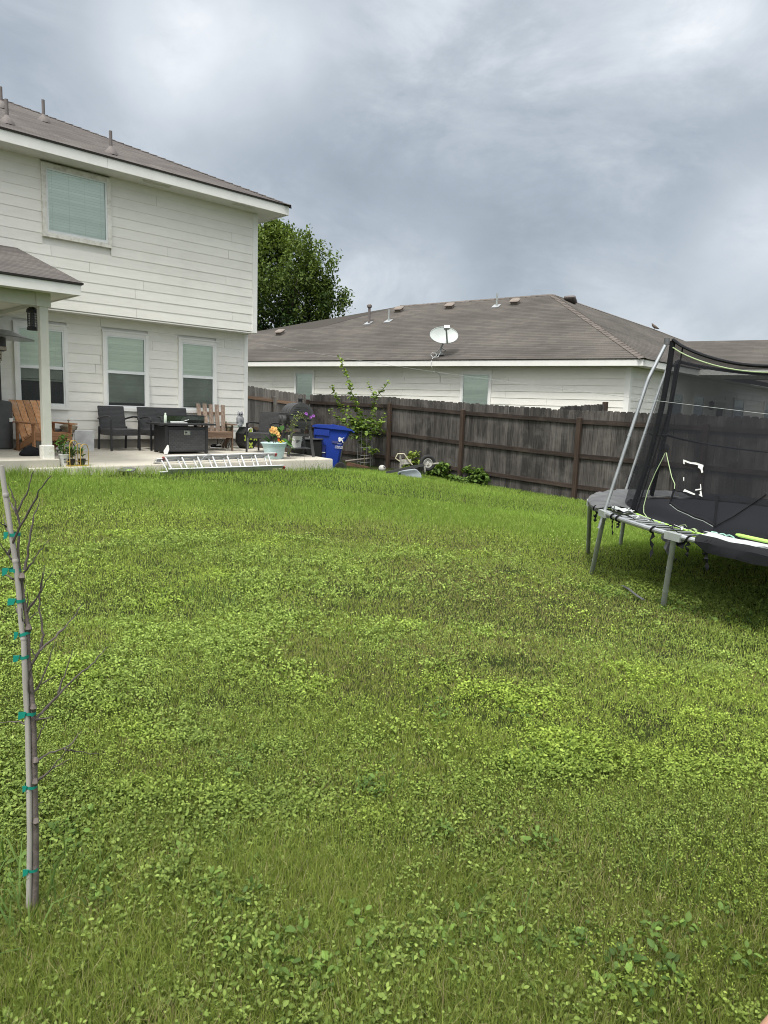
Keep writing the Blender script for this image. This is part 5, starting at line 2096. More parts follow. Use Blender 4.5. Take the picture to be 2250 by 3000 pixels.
# trailing plant with purple blooms on the grill end shelf
vp = Vector((gx0 - .10, gy0 - .09, gz0 + zc_ - .06))
t = thing('trailing_petunia', 'trailing green vine with small purple flowers hanging off the grill', 'hanging plant', vp)
paths = [[(.14, 0, .02), (.02, -.02, .10), (-.10, -.02, .05), (-.18, -.03, -.10), (-.22, -.03, -.28), (-.25, -.03, -.45)],
         [(.10, 0, .02), (-.03, -.04, .06), (-.14, -.05, -.04), (-.20, -.05, -.22), (-.26, -.05, -.38), (-.28, -.04, -.55), (-.27, -.03, -.74)],
         [(.1, 0, .02), (-.06, .0, .09), (-.17, .0, 0), (-.24, 0, -.15), (-.30, 0, -.32)],
         [(.12, 0, .0), (.20, -.03, .04), (.24, -.04, -.02)], [(.1, -.02, .0), (.12, -.06, -.1), (.13, -.06, -.19)]]
mb = MB()
pts = []
for pa in paths:
    mb.tube(pa, .004, 5)
    P_ = [Vector(k) for k in pa]
    for a, b in zip(P_, P_[1:]):
        for k in range(9 if len(pa) > 3 else 2):
            pts.append(a.lerp(b, rng.uniform()) + Vector(rng.normal(0, .022, 3)))
part('stems', mb, M['stem'], t)
L = leaf_cloud(pts, np.full(len(pts), .048), (.10, .15, .04), (.24, .30, .10), (0, 0, 0), (-.2, .5))
part('foliage', leaf_mesh(L, M['leaf'], 'foliage'), None, t)
for (a, b, c_) in ((.09, -.06, .10), (.11, -.06, .095), (.20, -.08, .035), (.185, -.07, .03), (.29, -.05, .06)):
    flower(t, (a, b, c_), .036, (rng.normal(0, .3), -1, .3), (.45, .17, .62), (.25, .05, .35))
# white bucket under the grill and storage box behind
c = Vector((8.88, 12.02, gz0 + .168))
t = thing('bucket', 'white plastic bucket with a printed label under the grill', 'bucket', c)
mb = MB()
mb.lathe([(.12, 0), (.145, .22), (.152, .225), (.152, .25), (.138, .25), (.12, .03)], 24)
part('pail', mb, M['white'], t)
mb = MB()
for k in range(3):
    Mx = Matrix.Rotation(R(-20), 4, 'Z') @ Matrix.Translation((.02, -.145, .15 - k * .022))
    mb.box((-.045, -.0015, -.004), (.045 - .02 * k, .0015, .004), M=Mx)
part('label_print', mb, M['dark'], t)
mb = MB()
mb.tube([(-.152, 0, .235), (-.11, -.13, .16), (0, -.165, .13), (.11, -.13, .16), (.152, 0, .235)], .004, 5)
part('handle', mb, M['metal'], t)
mb = MB()
c = Vector((9.70, 12.70, G(9.7, 12.7)))
t = thing('storage_box', 'black lidded storage box behind the grill', 'storage box', c, R(-8))
mb.rbox((-.27, -.24, 0), (.27, .24, .62), .03)
part('tub', mb, M['black_ball'], t)
mb = MB()
mb.rbox((-.29, -.26, .621), (.29, .26, .66), .015)
part('lid', mb, M['black_m'], t)

# blue recycling bin
bb = PG(975, 1368)
bb = Vector((10.22, 12.62, G(10.2, 12.6) + .0))
brz = math.atan2(R0.y, R0.x) + R(6)
t = thing('recycling_bin', 'blue wheeled recycling bin with a white city emblem', 'recycling bin', bb, brz)
t.rotation_euler = (R(-1), R(3.5), brz)
t.location.z -= .05
# local x: from the front (left in view) to the hinge and wheels, y: across, -y faces the viewer
mb = MB()
secs = [(0.0, -.30, .24, .235), (.06, -.305, .25, .245), (.55, -.34, .30, .275), (.70, -.345, .32, .285), (.705, -.345, .36, .285), (.84, -.355, .42, .295), (.94, -.365, .45, .305), (.96, -.375, .46, .315)]
vs, fs = [], []
for (z, xa, xb, hy) in secs:
    b_ = .05
    ring = [(xa + b_, -hy), (xb - b_, -hy), (xb, -hy + b_), (xb, hy - b_), (xb - b_, hy), (xa + b_, hy), (xa, hy - b_), (xa, -hy + b_)]
    vs += [(x, y, z + (0 if z < .9 else 0)) for x, y in ring]
for k in range(len(secs) - 1):
    for i in range(8):
        j = (i + 1) % 8
        fs.append((k * 8 + i, k * 8 + j, k * 8 + 8 + j, k * 8 + 8 + i))
fs.append(tuple(range(7, -1, -1)))
mb.add(vs, fs, .5)
mb.box((-.36, -.318, .80), (-.02, -.27, .93))
for k in range(6):
    mb.box((-.355 + k * .058, -.325, .80), (-.343 + k * .058, -.27, .93))
body = part('body', mb, M['blue'], t, smooth=40)
mb = MB()
mb.rbox((-.21, -.2815, .28), (-.06, -.262, .60), .02)
part('grab_recess_shade', mb, M['blue_d'], body)  # dark plate on the side, painted shade instead of a cut recess
mb = MB()
mb.tube([(-.20, -.287, .42), (-.07, -.289, .42)], .011, 8)
part('grab_bar', mb, M['metal_leg'], body)
mb = MB()
mb.prism([(.04, -.285, .70), (.22, -.29, .70), (.19, -.30, .655), (.13, -.303, .64), (.07, -.30, .655)], (0, .03, 0))
part('scoop', mb, M['blue_d'], body)
mb = MB()
q = [(-.40, .965), (.50, .955), (.48, .99), (.30, 1.025), (.02, 1.05), (-.30, 1.03), (-.40, 1.0)]
mb.prism([(a, -.335, b) for a, b in q], (0, .67, 0))
mb.prism([(.02, -.29, 1.045), (.35, -.29, 1.012), (.34, -.29, 1.035), (.04, -.29, 1.066)], (0, .58, 0))
part('lid', mb, M['blue'], t, smooth=30)
mb = MB()
mb.tube([(.46, -.26, .95), (.53, -.26, .93), (.53, .26, .93), (.46, .26, .95)], .016, 8)
part('handle', mb, M['blue'], t)
for sy in (-1, 1):
    wv = MB()
    wv.lathe([(.05, -.03), (.125, -.03), (.14, -.018), (.14, .018), (.125, .03), (.05, .03)], 26, M=Matrix.Translation((.30, sy * .29, .10)) @ Matrix.Rotation(R(90), 4, 'X'))
    o = part('wheel', wv, M['rubber'], t)
    h_ = MB()
    h_.lathe([(.05, -.033), (.075, -.034), (.075, .034), (.05, .033)], 14, M=Matrix.Translation((.30, sy * .29, .10)) @ Matrix.Rotation(R(90), 4, 'X'))
    part('hub', h_, M['black_ball'], o)
mb = MB()
mb.bar((.27, -.28, .12), (.30, -.30, .50), .03, .02)
part('axle_bracket', mb, M['black_m'], t)
# emblem: a round leafy tree on a map outline, with the town's name under it
em = MB()
pl = []
for k in range(22):
    a = 2 * math.pi * k / 22
    rr_ = .045 * (1 + .16 * math.sin(3 * a + 1) + .08 * math.sin(7 * a))
    pl.append((.235 + rr_ * math.cos(a), -.302, .745 + rr_ * math.sin(a) * 1.1))
em.prism(pl, (0, -.002, 0))
em.prism([(.272, -.302, .72), (.30, -.302, .675), (.315, -.302, .68), (.29, -.302, .74)], (0, -.002, 0))
em.prism([(.28, -.302, .775), (.32, -.302, .80), (.322, -.302, .79), (.285, -.302, .76)], (0, -.002, 0))
# slightly tilted to follow the tapering side
part('emblem', em, M['white'], body, smooth=0)
Mt = Matrix.Translation((.222, -.2965, .565)) @ Matrix.Rotation(R(90), 4, 'X')
part('lettering', text_mesh('CIBOLO', .062, Mt @ Matrix.Diagonal((.78, 1.35, 1, 1)), M['white'], .003), None, body)
Mt = Matrix.Translation((.225, -.298, .645)) @ Matrix.Rotation(R(90), 4, 'X')
part('small_lettering', text_mesh('CITY OF', .028, Mt, M['white'], .003), None, body)

# small pots by the porch post
c = on_patio(170, 1368)
c = Vector((3.98, 11.33, patio_z(4, 11.3)))
t = thing('basil_pot', 'white tapered pot with black lettering holding leafy basil', 'plant pot', c)
mb = MB()
mb.lathe([(.058, 0), (.078, .17), (.082, .175), (.082, .185), (.072, .185), (.068, .16)], 20)
pot = part('pot', mb, M['white'], t)
Mt = Matrix.Rotation(R(-18), 4, 'Z') @ Matrix.Translation((.012, -.073, .105)) @ Matrix.Rotation(R(83), 4, 'X')
part('lettering', text_mesh('AS', .038, Mt, M['dark'], .004), None, pot)
mb = MB()
for k in range(2):
    mb.box((-.015, -.003, -.002), (.025, .003, .002), M=Matrix.Rotation(R(-18), 4, 'Z') @ Matrix.Translation((.012, -.068, .07 - k * .012)))
part('small_print', mb, M['dark'], pot)
pts = [Vector((rng.normal(0, .045), rng.normal(0, .045), .19 + .30 * rng.uniform())) for k in range(130)]
pts = [Vector((k.x * (1.25 - (k.z - .2) * 1.6), k.y * (1.25 - (k.z - .2) * 1.6), k.z)) for k in pts]
L = leaf_cloud(pts, np.full(130, .055), (.05, .13, .03), (.16, .30, .07), (0, 0, 0), (-.1, .5))
part('foliage', leaf_mesh(L, M['leaf'], 'foliage'), None, t)
mb = MB()
for k in range(4):
    mb.tube([(rng.normal(0, .02), rng.normal(0, .02), .17), (rng.normal(0, .03), rng.normal(0, .03), .44)], .005, 5)
part('stems', mb, M['stem'], t)
for (px, lab, h_) in ((211, 'gold arched wire holder with a small plant, left of the pair', .40), (246, 'gold arched wire holder with a spiky plant, right of the pair', .34)):
    c = on_patio(px, 1367)
    c = Vector((c.x + .02, max(c.y, 11.2) + .08, 0))
    c.z = patio_z(c.x, c.y)
    t = thing('plant_holder', lab, 'plant holder', c, R(20), 'gold arched plant holders')
    mb = MB()
    for yy in (-.06, .06):
        arch = [(-.075, yy, 0), (-.075, yy, h_ - .08), (-.06, yy, h_ - .03), (-.03, yy, h_ - .005), (0, yy, h_), (.03, yy, h_ - .005), (.06, yy, h_ - .03), (.075, yy, h_ - .08), (.075, yy, 0)]
        mb.tube(arch, .0065, 6)
    for xx in (-.075, .075):
        mb.bar((xx, -.06, .006), (xx, .06, .006), .013, .013)
        mb.bar((xx, -.06, .075), (xx, .06, .075), .013, .013)
    part('frame', mb, M['gold'], t)
    mb = MB()
    mb.box((-.075, -.06, .0), (.075, .06, .014))
    part('tray', mb, M['gold'], t)
    mb = MB()
    mb.lathe([(.035, .015), (.055, .06), (.058, .11), (.048, .11)], 16)
    part('pot', mb, M['black_ball'], t)
    L = ([], [], [])
    n = 11
    v, T, C = leaves(np.stack([rng.normal(0, .012, n), rng.normal(0, .012, n), np.full(n, .11) + rng.uniform(0, .09, n)], 1), rng.uniform(.12, .2, n), rng.uniform(0, 6.28, n), rng.uniform(.2, 1.2, n), np.zeros(n), mixcol((.06, .11, .04), (.16, .22, .08), rng.uniform(0, 1, n)), .4)
    push(L, v, T, C)
    part('foliage', leaf_mesh(L, M['leaf'], 'foliage'), None, t)
# dark bag on the porch floor, a shoe under the weathered chair
c = Vector((3.70, 11.95, .70))
mb = MB()
mb.lathe([(.13, 0), (.15, .03), (.13, .09), (.07, .13), (.02, .14)], 12, c, sx=1.15, sy=.7)
mb.v = [(a + random.gauss(0, .012), b + random.gauss(0, .01), max(.70, k + random.gauss(0, .008))) for a, b, k in mb.v]
solo('bag', mb, M['cloth'], 'crumpled dark bag on the porch floor behind the post', 'bag', origin=c)
c = Vector((8.10, 13.85, patio_z(8.1, 13.8)))
t = thing('shoe', 'black and white sneaker lying under the weathered wooden chair', 'shoe', c, R(10))
mb = MB()
mb.tube([(-.13, 0, .045), (-.09, 0, .055), (0, 0, .05), (.08, 0, .035), (.13, 0, .03)], [.03, .045, .045, .04, .02], 10, flat=.9)
part('upper', mb, M['cloth'], t)
mb = MB()
mb.rbox((-.15, -.045, 0), (.15, .045, .025), .01)
part('sole', mb, M['white'], t)
mb = MB()
for k in range(4): mb.bar((-.03 + k * .03, -.046, .06), (0 + k * .03, -.03, .085), .012, .008)
part('stripes', mb, M['white'], t)

# ------------------------------------------------------------------ extension ladder lying from the patio edge to the grass
la0, la1 = PD(500, 1340, 13.0), PD(822, 1330, 13.95)
zt_ = patio_z(6, 11.2) + .075
a0 = PY(484, 1339, 11.24)
a1 = PY(806, 1329, 11.30)
b0 = PY(492, 1379, 10.92)
b1 = PY(830, 1367, 10.98)
print('ladder', a0, a1, b0, b1, G(b0.x, b0.y), G(b1.x, b1.y))
t = thing('extension_ladder', 'aluminium extension ladder lying propped on the patio edge', 'ladder', (a0 + b1) / 2)
up = Vector((0, 0, 1))
off = Vector((.02, .035, -.038))
dr_ = (a1 - a0).normalized()
nrm = (a1 - a0).cross(b0 - a0).normalized()
if nrm.z < 0: nrm = -nrm
for k, (p_, q_) in enumerate(((a0, a1), (b0, b1))):
    for s_ in (0, 1):
        r_ = MB()
        o_ = -nrm * (.052 * s_) - dr_ * (.14 * s_)
        P_, Q_ = p_ + o_, q_ + o_ - dr_ * (.10 * s_)
        w_ = (b0 - a0).normalized() * (1 if k == 0 else -1)
        r_.bar(P_, Q_, .006, .056, nrm)
        r_.bar(P_ + w_ * .010 + nrm * .0275, Q_ + w_ * .010 + nrm * .0275, .026, .004, nrm)
        r_.bar(P_ + w_ * .010 - nrm * .0275, Q_ + w_ * .010 - nrm * .0275, .026, .004, nrm)
        part('side_rail', r_, M['alu'], t, True, smooth=0)
NRG = 8
for k in range(NRG):
    fa_, fb_ = .0 + .925 * k / 7, .034 + .855 * k / 7
    for s_ in (0, 1):
        g_ = MB()
        o_ = -nrm * (.052 * s_) - dr_ * (.06 * s_)
        g_.tube([a0.lerp(a1, fa_) + o_, b0.lerp(b1, fb_) + o_], .0165, 10)
        part('rung', g_, M['alu'], t, True)
for p_ in (a1, b1, a0):
    g_ = MB()
    s_ = 1 if p_ is not a0 else -1
    g_.bar(p_ + dr_ * .002 * s_ - nrm * .03, p_ + dr_ * .045 * s_ - nrm * .03, .03, .06, nrm)
    part('end_cap', g_, M['red'], t, True)
g_ = MB()
g_.tube([a0 - dr_ * .0 - nrm * .05, a0 - dr_ * .16 - nrm * .055, a0 - dr_ * .2 - nrm * .07 + (b0 - a0).normalized() * .06, a0 - dr_ * .08 - nrm * .07 + (b0 - a0).normalized() * .07], .018, 6, flat=.4)
part('foot', g_, M['metal'], t, True)
g_ = MB()
m_ = a0.lerp(a1, .36)
dwn = (b0 - a0).normalized()
g_.tube([m_ - dr_ * .1 + dwn * .05 + nrm * .012, m_ + nrm * .03, m_ + dr_ * .12 + dwn * .02 + nrm * .012, m_ + dr_ * .1 + dwn * .05 + nrm * .012], .010, 6)
g_.tube([m_ - dr_ * .1 + dwn * .05 + nrm * .012, m_ - dr_ * .16 + dwn * .14, m_ - dr_ * .22 + dwn * .2], .006, 6)
part('rung_lock', g_, M['metal'], t, True)

# dark board lying in the grass
c = PG(372, 1392)
mb = MB()
pl = []
for k in range(20):
    a = 2 * math.pi * k / 20
    ex = abs(math.cos(a)) ** .6 * math.copysign(1, math.cos(a))
    ey = abs(math.sin(a)) ** .6 * math.copysign(1, math.sin(a))
    pl.append((.14 * ex, .075 * ey, 0))
Mx = Matrix.Translation(c + Vector((0, 0, .085))) @ Matrix.Rotation(R(-50), 4, 'Z') @ Matrix.Rotation(R(22), 4, 'X')
bt = thing('paddle_board', 'small dark rounded board with a green stripe lying in the grass', 'board', c)
mb.prism([Mx @ Vector(k) for k in pl], Mx.to_3x3() @ Vector((0, 0, .012)))
o = part('panel', mb, M['pad'], bt, True)
mb = MB()
mb.box((.0, -.045, .0125), (.09, -.03, .014), M=Mx)
mb.box((.02, -.02, .0125), (.10, -.008, .014), M=Mx)
part('stripe', mb, M['lime'], o)

# ------------------------------------------------------------------ trampoline
random.seed(33)
TC = Vector((7.847, 2.073, .569))
TSX, TSY, TR = -.027, .066, 2.13


def RP(deg, r, dz=0.0):
    x, y = r * math.cos(R(deg)), r * math.sin(R(deg))
    return TC + Vector((x, y, TSX * x + TSY * y + dz))


tr = thing('trampoline', 'large round trampoline with torn black safety net and grey legs', 'trampoline', (TC.x, TC.y, G(TC.x, TC.y)))
mb = MB()
mb.tube([RP(a, TR) for a in range(0, 360, 4)], .0225, 10, closed=True)
part('frame_ring', mb, M['metal'], tr, True)
mb = MB()
vs, fs = [TC + Vector((0, 0, -.05))], []
for j in range(1, 7):
    for i in range(60): vs.append(RP(i * 6, 1.78 * j / 6, -.05 * (1 - (j / 6) ** 2) + .0))
for i in range(60):
    k = (i + 1) % 60
    fs.append((0, 1 + i, 1 + k))
    for j in range(5): fs.append((1 + j * 60 + i, 1 + j * 60 + 60 + i, 1 + j * 60 + 60 + k, 1 + j * 60 + k))
mb.add(vs, fs)
mb.add([Vector(v) - Vector((0, 0, .006)) for v in vs], [tuple(reversed(f)) for f in fs])
part('jump_mat', mb, M['mat'], tr, True)
mb = MB()
mb.tube([RP(a, 1.785, .004) for a in range(118, 190, 3)], .011, 6)
part('mat_piping', mb, M['lime'], tr, True)
sp_ = MB()
for a in np.arange(136, 176, 3.2):
    sp_.tube([RP(a, 1.79, .0), RP(a + .3, 2.11, .005)], .011, 6)
part('springs', sp_, M['metal'], tr, True)


def pad(a0, a1, r0, r1, dz, bulge, step=3, seed=0, skirt=.06, ragged=0.0):
    rr = random.Random(seed)
    mb = MB()
    n = max(2, int((a1 - a0) / step))
    prof = [(r1 + .012, dz - skirt), (r1 + .02, dz - .005), (r1 - .02, dz + .02), ((r0 + r1) / 2, dz + bulge), (r0 + .03, dz + .012), (r0, dz - .005)]
    vs, fs = [], []
    for i in range(n + 1):
        a = a0 + (a1 - a0) * i / n
        e = 1 if 0 < i < n else .7
        for (r, z) in prof:
            vs.append(RP(a + rr.gauss(0, .12 + ragged * (i in (0, n)) * 2), r + rr.gauss(0, .006), z + rr.gauss(0, .006)))
    m = len(prof)
    for i in range(n):
        for k in range(m - 1):
            fs.append((i * m + k, (i + 1) * m + k, (i + 1) * m + k + 1, i * m + k + 1))
    mb.add(vs, fs)
    mb.add([v - Vector((0, 0, .012)) for v in vs], [tuple(reversed(f)) for f in fs])
    return mb


part('pad', pad(62, 139, 1.76, 2.13, .025, .035, 3, 1, .05), M['pad'], tr, True, 50)
part('pad', pad(173, 300, 1.92, 2.15, .015, .03, 3, 2, .075, .5), M['cloth'], tr, True, 50)
part('pad', pad(300, 422, 1.78, 2.14, .02, .05, 4, 3, .07), M['cloth'], tr, True, 50)
part('pad_foam', pad(170.5, 300, 1.80, 1.93, .03, .02, 2.5, 4, .02, .5), M['foam'], tr, True, 50)
lb = MB()
lb.tube([RP(a, 1.80 + .004 * (a - 178), .07) for a in np.arange(177.5, 189, 1.0)], [.008] + [.015] * 10 + [.012], 8)
part('pad_edge', lb, M['lime'], tr, True)
lb = MB()
lb.tube([RP(a, 1.80 + random.gauss(0, .012), .045 + random.gauss(0, .008)) for a in np.arange(171, 178, .7)], .012, 6, flat=.5)
part('pad_edge', lb, M['mint'], tr, True)
# rags of torn padding along the bare springs
for (a0, a1, r, m_, n_) in ((138, 146, 1.93, 'foam', 10), (141, 168, 1.95, 'cloth', 26), (146, 170, 1.88, 'foam', 14), (144, 169, 1.86, 'limerag', 9)):
    for k in range(n_ // 2):
        rg = MB()
        a = random.uniform(a0, a1)
        rr_ = r + random.gauss(0, .06)
        l_ = random.uniform(1.0, 3.2)
        p_ = [RP(a, rr_, .03), RP(a + l_ * .5, rr_ + random.gauss(0, .03), .045 + random.gauss(0, .008)), RP(a + l_, rr_ + random.gauss(0, .05), .025)]
        rg.tube(p_, [.005, random.uniform(.008, .017), .004], 5, flat=.35)
        part('torn_padding', rg, M[m_], tr, True)
rg = MB()
vs, fs = [], []
for i in range(9):
    for j in range(4):
        vs.append(RP(139 + i * .7, 1.90 + .05 * j, .045 + random.gauss(0, .012)))
for i in range(8):
    for j in range(3): fs.append((i * 4 + j, i * 4 + j + 1, i * 4 + 5 + j, i * 4 + 4 + j))
rg.add(vs, fs)
rg.add([v - Vector((0, 0, .02)) for v in vs], [tuple(reversed(f)) for f in fs])
part('exposed_foam', rg, M['foam'], tr, True)

legs = [(141, PG(1732, 1680)), (167.5, PG(1942, 1776)), (122, PG(1723, 1619)), (83, PG(1817, 1598))]
for a in (215, 262, 310, 25):
    q = RP(a, TR + .06)
    legs.append((a, Vector((q.x, q.y, G(q.x, q.y)))))
for a, ft_ in legs:
    l = MB()
    tp = RP(a, TR, -.01)
    ft_ = ft_ + Vector((0, 0, -.03))
    l.tube([tp, tp.lerp(ft_, .42), ft_], .0235, 12)
    l.tube([tp.lerp(ft_, .40), tp.lerp(ft_, .43)], .0255, 12)
    l.tube([tp.lerp(ft_, .72), tp.lerp(ft_, .73)], .0255, 12)
    o = part('leg', l, M['metal_leg'], tr, True)
    c_ = MB()
    u_ = (RP(a + 2, TR) - RP(a - 2, TR)).normalized()
    c_.bar(tp - u_ * .075, tp + u_ * .075, .066, .062)
    part('leg_bracket', c_, M['metal_leg'], o)

pA = RP(140.5, TR + .035, -.16)
dA = (pA - CAM).dot(F0)
kA = hit(1899, 1110, CAM + F0 * (dA - .02), F0)
tA = hit(1953, 1004, CAM + F0 * (dA + .0), F0)
pB = RP(84, TR + .035, -.1)
dB = (pB - CAM).dot(F0)
kB = hit(1929, 1148, CAM + F0 * (dB - .05), F0)
tB = hit(1966, 1050, CAM + F0 * (dB - .1), F0)
POLES = [(141, pA, kA, tA), (84, pB, kB, tB)]
for a in (215, 290, 355):
    POLES.append((a, RP(a, TR + .035, -.16), RP(a, 1.98, 1.25), RP(a, 1.66, 1.63)))
for a, b_, k_, t_ in POLES:
    l = MB()
    l.tube([b_, b_.lerp(k_, .6), b_.lerp(k_, .97), k_.lerp(t_, .06), t_], .017, 12)
    l.tube([b_.lerp(k_, .62), b_.lerp(k_, .64)], .019, 12)
    o = part('net_pole', l, M['metal'], tr, True)
    c_ = MB()
    c_.tube([t_ - Vector((0, 0, .02)), t_ + Vector((0, 0, .04))], .026, 10)
    part('pole_cap', c_, M['pad'], o)

PANG = [84, 141, 215, 290, 355, 444, 501]
ZT = {84: 2.26, 141: 2.33, 215: 2.33, 290: 2.30, 355: 2.28, 444: 2.26, 501: 2.33}
RT = 1.60


def net_rz(deg, t):
    a = deg % 360
    if a < 84: a += 360
    for p0, p1 in zip(PANG, PANG[1:]):
        if p0 <= a <= p1: break
    f_ = (a - p0) / (p1 - p0)
    half = R((p1 - p0) / 2)
    chord = math.cos(half) / math.cos(R(a) - R((p0 + p1) / 2))
    s4 = 4 * f_ * (1 - f_)
    ztop = ZT[p0] * (1 - f_) + ZT[p1] * f_ - (.27 if p0 == 141 else .12) * s4 ** .8
    zbot = RP(deg, 1.78, .01).z
    base = 1.78 * (1 - t) ** 2.0 + (1.66 - .06 * t) * (1 - (1 - t) ** 2.0)
    w_ = t ** 1.6 * .75
    r = base * (1 - w_) + base * chord * w_
    return r, zbot + (ztop - zbot) * t


def net_pt(deg, t, off=0.0):
    r, z = net_rz(deg, t)
    return Vector((TC.x + (r + off) * math.cos(R(deg)), TC.y + (r + off) * math.sin(R(deg)), z))


OPEN = [(1951, 1323), (1925, 1375), (1898, 1437), (1884, 1488), (1889, 1512), (1915, 1528), (1990, 1552), (2085, 1560), (2092, 1544), (2060, 1527), (2015, 1509), (1985, 1496), (1962, 1478), (1970, 1442), (1978, 1420), (1968, 1398), (1955, 1330)]


def inside(p, poly):
    x, y = p
    c_ = False
    for i in range(len(poly)):
        (xa, ya), (xb, yb_) = poly[i], poly[i - 1]
        if (ya > y) != (yb_ > y) and x < (xb - xa) * (y - ya) / (yb_ - ya) + xa: c_ = not c_
    return c_


def is_front(deg): return 104 < (deg % 360) < 286


for nm, a0, a1, na_, mt in (('front_net', 116, 276, 260, 'net'), ('back_net', 276, 476, 110, 'net_back')):
    nv = 90 if nm == 'front_net' else 24
    P_ = [[net_pt(a0 + (a1 - a0) * i / na_, j / nv) for i in range(na_ + 1)] for j in range(nv + 1)]
    mb = MB()
    mb.v = [tuple(p) for row in P_ for p in row]
    for j in range(nv):
        for i in range(na_):
            if nm == 'front_net' and a0 + (a1 - a0) * i / na_ < 200:
                c_ = (P_[j][i] + P_[j + 1][i + 1]) / 2
                if inside(project(c_), OPEN): continue
            mb.f.append((j * (na_ + 1) + i, j * (na_ + 1) + i + 1, (j + 1) * (na_ + 1) + i + 1, (j + 1) * (na_ + 1) + i))
            mb.r.append(.5)
    part(nm, mb, M[mt], tr, True, 60)
# hems and seams
hm = MB()
hm.tube([net_pt(a, 1.0, .004) + Vector((0, 0, .012)) for a in np.arange(141, 216, 2.5)], .024, 8, flat=.6)
part('top_hem', hm, M['cloth'], tr, True)
hm = MB()
hm.tube([net_pt(a, .972, .012) for a in np.arange(141.5, 216, 2.5)], .0065, 6)
part('top_piping', hm, M['limerag'], tr, True)
hm = MB()
hm.tube([net_pt(a, 1.0, 0) for a in np.arange(216, 501, 4)], .018, 6)
part('top_hem', hm, M['cloth'], tr, True)
for (aa, rad) in ((141, .028), (144.5, .008), (84, .028), (215, .026)):
    hm = MB()
    hm.tube([net_pt(aa + (1 - j / 24) ** 2 * (-6 if aa > 130 and aa < 150 else 0), j / 24, .006) for j in range(25)], rad, 6, flat=.5)
    part('net_seam', hm, M['cloth'], tr, True)
hm = MB()
hm.tube([net_pt(a, .52 - .10 * math.sin(R((a - 276) / 200 * 180)), -.01) for a in np.arange(280, 470, 4)], .03, 6, flat=.4)
part('net_seam', hm, M['cloth'], tr, True)


def net_hit(px, py, off=.012):
    d = ray(px, py).normalized()
    r = 1.64
    for _ in range(25):
        ox, oy = CAM.x - TC.x, CAM.y - TC.y
        A_, B_, C_ = d.x ** 2 + d.y ** 2, 2 * (ox * d.x + oy * d.y), ox * ox + oy * oy - (r + off) ** 2
        disc = max(0, B_ * B_ - 4 * A_ * C_)
        s_ = (-B_ - math.sqrt(disc)) / (2 * A_)
        p_ = CAM + d * s_
        deg = math.degrees(math.atan2(p_.y - TC.y, p_.x - TC.x))
        r1, ztp = net_rz(deg, 1)
        zb_ = RP(deg, 1.78, .01).z
        t = min(1, max(0, (p_.z - zb_) / (ztp - zb_)))
        r += .6 * (net_rz(deg, t)[0] - r)
    return p_


zl = [(1951, 1323), (1938, 1350), (1920, 1385), (1898, 1437), (1886, 1482), (1886, 1502), (1896, 1516), (1918, 1526)]
zr_ = [(1951, 1323), (1958, 1355), (1968, 1398), (1977, 1418), (1976, 1432), (1966, 1462), (1962, 1477), (1985, 1495), (2015, 1508), (2032, 1517), (2060, 1526), (2090, 1543)]
hm = MB()
hm.tube([net_hit(*q) for q in zl], .004, 6)
part('door_trim', hm, M['limerag'], tr, True)
hm = MB()
hm.tube([net_hit(*q) for q in zr_[:5]], .004, 6)
part('door_trim', hm, M['limerag'], tr, True)
hm = MB()
hm.tube([net_hit(*q) for q in zr_[4:7]], .008, 6)
hm.tube([net_hit(q[0] + 4, q[1] - 5) for q in zr_[6:]], .014, 6, flat=.5)
part('door_hem', hm, M['cloth'], tr, True)
hm = MB()
hm.tube([net_hit(*q) for q in zr_[6:]], .004, 6)
part('door_trim', hm, M['foam'], tr, True)
hm = MB()
hm.tube([net_hit(1953, 1303), net_hit(1953, 1314), net_hit(1951, 1326)], [.02, .026, .01], 6, flat=.5)
part('zip_pull', hm, M['cloth'], tr, True)
hm = MB()
hm.tube([net_hit(2092, 1543), net_hit(2097, 1500), net_hit(2102, 1455)], .01, 6)
part('net_seam', hm, M['cloth'], tr, True)
hm = MB()
hm.tube([net_hit(2092, 1543), net_hit(2150, 1512), net_hit(2245, 1448)], .009, 6, flat=.5)
part('net_seam', hm, M['cloth'], tr, True)
# strips of white tape round a patch
for pl in ([(2001, 1346), (2004, 1347), (2022, 1353), (2040, 1355), (2060, 1362), (2060, 1368), (2038, 1361), (2020, 1358), (2002, 1351)],
           [(2045, 1364), (2060, 1362), (2058, 1376), (2060, 1383), (2055, 1386), (2052, 1374), (2045, 1370)],
           [(2001, 1350), (2005, 1350), (2005, 1360), (2002, 1359)], [(2001, 1398), (2004, 1398), (2004, 1410), (2002, 1408)],
           [(2051, 1418), (2053, 1418), (2054, 1433), (2052, 1434)],
           [(2001, 1440), (2006, 1433), (2018, 1438), (2030, 1444), (2037, 1447), (2034, 1450), (2022, 1446), (2010, 1441)],
           [(2036, 1434), (2053, 1431), (2054, 1437), (2049, 1435), (2037, 1437)], [(2050, 1439), (2054, 1438), (2057, 1456), (2046, 1450), (2050, 1448)]):
    tp_ = MB()
    P_ = [net_hit(a + random.uniform(-.5, .5), b, .02) for a, b in pl]
    tp_.prism(P_, -F0 * .004)
    part('tape_strip', tp_, M['tape'], tr, True, 0)
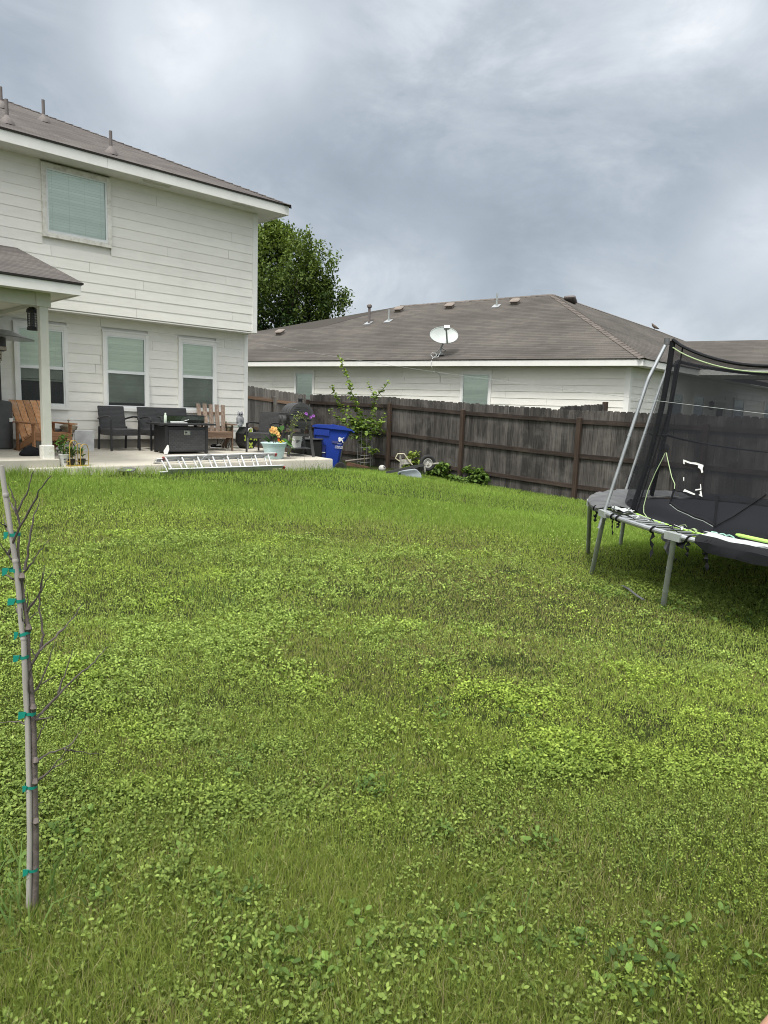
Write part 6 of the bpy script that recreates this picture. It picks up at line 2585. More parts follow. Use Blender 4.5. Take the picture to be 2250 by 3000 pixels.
# loose ties under the ring
for (px, py, ln) in ((1747, 1497, .12), (1797, 1516, .16), (1812, 1519, .07), (1914, 1550, .22), (2017, 1578, .13), (2076, 1588, .20), (2066, 1589, .08)):
    st = MB()
    best = min(np.arange(110, 190, .25), key=lambda a_: abs(project(RP(a_, TR))[0] - px))
    q = RP(best, TR, -.02)
    pts = [q + Vector((random.gauss(0, .006), random.gauss(0, .006), -ln * k / 6)) for k in range(7)]
    st.tube(pts, [.006, .018, .005, .02, .005, .019, .003], 6, flat=.3)
    st.tube([RP(best + .4 * math.cos(u), TR + .028 * math.sin(u), .028 * math.cos(u)) for u in np.arange(0, 6.3, .6)], .008, 5)
    part('strap', st, M['cloth'], tr, True)
# torn cloth hanging below the frame and on the far pole
for (poly, mt) in (([(1946, 1566), (1966, 1562), (1968, 1590), (1962, 1594), (1942, 1584)], 'pad'), ([(1962, 1585), (1974, 1596), (1968, 1612), (1973, 1632), (1982, 1640), (1962, 1634), (1950, 1612)], 'pad'),
                   ([(1966, 1562), (2008, 1570), (2010, 1588), (2000, 1608), (1984, 1600), (1975, 1586)], 'cloth')):
    cl = MB()
    q0 = RP(168, TR - .25)
    P_ = [hit(a, b, q0 + F0 * random.uniform(-.05, .05), F0) for a, b in poly]
    cl.prism(P_, F0 * .05 + Vector((0, 0, .015)))
    part('hanging_cloth', cl, M[mt], tr, True, 0)
cl = MB()
q0 = kB.lerp(pB, .8)
P_ = [hit(a, b, q0, F0) for a, b in ((1858, 1360), (1873, 1372), (1864, 1390), (1856, 1384), (1850, 1410), (1840, 1436), (1834, 1434), (1837, 1412), (1850, 1380))]
cl.prism(P_, F0 * .04)
part('torn_sleeve', cl, M['cloth'], tr, True, 0)

c = PG(1822, 1731)
d_ = PG(1884, 1771)
mb = MB()
mb.tube([c + Vector((0, 0, .05)), c.lerp(d_, .3) + Vector((.01, .0, .055)), c.lerp(d_, .7) + Vector((-.01, 0, .05)), d_ + Vector((0, 0, .045))], .014, 6, flat=.5)
solo('strap', mb, M['pad'], 'grey webbing strap lying in the weeds in front of the trampoline leg', 'strap', origin=c)

# ------------------------------------------------------------------ young bare tree tied to a cane
BT = PG(93, 2685)
BD = (BT - CAM).dot(F0)


def BP(px, py, dd=0.0): return hit(px, py, CAM + F0 * (BD + dd), F0)


def z1p(a, b): return (a / 2.766, 1330 + b / 2.766)
def z2p(a, b): return (a / 3.16, 2100 + b / 3.16)


stake_px = [(4, 1364), (16, 1453), (32.5, 1561), (45, 1645), (54, 1724), (63, 1836), (69, 1872), (74, 1999), (81, 2125), (85, 2306), (87, 2448), (85.5, 2575), (83, 2690)]
mb = MB()
mb.tube([BP(a, b, -.0) for a, b in stake_px], [.0072] * 3 + [.0076] * 4 + [.0081] * 6, 12)
for (a, b) in ((17, 1450), (45, 1643), (68.5, 1870), (83.5, 2315)):
    q = BP(a, b)
    mb.tube([q + Vector((0, 0, -.006)), q, q + Vector((0, 0, .006))], [.0078, .0096, .0078], 12)
solo('bamboo_stake', mb, M['bamboo'], 'grey leaning bamboo cane supporting the bare young tree', 'garden stake', origin=BP(83, 2690))
bt = thing('young_tree', 'thin bare young tree tied to a bamboo cane at the left', 'tree', BT)
trunk_px = [(101, 2690), (103, 2606), (104, 2511), (103, 2401), (101, 2322), (100, 2227), (98, 2132), (95.5, 2071), (88, 1985), (82, 1926), (81.5, 1865), (81, 1836), (77, 1800), (69, 1757), (61, 1692), (55, 1655), (52, 1612), (57, 1560)]
mb = MB()
tr_r = [.0108, .0106, .0104, .0102, .0098, .0092, .009, .0085, .0045 + .003, .0075, .007, .0068, .006, .0055, .005, .0048, .0042, .0035]
mb.tube([BP(a, b, .012) for a, b in trunk_px], tr_r, 12)
for (a, b) in ((102, 2405), (101, 2228), (99, 2290), (94, 2072), (80, 1840), (60, 1690)):
    q = BP(a, b, .005)
    mb.tube([q + R0 * .004 - Vector((0, 0, .01)), q + R0 * .007 - F0 * .006, q + R0 * .004 + Vector((0, 0, .01))], [.006, .0095, .006], 8)
part('trunk', mb, M['bark'], bt, True)
br = [[z1p(*q) for q in pl] for pl in (
    [(150, 915), (65, 815), (5, 730), (-30, 700)], [(65, 815), (165, 590), (290, 350), (415, 175)], [(165, 585), (130, 470), (90, 310), (62, 235)], [(140, 470), (230, 280), (270, 140)], [(130, 480), (80, 380), (60, 290)],
    [(175, 985), (250, 895), (325, 790), (400, 690)], [(200, 940), (240, 700), (270, 540), (320, 360)], [(215, 1280), (330, 1110), (420, 965)], [(220, 1370), (250, 1330), (355, 1250)], [(330, 1120), (345, 960)], [(180, 1390), (240, 1250), (350, 1100)],
    [(230, 1755), (330, 1580), (350, 1470), (325, 1300), (325, 1130), (360, 900)], [(330, 1590), (450, 1480), (560, 1370), (665, 1222)], [(222, 1470), (150, 1350)], [(180, 1390), (175, 1250)], [(192, 1120), (208, 1060)], [(215, 1250), (222, 1120)],
    [(250, 1960), (320, 1880), (390, 1700), (450, 1520)], [(290, 2160), (350, 2080), (470, 1950), (640, 1790), (770, 1680), (870, 1560)], [(470, 1940), (520, 1800), (590, 1590)], [(345, 1860), (460, 1790)], [(300, 2150), (380, 2140), (430, 2130)],
    [(235, 1980), (240, 1800), (260, 1700), (295, 1640)], [(290, 1635), (215, 1540)], [(70, 640), (50, 590), (25, 490)], [(50, 590), (0, 552)], [(105, 1015), (0, 940)], [(145, 1290), (125, 1230)])]
br += [[z2p(*q) for q in pl] for pl in ([(335, 405), (450, 340), (640, 270), (760, 130)], [(340, 605), (450, 510), (560, 380), (700, 210)], [(370, 580), (500, 470), (650, 390)], [(600, 300), (720, 325), (930, 345)], [(350, 820), (410, 785)], [(235, 65), (130, 40), (0, 50)], [(340, 220), (400, 90), (440, 10)])]
rr = random.Random(4)
for pl in br:
    n = len(pl)
    dd = rr.uniform(-.12, .16)
    L_ = sum(math.dist(a, b) for a, b in zip(pl, pl[1:]))
    r0_ = min(.0050, .0021 + L_ * .0000075)
    mb = MB()
    P_ = []
    for i, (a, b) in enumerate(pl):
        P_.append(BP(a, b, .012 + dd * i / (n - 1)))
    # subdivide with small kinks and buds
    Q_, W_r = [], []
    for i in range(n - 1):
        for k in range(4):
            f_ = (i + k / 4) / (n - 1)
            q = P_[i].lerp(P_[i + 1], k / 4)
            if 0 < f_: q = q + Vector((rr.gauss(0, .0014), rr.gauss(0, .0014), rr.gauss(0, .0014)))
            Q_.append(q)
            W_r.append(r0_ * (1 - .75 * f_) * (1.35 if rr.random() < .22 else 1))
    Q_.append(P_[-1])
    W_r.append(.0009)
    mb.tube(Q_, W_r, 6)
    part('branch', mb, M['twig'], bt, True)
ORD = ['topmost', 'second', 'third', 'fourth', 'fifth', 'sixth', 'seventh', 'lowest']
for k, (a, b, wx) in enumerate(((43, 1565, 32), (43, 1669, 32), (60, 1758, 24), (73, 1855, 34), (72, 1923, 26), (88, 2087, 34), (91, 2302, 36), (95, 2545, 32))):
    mb = MB()
    c = BP(a, b, .006)
    hw = wx / 2 / FPX * (BD / F0.dot(FW)) * 1.02
    vs, fs = [], []
    ns = 16
    hgt = .0095
    tilt = [.05, -.02, 0, .35, .1, -.15, -.1, -.1][k]
    for i in range(ns):
        t = 2 * math.pi * i / ns
        x_ = hw * math.cos(t)
        for s_ in (-1, 1):
            vs.append(c + R0 * x_ + F0 * (.0155 * math.sin(t)) + Vector((0, 0, s_ * hgt / 2 + tilt * x_ + rr.gauss(0, .0008))))
    for i in range(ns):
        j = (i + 1) % ns
        fs.append((i * 2, j * 2, j * 2 + 1, i * 2 + 1))
    mb.add(vs, fs)
    e = c - R0 * (hw * (.5 if k in (6, 7, 5) else .9)) - F0 * .0165
    tl = .009 + .005 * (k % 3)
    mb.prism([e + Vector((0, 0, -.009)), e - R0 * tl + Vector((0, 0, -.013 - .004 * (k % 2))), e - R0 * (tl * .9) + Vector((0, 0, .008)), e + R0 * .006 + Vector((0, 0, .009))], -F0 * .0012)
    solo('tie_tape', mb, M['teal'], ORD[k] + (' teal plastic tie binding the young tree to its cane' if k in (0, 7) else ' teal plastic tie from the top of the bamboo cane'), 'plant tie', origin=c, group='teal ties on the bamboo cane')

# ------------------------------------------------------------------ sapling in a wire cage by the fence
S0 = PG(1067, 1366)
S0.y, S0.x = S0.y, min(S0.x, 12.3)
SDp = (S0 - CAM).dot(F0)


def SP(px, py, dd=0.0): return hit(px, py, CAM + F0 * (SDp + dd), F0)
def z5p(a, b): return (680 + a / 3.318, 1120 + b / 3.318)
def z6p(a, b): return (700 + a / 2.765, 820 + b / 2.765)


sp = thing('sapling', 'leafy young tree with upright shoots growing against the dark fence', 'tree', S0)
mb = MB()
mb.tube([SP(*z5p(1284, 830)), SP(*z5p(1286, 700)), SP(*z5p(1291, 600)), SP(*z5p(1282, 510)), SP(*z5p(1262, 430))], [.02, .018, .016, .014, .012], 8)
part('trunk', mb, M['stem'], sp, True)
shoots = [([z5p(1262, 430), z5p(1215, 250), z5p(1165, 110), z5p(1140, 0), z6p(900, 860), z6p(860, 740), z6p(830, 670), z6p(800, 600)], 0),
          ([z5p(1262, 440), z5p(1180, 380), z5p(1100, 320), z5p(1040, 200), z5p(990, 90), z5p(970, 20), z6p(757, 850)], .1),
          ([z5p(1255, 460), z5p(1170, 430), z5p(1080, 370), z5p(1000, 330), z5p(940, 250)], -.15), ([z5p(1270, 470), z5p(1330, 420), z5p(1375, 330), z5p(1390, 150), z5p(1345, 60), z5p(1315, 0), z6p(1050, 830)], .1),
          ([z5p(1388, 160), z5p(1440, 100), z5p(1480, 50), z5p(1510, 5), z6p(1215, 815)], .15), ([z5p(1275, 480), z5p(1360, 480), z5p(1430, 440), z5p(1465, 350), z5p(1490, 290)], -.1), ([z5p(1230, 500), z5p(1200, 480), z5p(1150, 440)], -.2),
          ([z5p(1285, 470), z5p(1320, 440), z5p(1400, 420), z5p(1470, 390)], .2), ([z5p(1291, 590), z5p(1330, 625), z5p(1380, 665)], -.1), ([z5p(1260, 420), z5p(1245, 330), z5p(1230, 250), z5p(1200, 180)], .15), ([z5p(1260, 440), z5p(1190, 400), z5p(1130, 300), z5p(1105, 240)], -.1), ([z5p(1288, 640), z5p(1230, 540), z5p(1170, 440)], .05)]
mb = MB()
LP, LA, LS, LT_ = [], [], [], []
for pl, dd in shoots:
    n = len(pl)
    P_ = [SP(a, b, dd * i / (n - 1)) for i, (a, b) in enumerate(pl)]
    mb.tube(P_, [.010 * (1 - .8 * i / (n - 1)) for i in range(n)], 6)
    k = 0
    for i in range(n - 1):
        seg = (P_[i + 1] - P_[i]).length
        for q in range(max(2, int(seg / .016))):
            f_ = (i + rng.uniform()) / (n - 1)
            base = P_[i].lerp(P_[i + 1], rng.uniform())
            dr2 = P_[i + 1] - P_[i]
            side = math.atan2(R0.y, R0.x) + (0 if k % 2 else math.pi) + rng.normal(0, .8)
            LP.append(base + Vector((rng.normal(0, .02), rng.normal(0, .02), rng.normal(0, .015))))
            LA.append(side)
            LS.append(.115 - .05 * f_)
            LT_.append(np.clip(.18 + .75 * f_ + rng.normal(0, .15), 0, 1))
            k += 1
part('branches', mb, M['stem'], sp, True)
for q in range(300):
    c = SP(*z5p(1275 + rng.normal(0, 75), 445 + rng.normal(0, 45)), rng.normal(0, .2))
    LP.append(c); LA.append(rng.uniform(0, 6.28)); LS.append(.10); LT_.append(rng.uniform(0, .6))
for q in range(26):
    c = SP(*z5p(1375 + rng.normal(0, 24), 672 + rng.normal(0, 12)), -.1)
    LP.append(c); LA.append(rng.uniform(0, 6.28)); LS.append(.10); LT_.append(rng.uniform(.2, .8))
L = leaf_cloud([(p - S0)[:] for p in LP], np.array(LS), (.085, .145, .04), (.30, .42, .08), (0, 0, 0), (-.15, .5), az=np.array(LA), wfac=1.35, t=np.array(LT_))
part('foliage', leaf_mesh(L, M['leaf'], 'foliage'), None, sp)
mb = MB()
cg_r = .20
c = S0 + R0 * .06
for k in range(9):
    a = 2 * math.pi * k / 9
    mb.tube([c + Vector((cg_r * math.cos(a), cg_r * math.sin(a), .0)), c + Vector((cg_r * math.cos(a), cg_r * math.sin(a), 1.0))], .0022, 4)
for z in (.12, .3, .5, .7, .9):
    mb.tube([c + Vector((cg_r * math.cos(2 * math.pi * k / 18), cg_r * math.sin(2 * math.pi * k / 18), z + .01 * math.sin(k))) for k in range(18)], .0022, 4, closed=True)
solo('wire_cage', mb, M['metal_leg'], 'thin wire plant cage around the foot of the sapling', 'plant cage', origin=c)

# wooden pole and rusty plank beside the bin
a, b = SP(1012, 1351, -.25), SP(1088, 1342, .1)
mb = MB()
mb.tube([a, b], .022, 8)
solo('wooden_pole', mb, M['grey_wood'], 'grey wooden pole resting level between the bin wheel and the sapling', 'pole', origin=a)
a, b = SP(1016, 1358, -.2), SP(1077, 1372, -.45)
mb = MB()
mb.bar(a, b, .05, .09)
mb.bar(b + Vector((0, 0, .035)), b + (b - a).normalized() * .02 + Vector((0, 0, -.13)), .03, .10, (b - a))
solo('rusty_plank', mb, M['rust'], 'rusty brown plank slanting down into the grass beside the sapling', 'plank', origin=a)
c = PG(1119, 1383) + Vector((0, 0, .085))
ballo = thing('ball', 'worn white ball with a black patch half hidden in the grass', 'ball', c - Vector((0, 0, .085)))
mb = MB()
mb.lathe([(.085 * math.sin(math.pi * k / 12) + .0005, -.085 * math.cos(math.pi * k / 12)) for k in range(13)], 20, (0, 0, .085))
part('ball_shell', mb, M['chip2'], ballo, smooth=60)
mb = MB()
dv = (R0 * .55 - F0 * .6 + Vector((0, 0, .45))).normalized()
q = dv.to_track_quat('Z', 'Y').to_matrix().to_4x4()
mb.lathe([(.034, .0785), (.02, .0845), (.001, .0865)], 5, M=Matrix.Translation((0, 0, .085)) @ q)
part('patch', mb, M['black'], ballo)

# overturned wheelbarrow
W0 = PG(1225, 1402)
WDp = (W0 - CAM).dot(F0)


def WP(a, b, dd=0.0): return hit(1100 + a / 4.88, 1280 + b / 4.88, CAM + F0 * (WDp + dd), F0)


wb = thing('wheelbarrow', 'overturned grey wheelbarrow with its wheel in the air by the fence', 'wheelbarrow', W0)
mb = MB()
fr_ = [WP(290, 600), WP(318, 505), WP(345, 488), WP(560, 462), WP(592, 468), WP(650, 520), WP(668, 610)]
bk_ = [WP(300, 585, .55), WP(335, 492, .42), WP(360, 478, .4), WP(560, 455, .4), WP(585, 460, .42), WP(640, 510, .5), WP(655, 595, .55)]
n = len(fr_)
fs = [tuple(range(n - 1, -1, -1)), tuple(range(n, 2 * n))] + [(i, (i + 1) % n, n + (i + 1) % n, n + i) for i in range(n)]
mb.add(fr_ + bk_, fs)
me_t = mb.mesh('tub', M['tub'])
o = part('tub', me_t, None, wb, True)
bv = o.modifiers.new('soft', 'BEVEL')
bv.width = .03
bv.segments = 3
mb = MB()
pl = [WP(332, 515, -.004), WP(342, 515, -.004), WP(344, 528, -.004), WP(350, 516, -.004), WP(362, 518, -.004), WP(360, 540, -.004), WP(348, 562, -.004), WP(336, 545, -.004)]
mb.prism(pl, -F0 * .003)
part('mark', mb, M['black'], wb, True, 0)
for dd in (-.05, .45):
    mb = MB()
    mb.bar(WP(150, 512, dd), WP(700, 396, dd), .045, .055)
    part('handle', mb, M['black_m'], wb, True)
wc = WP(745, 372, .22)
wx_ = (-F0 + R0 * .15).normalized()
q = wx_.to_track_quat('Z', 'Y').to_matrix().to_4x4()
px2m = (wc - CAM).dot(FW) / FPX / 4.88
ro = 118 * px2m
mb = MB()
mb.lathe([(ro * .55, -.045), (ro * .8, -.062), (ro * .95, -.05), (ro, -.02), (ro, .02), (ro * .95, .05), (ro * .8, .062), (ro * .55, .045)], 32, M=Matrix.Translation(wc) @ q, cap=False)
o = part('tyre', mb, M['rubber'], wb, True)
mb = MB()
mb.lathe([(ro * .56, -.03), (ro * .5, -.02), (ro * .16, -.0), (ro * .14, .05), (.02, .055)], 24, M=Matrix.Translation(wc) @ q, cap=False)
mb.lathe([(ro * .56, .03), (ro * .56, .046), (ro * .50, .046), (ro * .46, .01), (ro * .2, .0), (ro * .16, .06), (.001, .065)], 24, M=Matrix.Translation(wc) @ q, cap=False)
part('wheel_rim', mb, M['chip2'], o)
for dd in (.06, .40):
    mb = MB()
    mb.bar(WP(640, 402, dd), WP(905, 374, dd), .022, .03)
    mb.bar(WP(705, 405, dd), WP(706, 505, dd), .02, .035, (1, 0, 0))
    part('axle_bracket', mb, M['chip'], wb, True)
for dd in (.0, .42):
    mb = MB()
    mb.tube([WP(350, 352, dd), WP(285, 305, dd), WP(318, 243, dd), WP(408, 241, dd), WP(470, 330, dd), WP(528, 402, dd)], .014, 8)
    part('leg_loop', mb, M['cream'], wb, True)
mb = MB()
mb.bar(WP(357, 250, .02), WP(357, 450, .02), .03, .03, (1, 0, 0))
mb.prism([WP(352, 395, .03), WP(362, 322, .03), WP(512, 318, .03), WP(508, 388, .03)], F0 * .01)
part('leg_plate', mb, M['chip'], wb, True)


# vines on the fence
def vine(label, spots, n, size, cA, cB, x_=None):
    c = Vector(spots[0][4] if len(spots[0]) > 4 else PG(spots[0][0], spots[0][1]))
    pts = []
    for (px, py, sx_, sy_, *_r) in spots:
        for k in range(int(n * 1.9 * sx_ * sy_ / 100)):
            a, b = px + rng.uniform(-1, 1) * sx_ * (.5 + .5 * rng.uniform()), py + rng.uniform(-1, 1) * sy_ * (.5 + .5 * rng.uniform())
            p = PX(a, b, 12.84 - rng.uniform(0, .35) if x_ is None else x_ + rng.uniform(-.3, .1))
            g_ = G(p.x, p.y)
            if p.z < g_ + .03: p.z = g_ + rng.uniform(.03, .15)
            pts.append(p)
    t = thing('vine', label, 'vine', c, 0, 'leafy vines along the fence foot')
    L = leaf_cloud([(p - c)[:] for p in pts], np.full(len(pts), size), cA, cB, (0, 0, 0), (-.35, .45), wfac=1.35)
    part('foliage', leaf_mesh(L, M['leaf'], 'foliage'), None, t)
    st = MB()
    for k in range(7):
        a = pts[int(rng.integers(len(pts)))]
        b = pts[int(rng.integers(len(pts)))]
        st.tube([a, a.lerp(b, .5) + Vector((0, 0, -.04)), b], .004, 4)
    part('stems', st, M['stem'], t, True)


VA, VB = (.055, .105, .022), (.145, .23, .05)
vine('heart-leaved vine climbing the fence right of the wheelbarrow tyre', [(1292, 1378, 24, 24), (1318, 1402, 24, 10), (1262, 1398, 14, 12), (1300, 1362, 10, 10)], 30, .095, VA, VB)
vine('heart-leaved vine wrapped round the middle fence post', [(1400, 1392, 18, 24), (1418, 1400, 14, 16), (1366, 1376, 10, 10), (1385, 1420, 22, 9)], 26, .095, VA, VB)
vine('sparse yellowish vine on the fence behind the wheelbarrow frame', [(1212, 1330, 16, 9), (1200, 1345, 10, 12), (1225, 1352, 14, 8), (1190, 1365, 12, 8)], 26, .08, (.11, .16, .03), (.28, .36, .07))
vine('low trailing vine in the grass below the middle fence post', [(1350, 1418, 26, 7), (1325, 1410, 14, 7)], 24, .07, VA, VB, 12.4)

# ------------------------------------------------------------------ big tree behind the houses
TB = PD(850, 1010, 36.0)
bx, by = TB.x, TB.y
bt2 = thing('broadleaf_tree', 'tall dense green tree rising between the two houses', 'tree', (bx, by, 0))
mb = MB()
mb.tube([(bx, by, -.3), (bx + .05, by, 1.5), (bx, by + .1, 3.2), (bx - .1, by, 5.5), (bx, by, 8)], [.34, .27, .23, .15, .05], 12)
for k in range(9):
    a = k * 2.4
    z = 2.6 + k * .5
    mb.tube([(bx, by, z), (bx + math.cos(a) * .9, by + math.sin(a) * .9, z + .9), (bx + math.cos(a) * 2.0, by + math.sin(a) * 2.0, z + 1.5)], [.09, .05, .02], 6)
part('trunk', mb, M['bark'], bt2, True)


def SPX(px, py, dd): return PD(px, py, 36.0) + F0 * dd


# crown outline in the picture: half width to the right of the trunk for each height
OUT = [(660, 745), (672, 800), (700, 870), (735, 925), (765, 955), (800, 968), (840, 985), (880, 995), (915, 990), (950, 985), (985, 970), (1020, 930)]
cl_pts, cl_sz, cl_t = [], [], []
q_n = 0
while q_n < 680:
    py = rng.uniform(668, 1015)
    for (ya, xa), (yb2, xb2) in zip(OUT, OUT[1:]):
        if ya <= py <= yb2:
            xm = -10 + xa + (xb2 - xa) * (py - ya) / (yb2 - ya)
            break
    hw = max(20, xm - 800)
    u_ = rng.uniform(-1, 1)
    depth = rng.normal(0, .55) * math.sqrt(max(0, 1 - u_ * u_)) * hw / FPX * 36
    px = 800 + u_ * (hw - 9)
    if rng.uniform() < .35 + .65 * max(abs(u_), min(1, abs(depth) / 1.5)):
        cl_pts.append(SPX(px, py, depth))
        q_n += 1
for (px, py) in ((1005, 868), (998, 880), (1010, 882), (968, 785), (975, 780), (785, 668), (770, 664), (800, 676), (830, 684), (862, 692), (888, 706), (772, 676), (990, 896), (1002, 860), (1012, 872), (1006, 890), (980, 760), (962, 745), (935, 722), (900, 700), (815, 668), (845, 676), (995, 950), (1000, 930), (745, 680), (910, 712), (940, 745)):
    cl_pts.append(SPX(px, py, rng.normal(0, .4)))
LP, LS, LT_ = [], [], []
for c in cl_pts:
    light = np.clip((c.z - 5.3) / 4.5 + rng.normal(.1, .22), 0, 1)  # light from above painted in: clumps get paler leaves toward the top
    n_ = int(rng.integers(42, 74))
    up_v = Vector((rng.normal(0, .3), rng.normal(0, .3), 1)).normalized()
    for k in range(n_):
        s_ = rng.uniform(-.42, .42)
        LP.append((c.x - bx + up_v.x * s_ + rng.normal(0, .14), c.y - by + up_v.y * s_ + rng.normal(0, .14), c.z + up_v.z * s_ + rng.normal(0, .12)))
        LS.append(.185)
        LT_.append(np.clip(light + rng.normal(0, .12), 0, 1))
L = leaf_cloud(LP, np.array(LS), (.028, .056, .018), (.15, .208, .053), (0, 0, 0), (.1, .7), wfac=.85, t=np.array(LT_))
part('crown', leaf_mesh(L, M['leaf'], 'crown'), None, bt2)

# ------------------------------------------------------------------ person standing at the right edge of the view
ank = PG(2238, 3165)
pf = (-R0 * .99 - F0 * .06).normalized()              # they sit facing left in the picture
pr = pf.cross(Vector((0, 0, 1)))                       # their right-hand side
pe = thing('person', 'person sitting in the grass at the right edge, grey-blue shoe and tattooed ankle', 'person', (ank.x, ank.y, G(ank.x, ank.y)))


def H(f_, s_, z): return pf * f_ + pr * s_ + Vector((0, 0, z))


J = {}
jv, je, jr = [], [], []


def J_add(name, p, r, par=None):
    J[name] = len(jv)
    jv.append(p)
    jr.append(r)
    if par: je.append((J[par], J[name]))


MS = .11
J_add('pelvis', H(-.80, MS, .13), .125)
J_add('belly', H(-.84, MS, .27), .12, 'pelvis')
J_add('chest', H(-.87, MS, .48), .13, 'belly')
J_add('neck0', H(-.86, MS, .63), .068, 'chest')
J_add('neck', H(-.83, MS, .70), .052, 'neck0')
J_add('head0', H(-.81, MS, .78), .078, 'neck')
J_add('head1', H(-.81, MS, .87), .086, 'head0')
J_add('head2', H(-.825, MS, .93), .062, 'head1')
for sd_, s0 in (('L', -1), ('R', 1)):
    J_add('hip' + sd_, H(-.74, MS + s0 * .10, .12), .10, 'pelvis')
    J_add('knee' + sd_, H(-.34, MS + s0 * .115, .42), .06, 'hip' + sd_)
    J_add('calf' + sd_, H(-.25, MS + s0 * .112, .32), .056, 'knee' + sd_)
    J_add('ankle' + sd_, H(-.045, MS + s0 * .11, .105), .036, 'calf' + sd_)
    J_add('heel' + sd_, H(-.03, MS + s0 * .11, .045), .038, 'ankle' + sd_)
    J_add('ball' + sd_, H(.12, MS + s0 * .115, .03), .034, 'heel' + sd_)
    J_add('toe' + sd_, H(.19, MS + s0 * .115, .022), .022, 'ball' + sd_)
    J_add('sh' + sd_, H(-.87, MS + s0 * .175, .60), .06, 'chest')
    J_add('elbow' + sd_, H(-.66, MS + s0 * .20, .42), .042, 'sh' + sd_)
    J_add('wrist' + sd_, H(-.44, MS + s0 * .14, .50), .028, 'elbow' + sd_)
    J_add('palm' + sd_, H(-.37, MS + s0 * .12, .505), .032, 'wrist' + sd_)
    for k in range(4):
        s1 = MS + s0 * (.155 - .023 * k)
        ln = (.062, .078, .082, .070)[k]
        J_add('f%d' % k + sd_, H(-.33, s1, .50), .0095, 'palm' + sd_)
        J_add('g%d' % k + sd_, H(-.33 + ln * .55, s1, .485), .0085, 'f%d' % k + sd_)
        J_add('h%d' % k + sd_, H(-.33 + ln * .9, s1, .455), .007, 'g%d' % k + sd_)
    J_add('t0' + sd_, H(-.365, MS + s0 * .075, .50), .011, 'palm' + sd_)
    J_add('t1' + sd_, H(-.335, MS + s0 * .055, .485), .009, 't0' + sd_)


def skin_obj2(name, verts, edges, radii, mat, parent, lvl=2):
    import bmesh
    me = bpy.data.meshes.new(name)
    bm = bmesh.new()
    lay = bm.verts.layers.skin.verify()
    bv_ = [bm.verts.new(tuple(v)) for v in verts]
    for v, r_ in zip(bv_, radii): v[lay].radius = (r_, r_)
    bv_[0][lay].use_root = True
    for a, b in edges: bm.edges.new((bv_[a], bv_[b]))
    bm.to_mesh(me)
    bm.free()
    o = bpy.data.objects.new(name, me)
    COL.objects.link(o)
    m1 = o.modifiers.new('skin', 'SKIN')
    m2 = o.modifiers.new('smooth', 'SUBSURF')
    m2.levels = m2.render_levels = lvl
    dg = bpy.context.evaluated_depsgraph_get()
    dg.update()
    me2 = bpy.data.meshes.new_from_object(o.evaluated_get(dg))
    o.modifiers.clear()
    o.data = me2
    me2.materials.clear()
    me2.materials.append(mat)
    me2.polygons.foreach_set("use_smooth", [True] * len(me2.polygons))
    o.parent = parent
    return o


skin_obj2('body', jv, je, jr, M['skin'], pe)


def sub(names, grow, extra=()):
    idx = {n_: i for i, n_ in enumerate(names)}
    vs_ = [jv[J[n_]] for n_ in names]
    rs_ = [jr[J[n_]] + grow for n_ in names]
    es_ = [(idx[a], idx[b]) for a, b in extra]
    return vs_, es_, rs_


v_, e_, r_ = sub(['pelvis', 'hipL', 'kneeL', 'hipR', 'kneeR'], .02, (('pelvis', 'hipL'), ('hipL', 'kneeL'), ('pelvis', 'hipR'), ('hipR', 'kneeR')))
skin_obj2('shorts', v_, e_, r_, M['denim'], pe)
v_, e_, r_ = sub(['chest', 'belly', 'pelvis', 'shL', 'shR', 'elbowL', 'elbowR'], .018, (('chest', 'belly'), ('belly', 'pelvis'), ('chest', 'shL'), ('chest', 'shR'), ('shL', 'elbowL'), ('shR', 'elbowR')))
v_[5], v_[6] = v_[3].lerp(v_[5], .5), v_[4].lerp(v_[6], .5)
skin_obj2('shirt', v_, e_, r_, M['shirt'], pe)
for sd_ in 'LR':
    v_, e_, r_ = sub(['heel' + sd_, 'ball' + sd_, 'toe' + sd_], .012, (('heel' + sd_, 'ball' + sd_), ('ball' + sd_, 'toe' + sd_)))
    v_ = [v_[0] - pf * .03 + Vector((0, 0, .012)), v_[0] + Vector((0, 0, .014)), v_[1] + Vector((0, 0, .016)), v_[2] + Vector((0, 0, .012))]
    sh_o = skin_obj2('shoe', v_, [(0, 1), (1, 2), (2, 3)], [.04, .048, .046, .034], M['shoe'], pe)
    sol = MB()
    o0 = jv[J['heel' + sd_]]
    pl = []
    for k in range(24):
        a = 2 * math.pi * k / 24
        fx_ = .095 + .155 * math.cos(a)
        wd_ = .043 * (1 + .22 * math.cos(a))
        q = o0 + pf * (fx_ - .02) + pr * (wd_ * math.sin(a))
        pl.append(Vector((q.x, q.y, .0)))
    sol.prism(pl, (0, 0, .026))
    part('sole', sol, M['white'], sh_o)
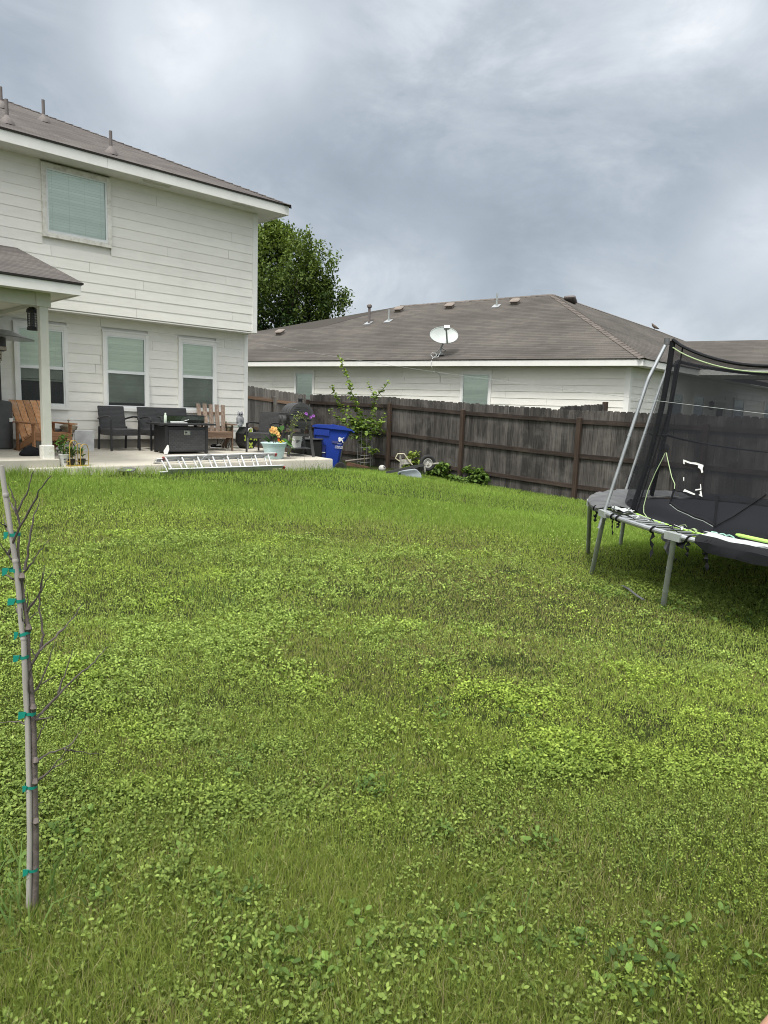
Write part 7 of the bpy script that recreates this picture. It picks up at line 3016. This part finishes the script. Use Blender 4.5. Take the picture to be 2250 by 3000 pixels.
# tattoo: curved strokes on the outer side of the near ankle
tt = MB()
for dz_, rad in ((.13, .010), (.155, .007), (.18, .009)):
    base = jv[J['ankleR']].lerp(jv[J['calfR']], (dz_ - .095) / .235)
    P_ = []
    for k in range(7):
        a = R(-60 + 20 * k)
        rr_ = .0395 + .018 * (dz_ - .095) / .235
        P_.append(base + (-pr * .5 * math.cos(a) + (pf + Vector((0, 0, .7))).normalized() * .9 * math.cos(a) + pr * math.sin(a)) * rr_ + Vector((0, 0, .012 * math.sin(k * 1.1))))
    tt.tube(P_, rad * .4, 5)
part('tattoo', tt, M['ink'], pe)
# face and hair
hd_ = H(-.81, MS, .86)
for s0 in (-1, 1):
    e = MB()
    e.lathe([(.011 * math.sin(math.pi * k / 8) + .0003, -.011 * math.cos(math.pi * k / 8)) for k in range(9)], 12, hd_ + pf * .078 + pr * (.03 * s0))
    o = part('eye', e, M['eye'], pe)
    e = MB()
    e.lathe([(.005, 0), (.003, .002), (.0005, .003)], 10, M=Matrix.Translation(hd_ + pf * .0885 + pr * (.03 * s0)) @ pf.to_track_quat('Z', 'Y').to_matrix().to_4x4())
    part('pupil', e, M['black'], o)
    e = MB()
    e.lathe([(.008, -.03), (.02, -.01), (.022, .012), (.01, .03)], 10, hd_ + pr * (.083 * s0) - pf * .01, sx=.6, sy=.9)
    part('ear', e, M['skin'], pe)
e = MB()
e.tube([hd_ + pf * .078 + Vector((0, 0, .015)), hd_ + pf * .098 + Vector((0, 0, -.022)), hd_ + pf * .08 + Vector((0, 0, -.032))], [.008, .014, .008], 8)
part('nose', e, M['skin'], pe)
e = MB()
e.tube([hd_ + pf * .072 + pr * -.024 + Vector((0, 0, -.058)), hd_ + pf * .08 + Vector((0, 0, -.06)), hd_ + pf * .072 + pr * .024 + Vector((0, 0, -.058))], [.003, .007, .003], 8)
part('mouth', e, M['lips'], pe)
v_ = [hd_ + Vector((0, 0, .06)) + pf * .01, hd_ + Vector((0, 0, .05)) - pf * .035, hd_ + Vector((0, 0, -.01)) - pf * .05]
skin_obj2('hair', v_, [(0, 1), (1, 2)], [.078, .08, .066], M['hair'], pe)
# keep the far (right) foot where the photo shows it
off_ = jv[J['ankleR']]
pe.location = (ank.x - off_.x, ank.y - off_.y, G(ank.x, ank.y) + .012)
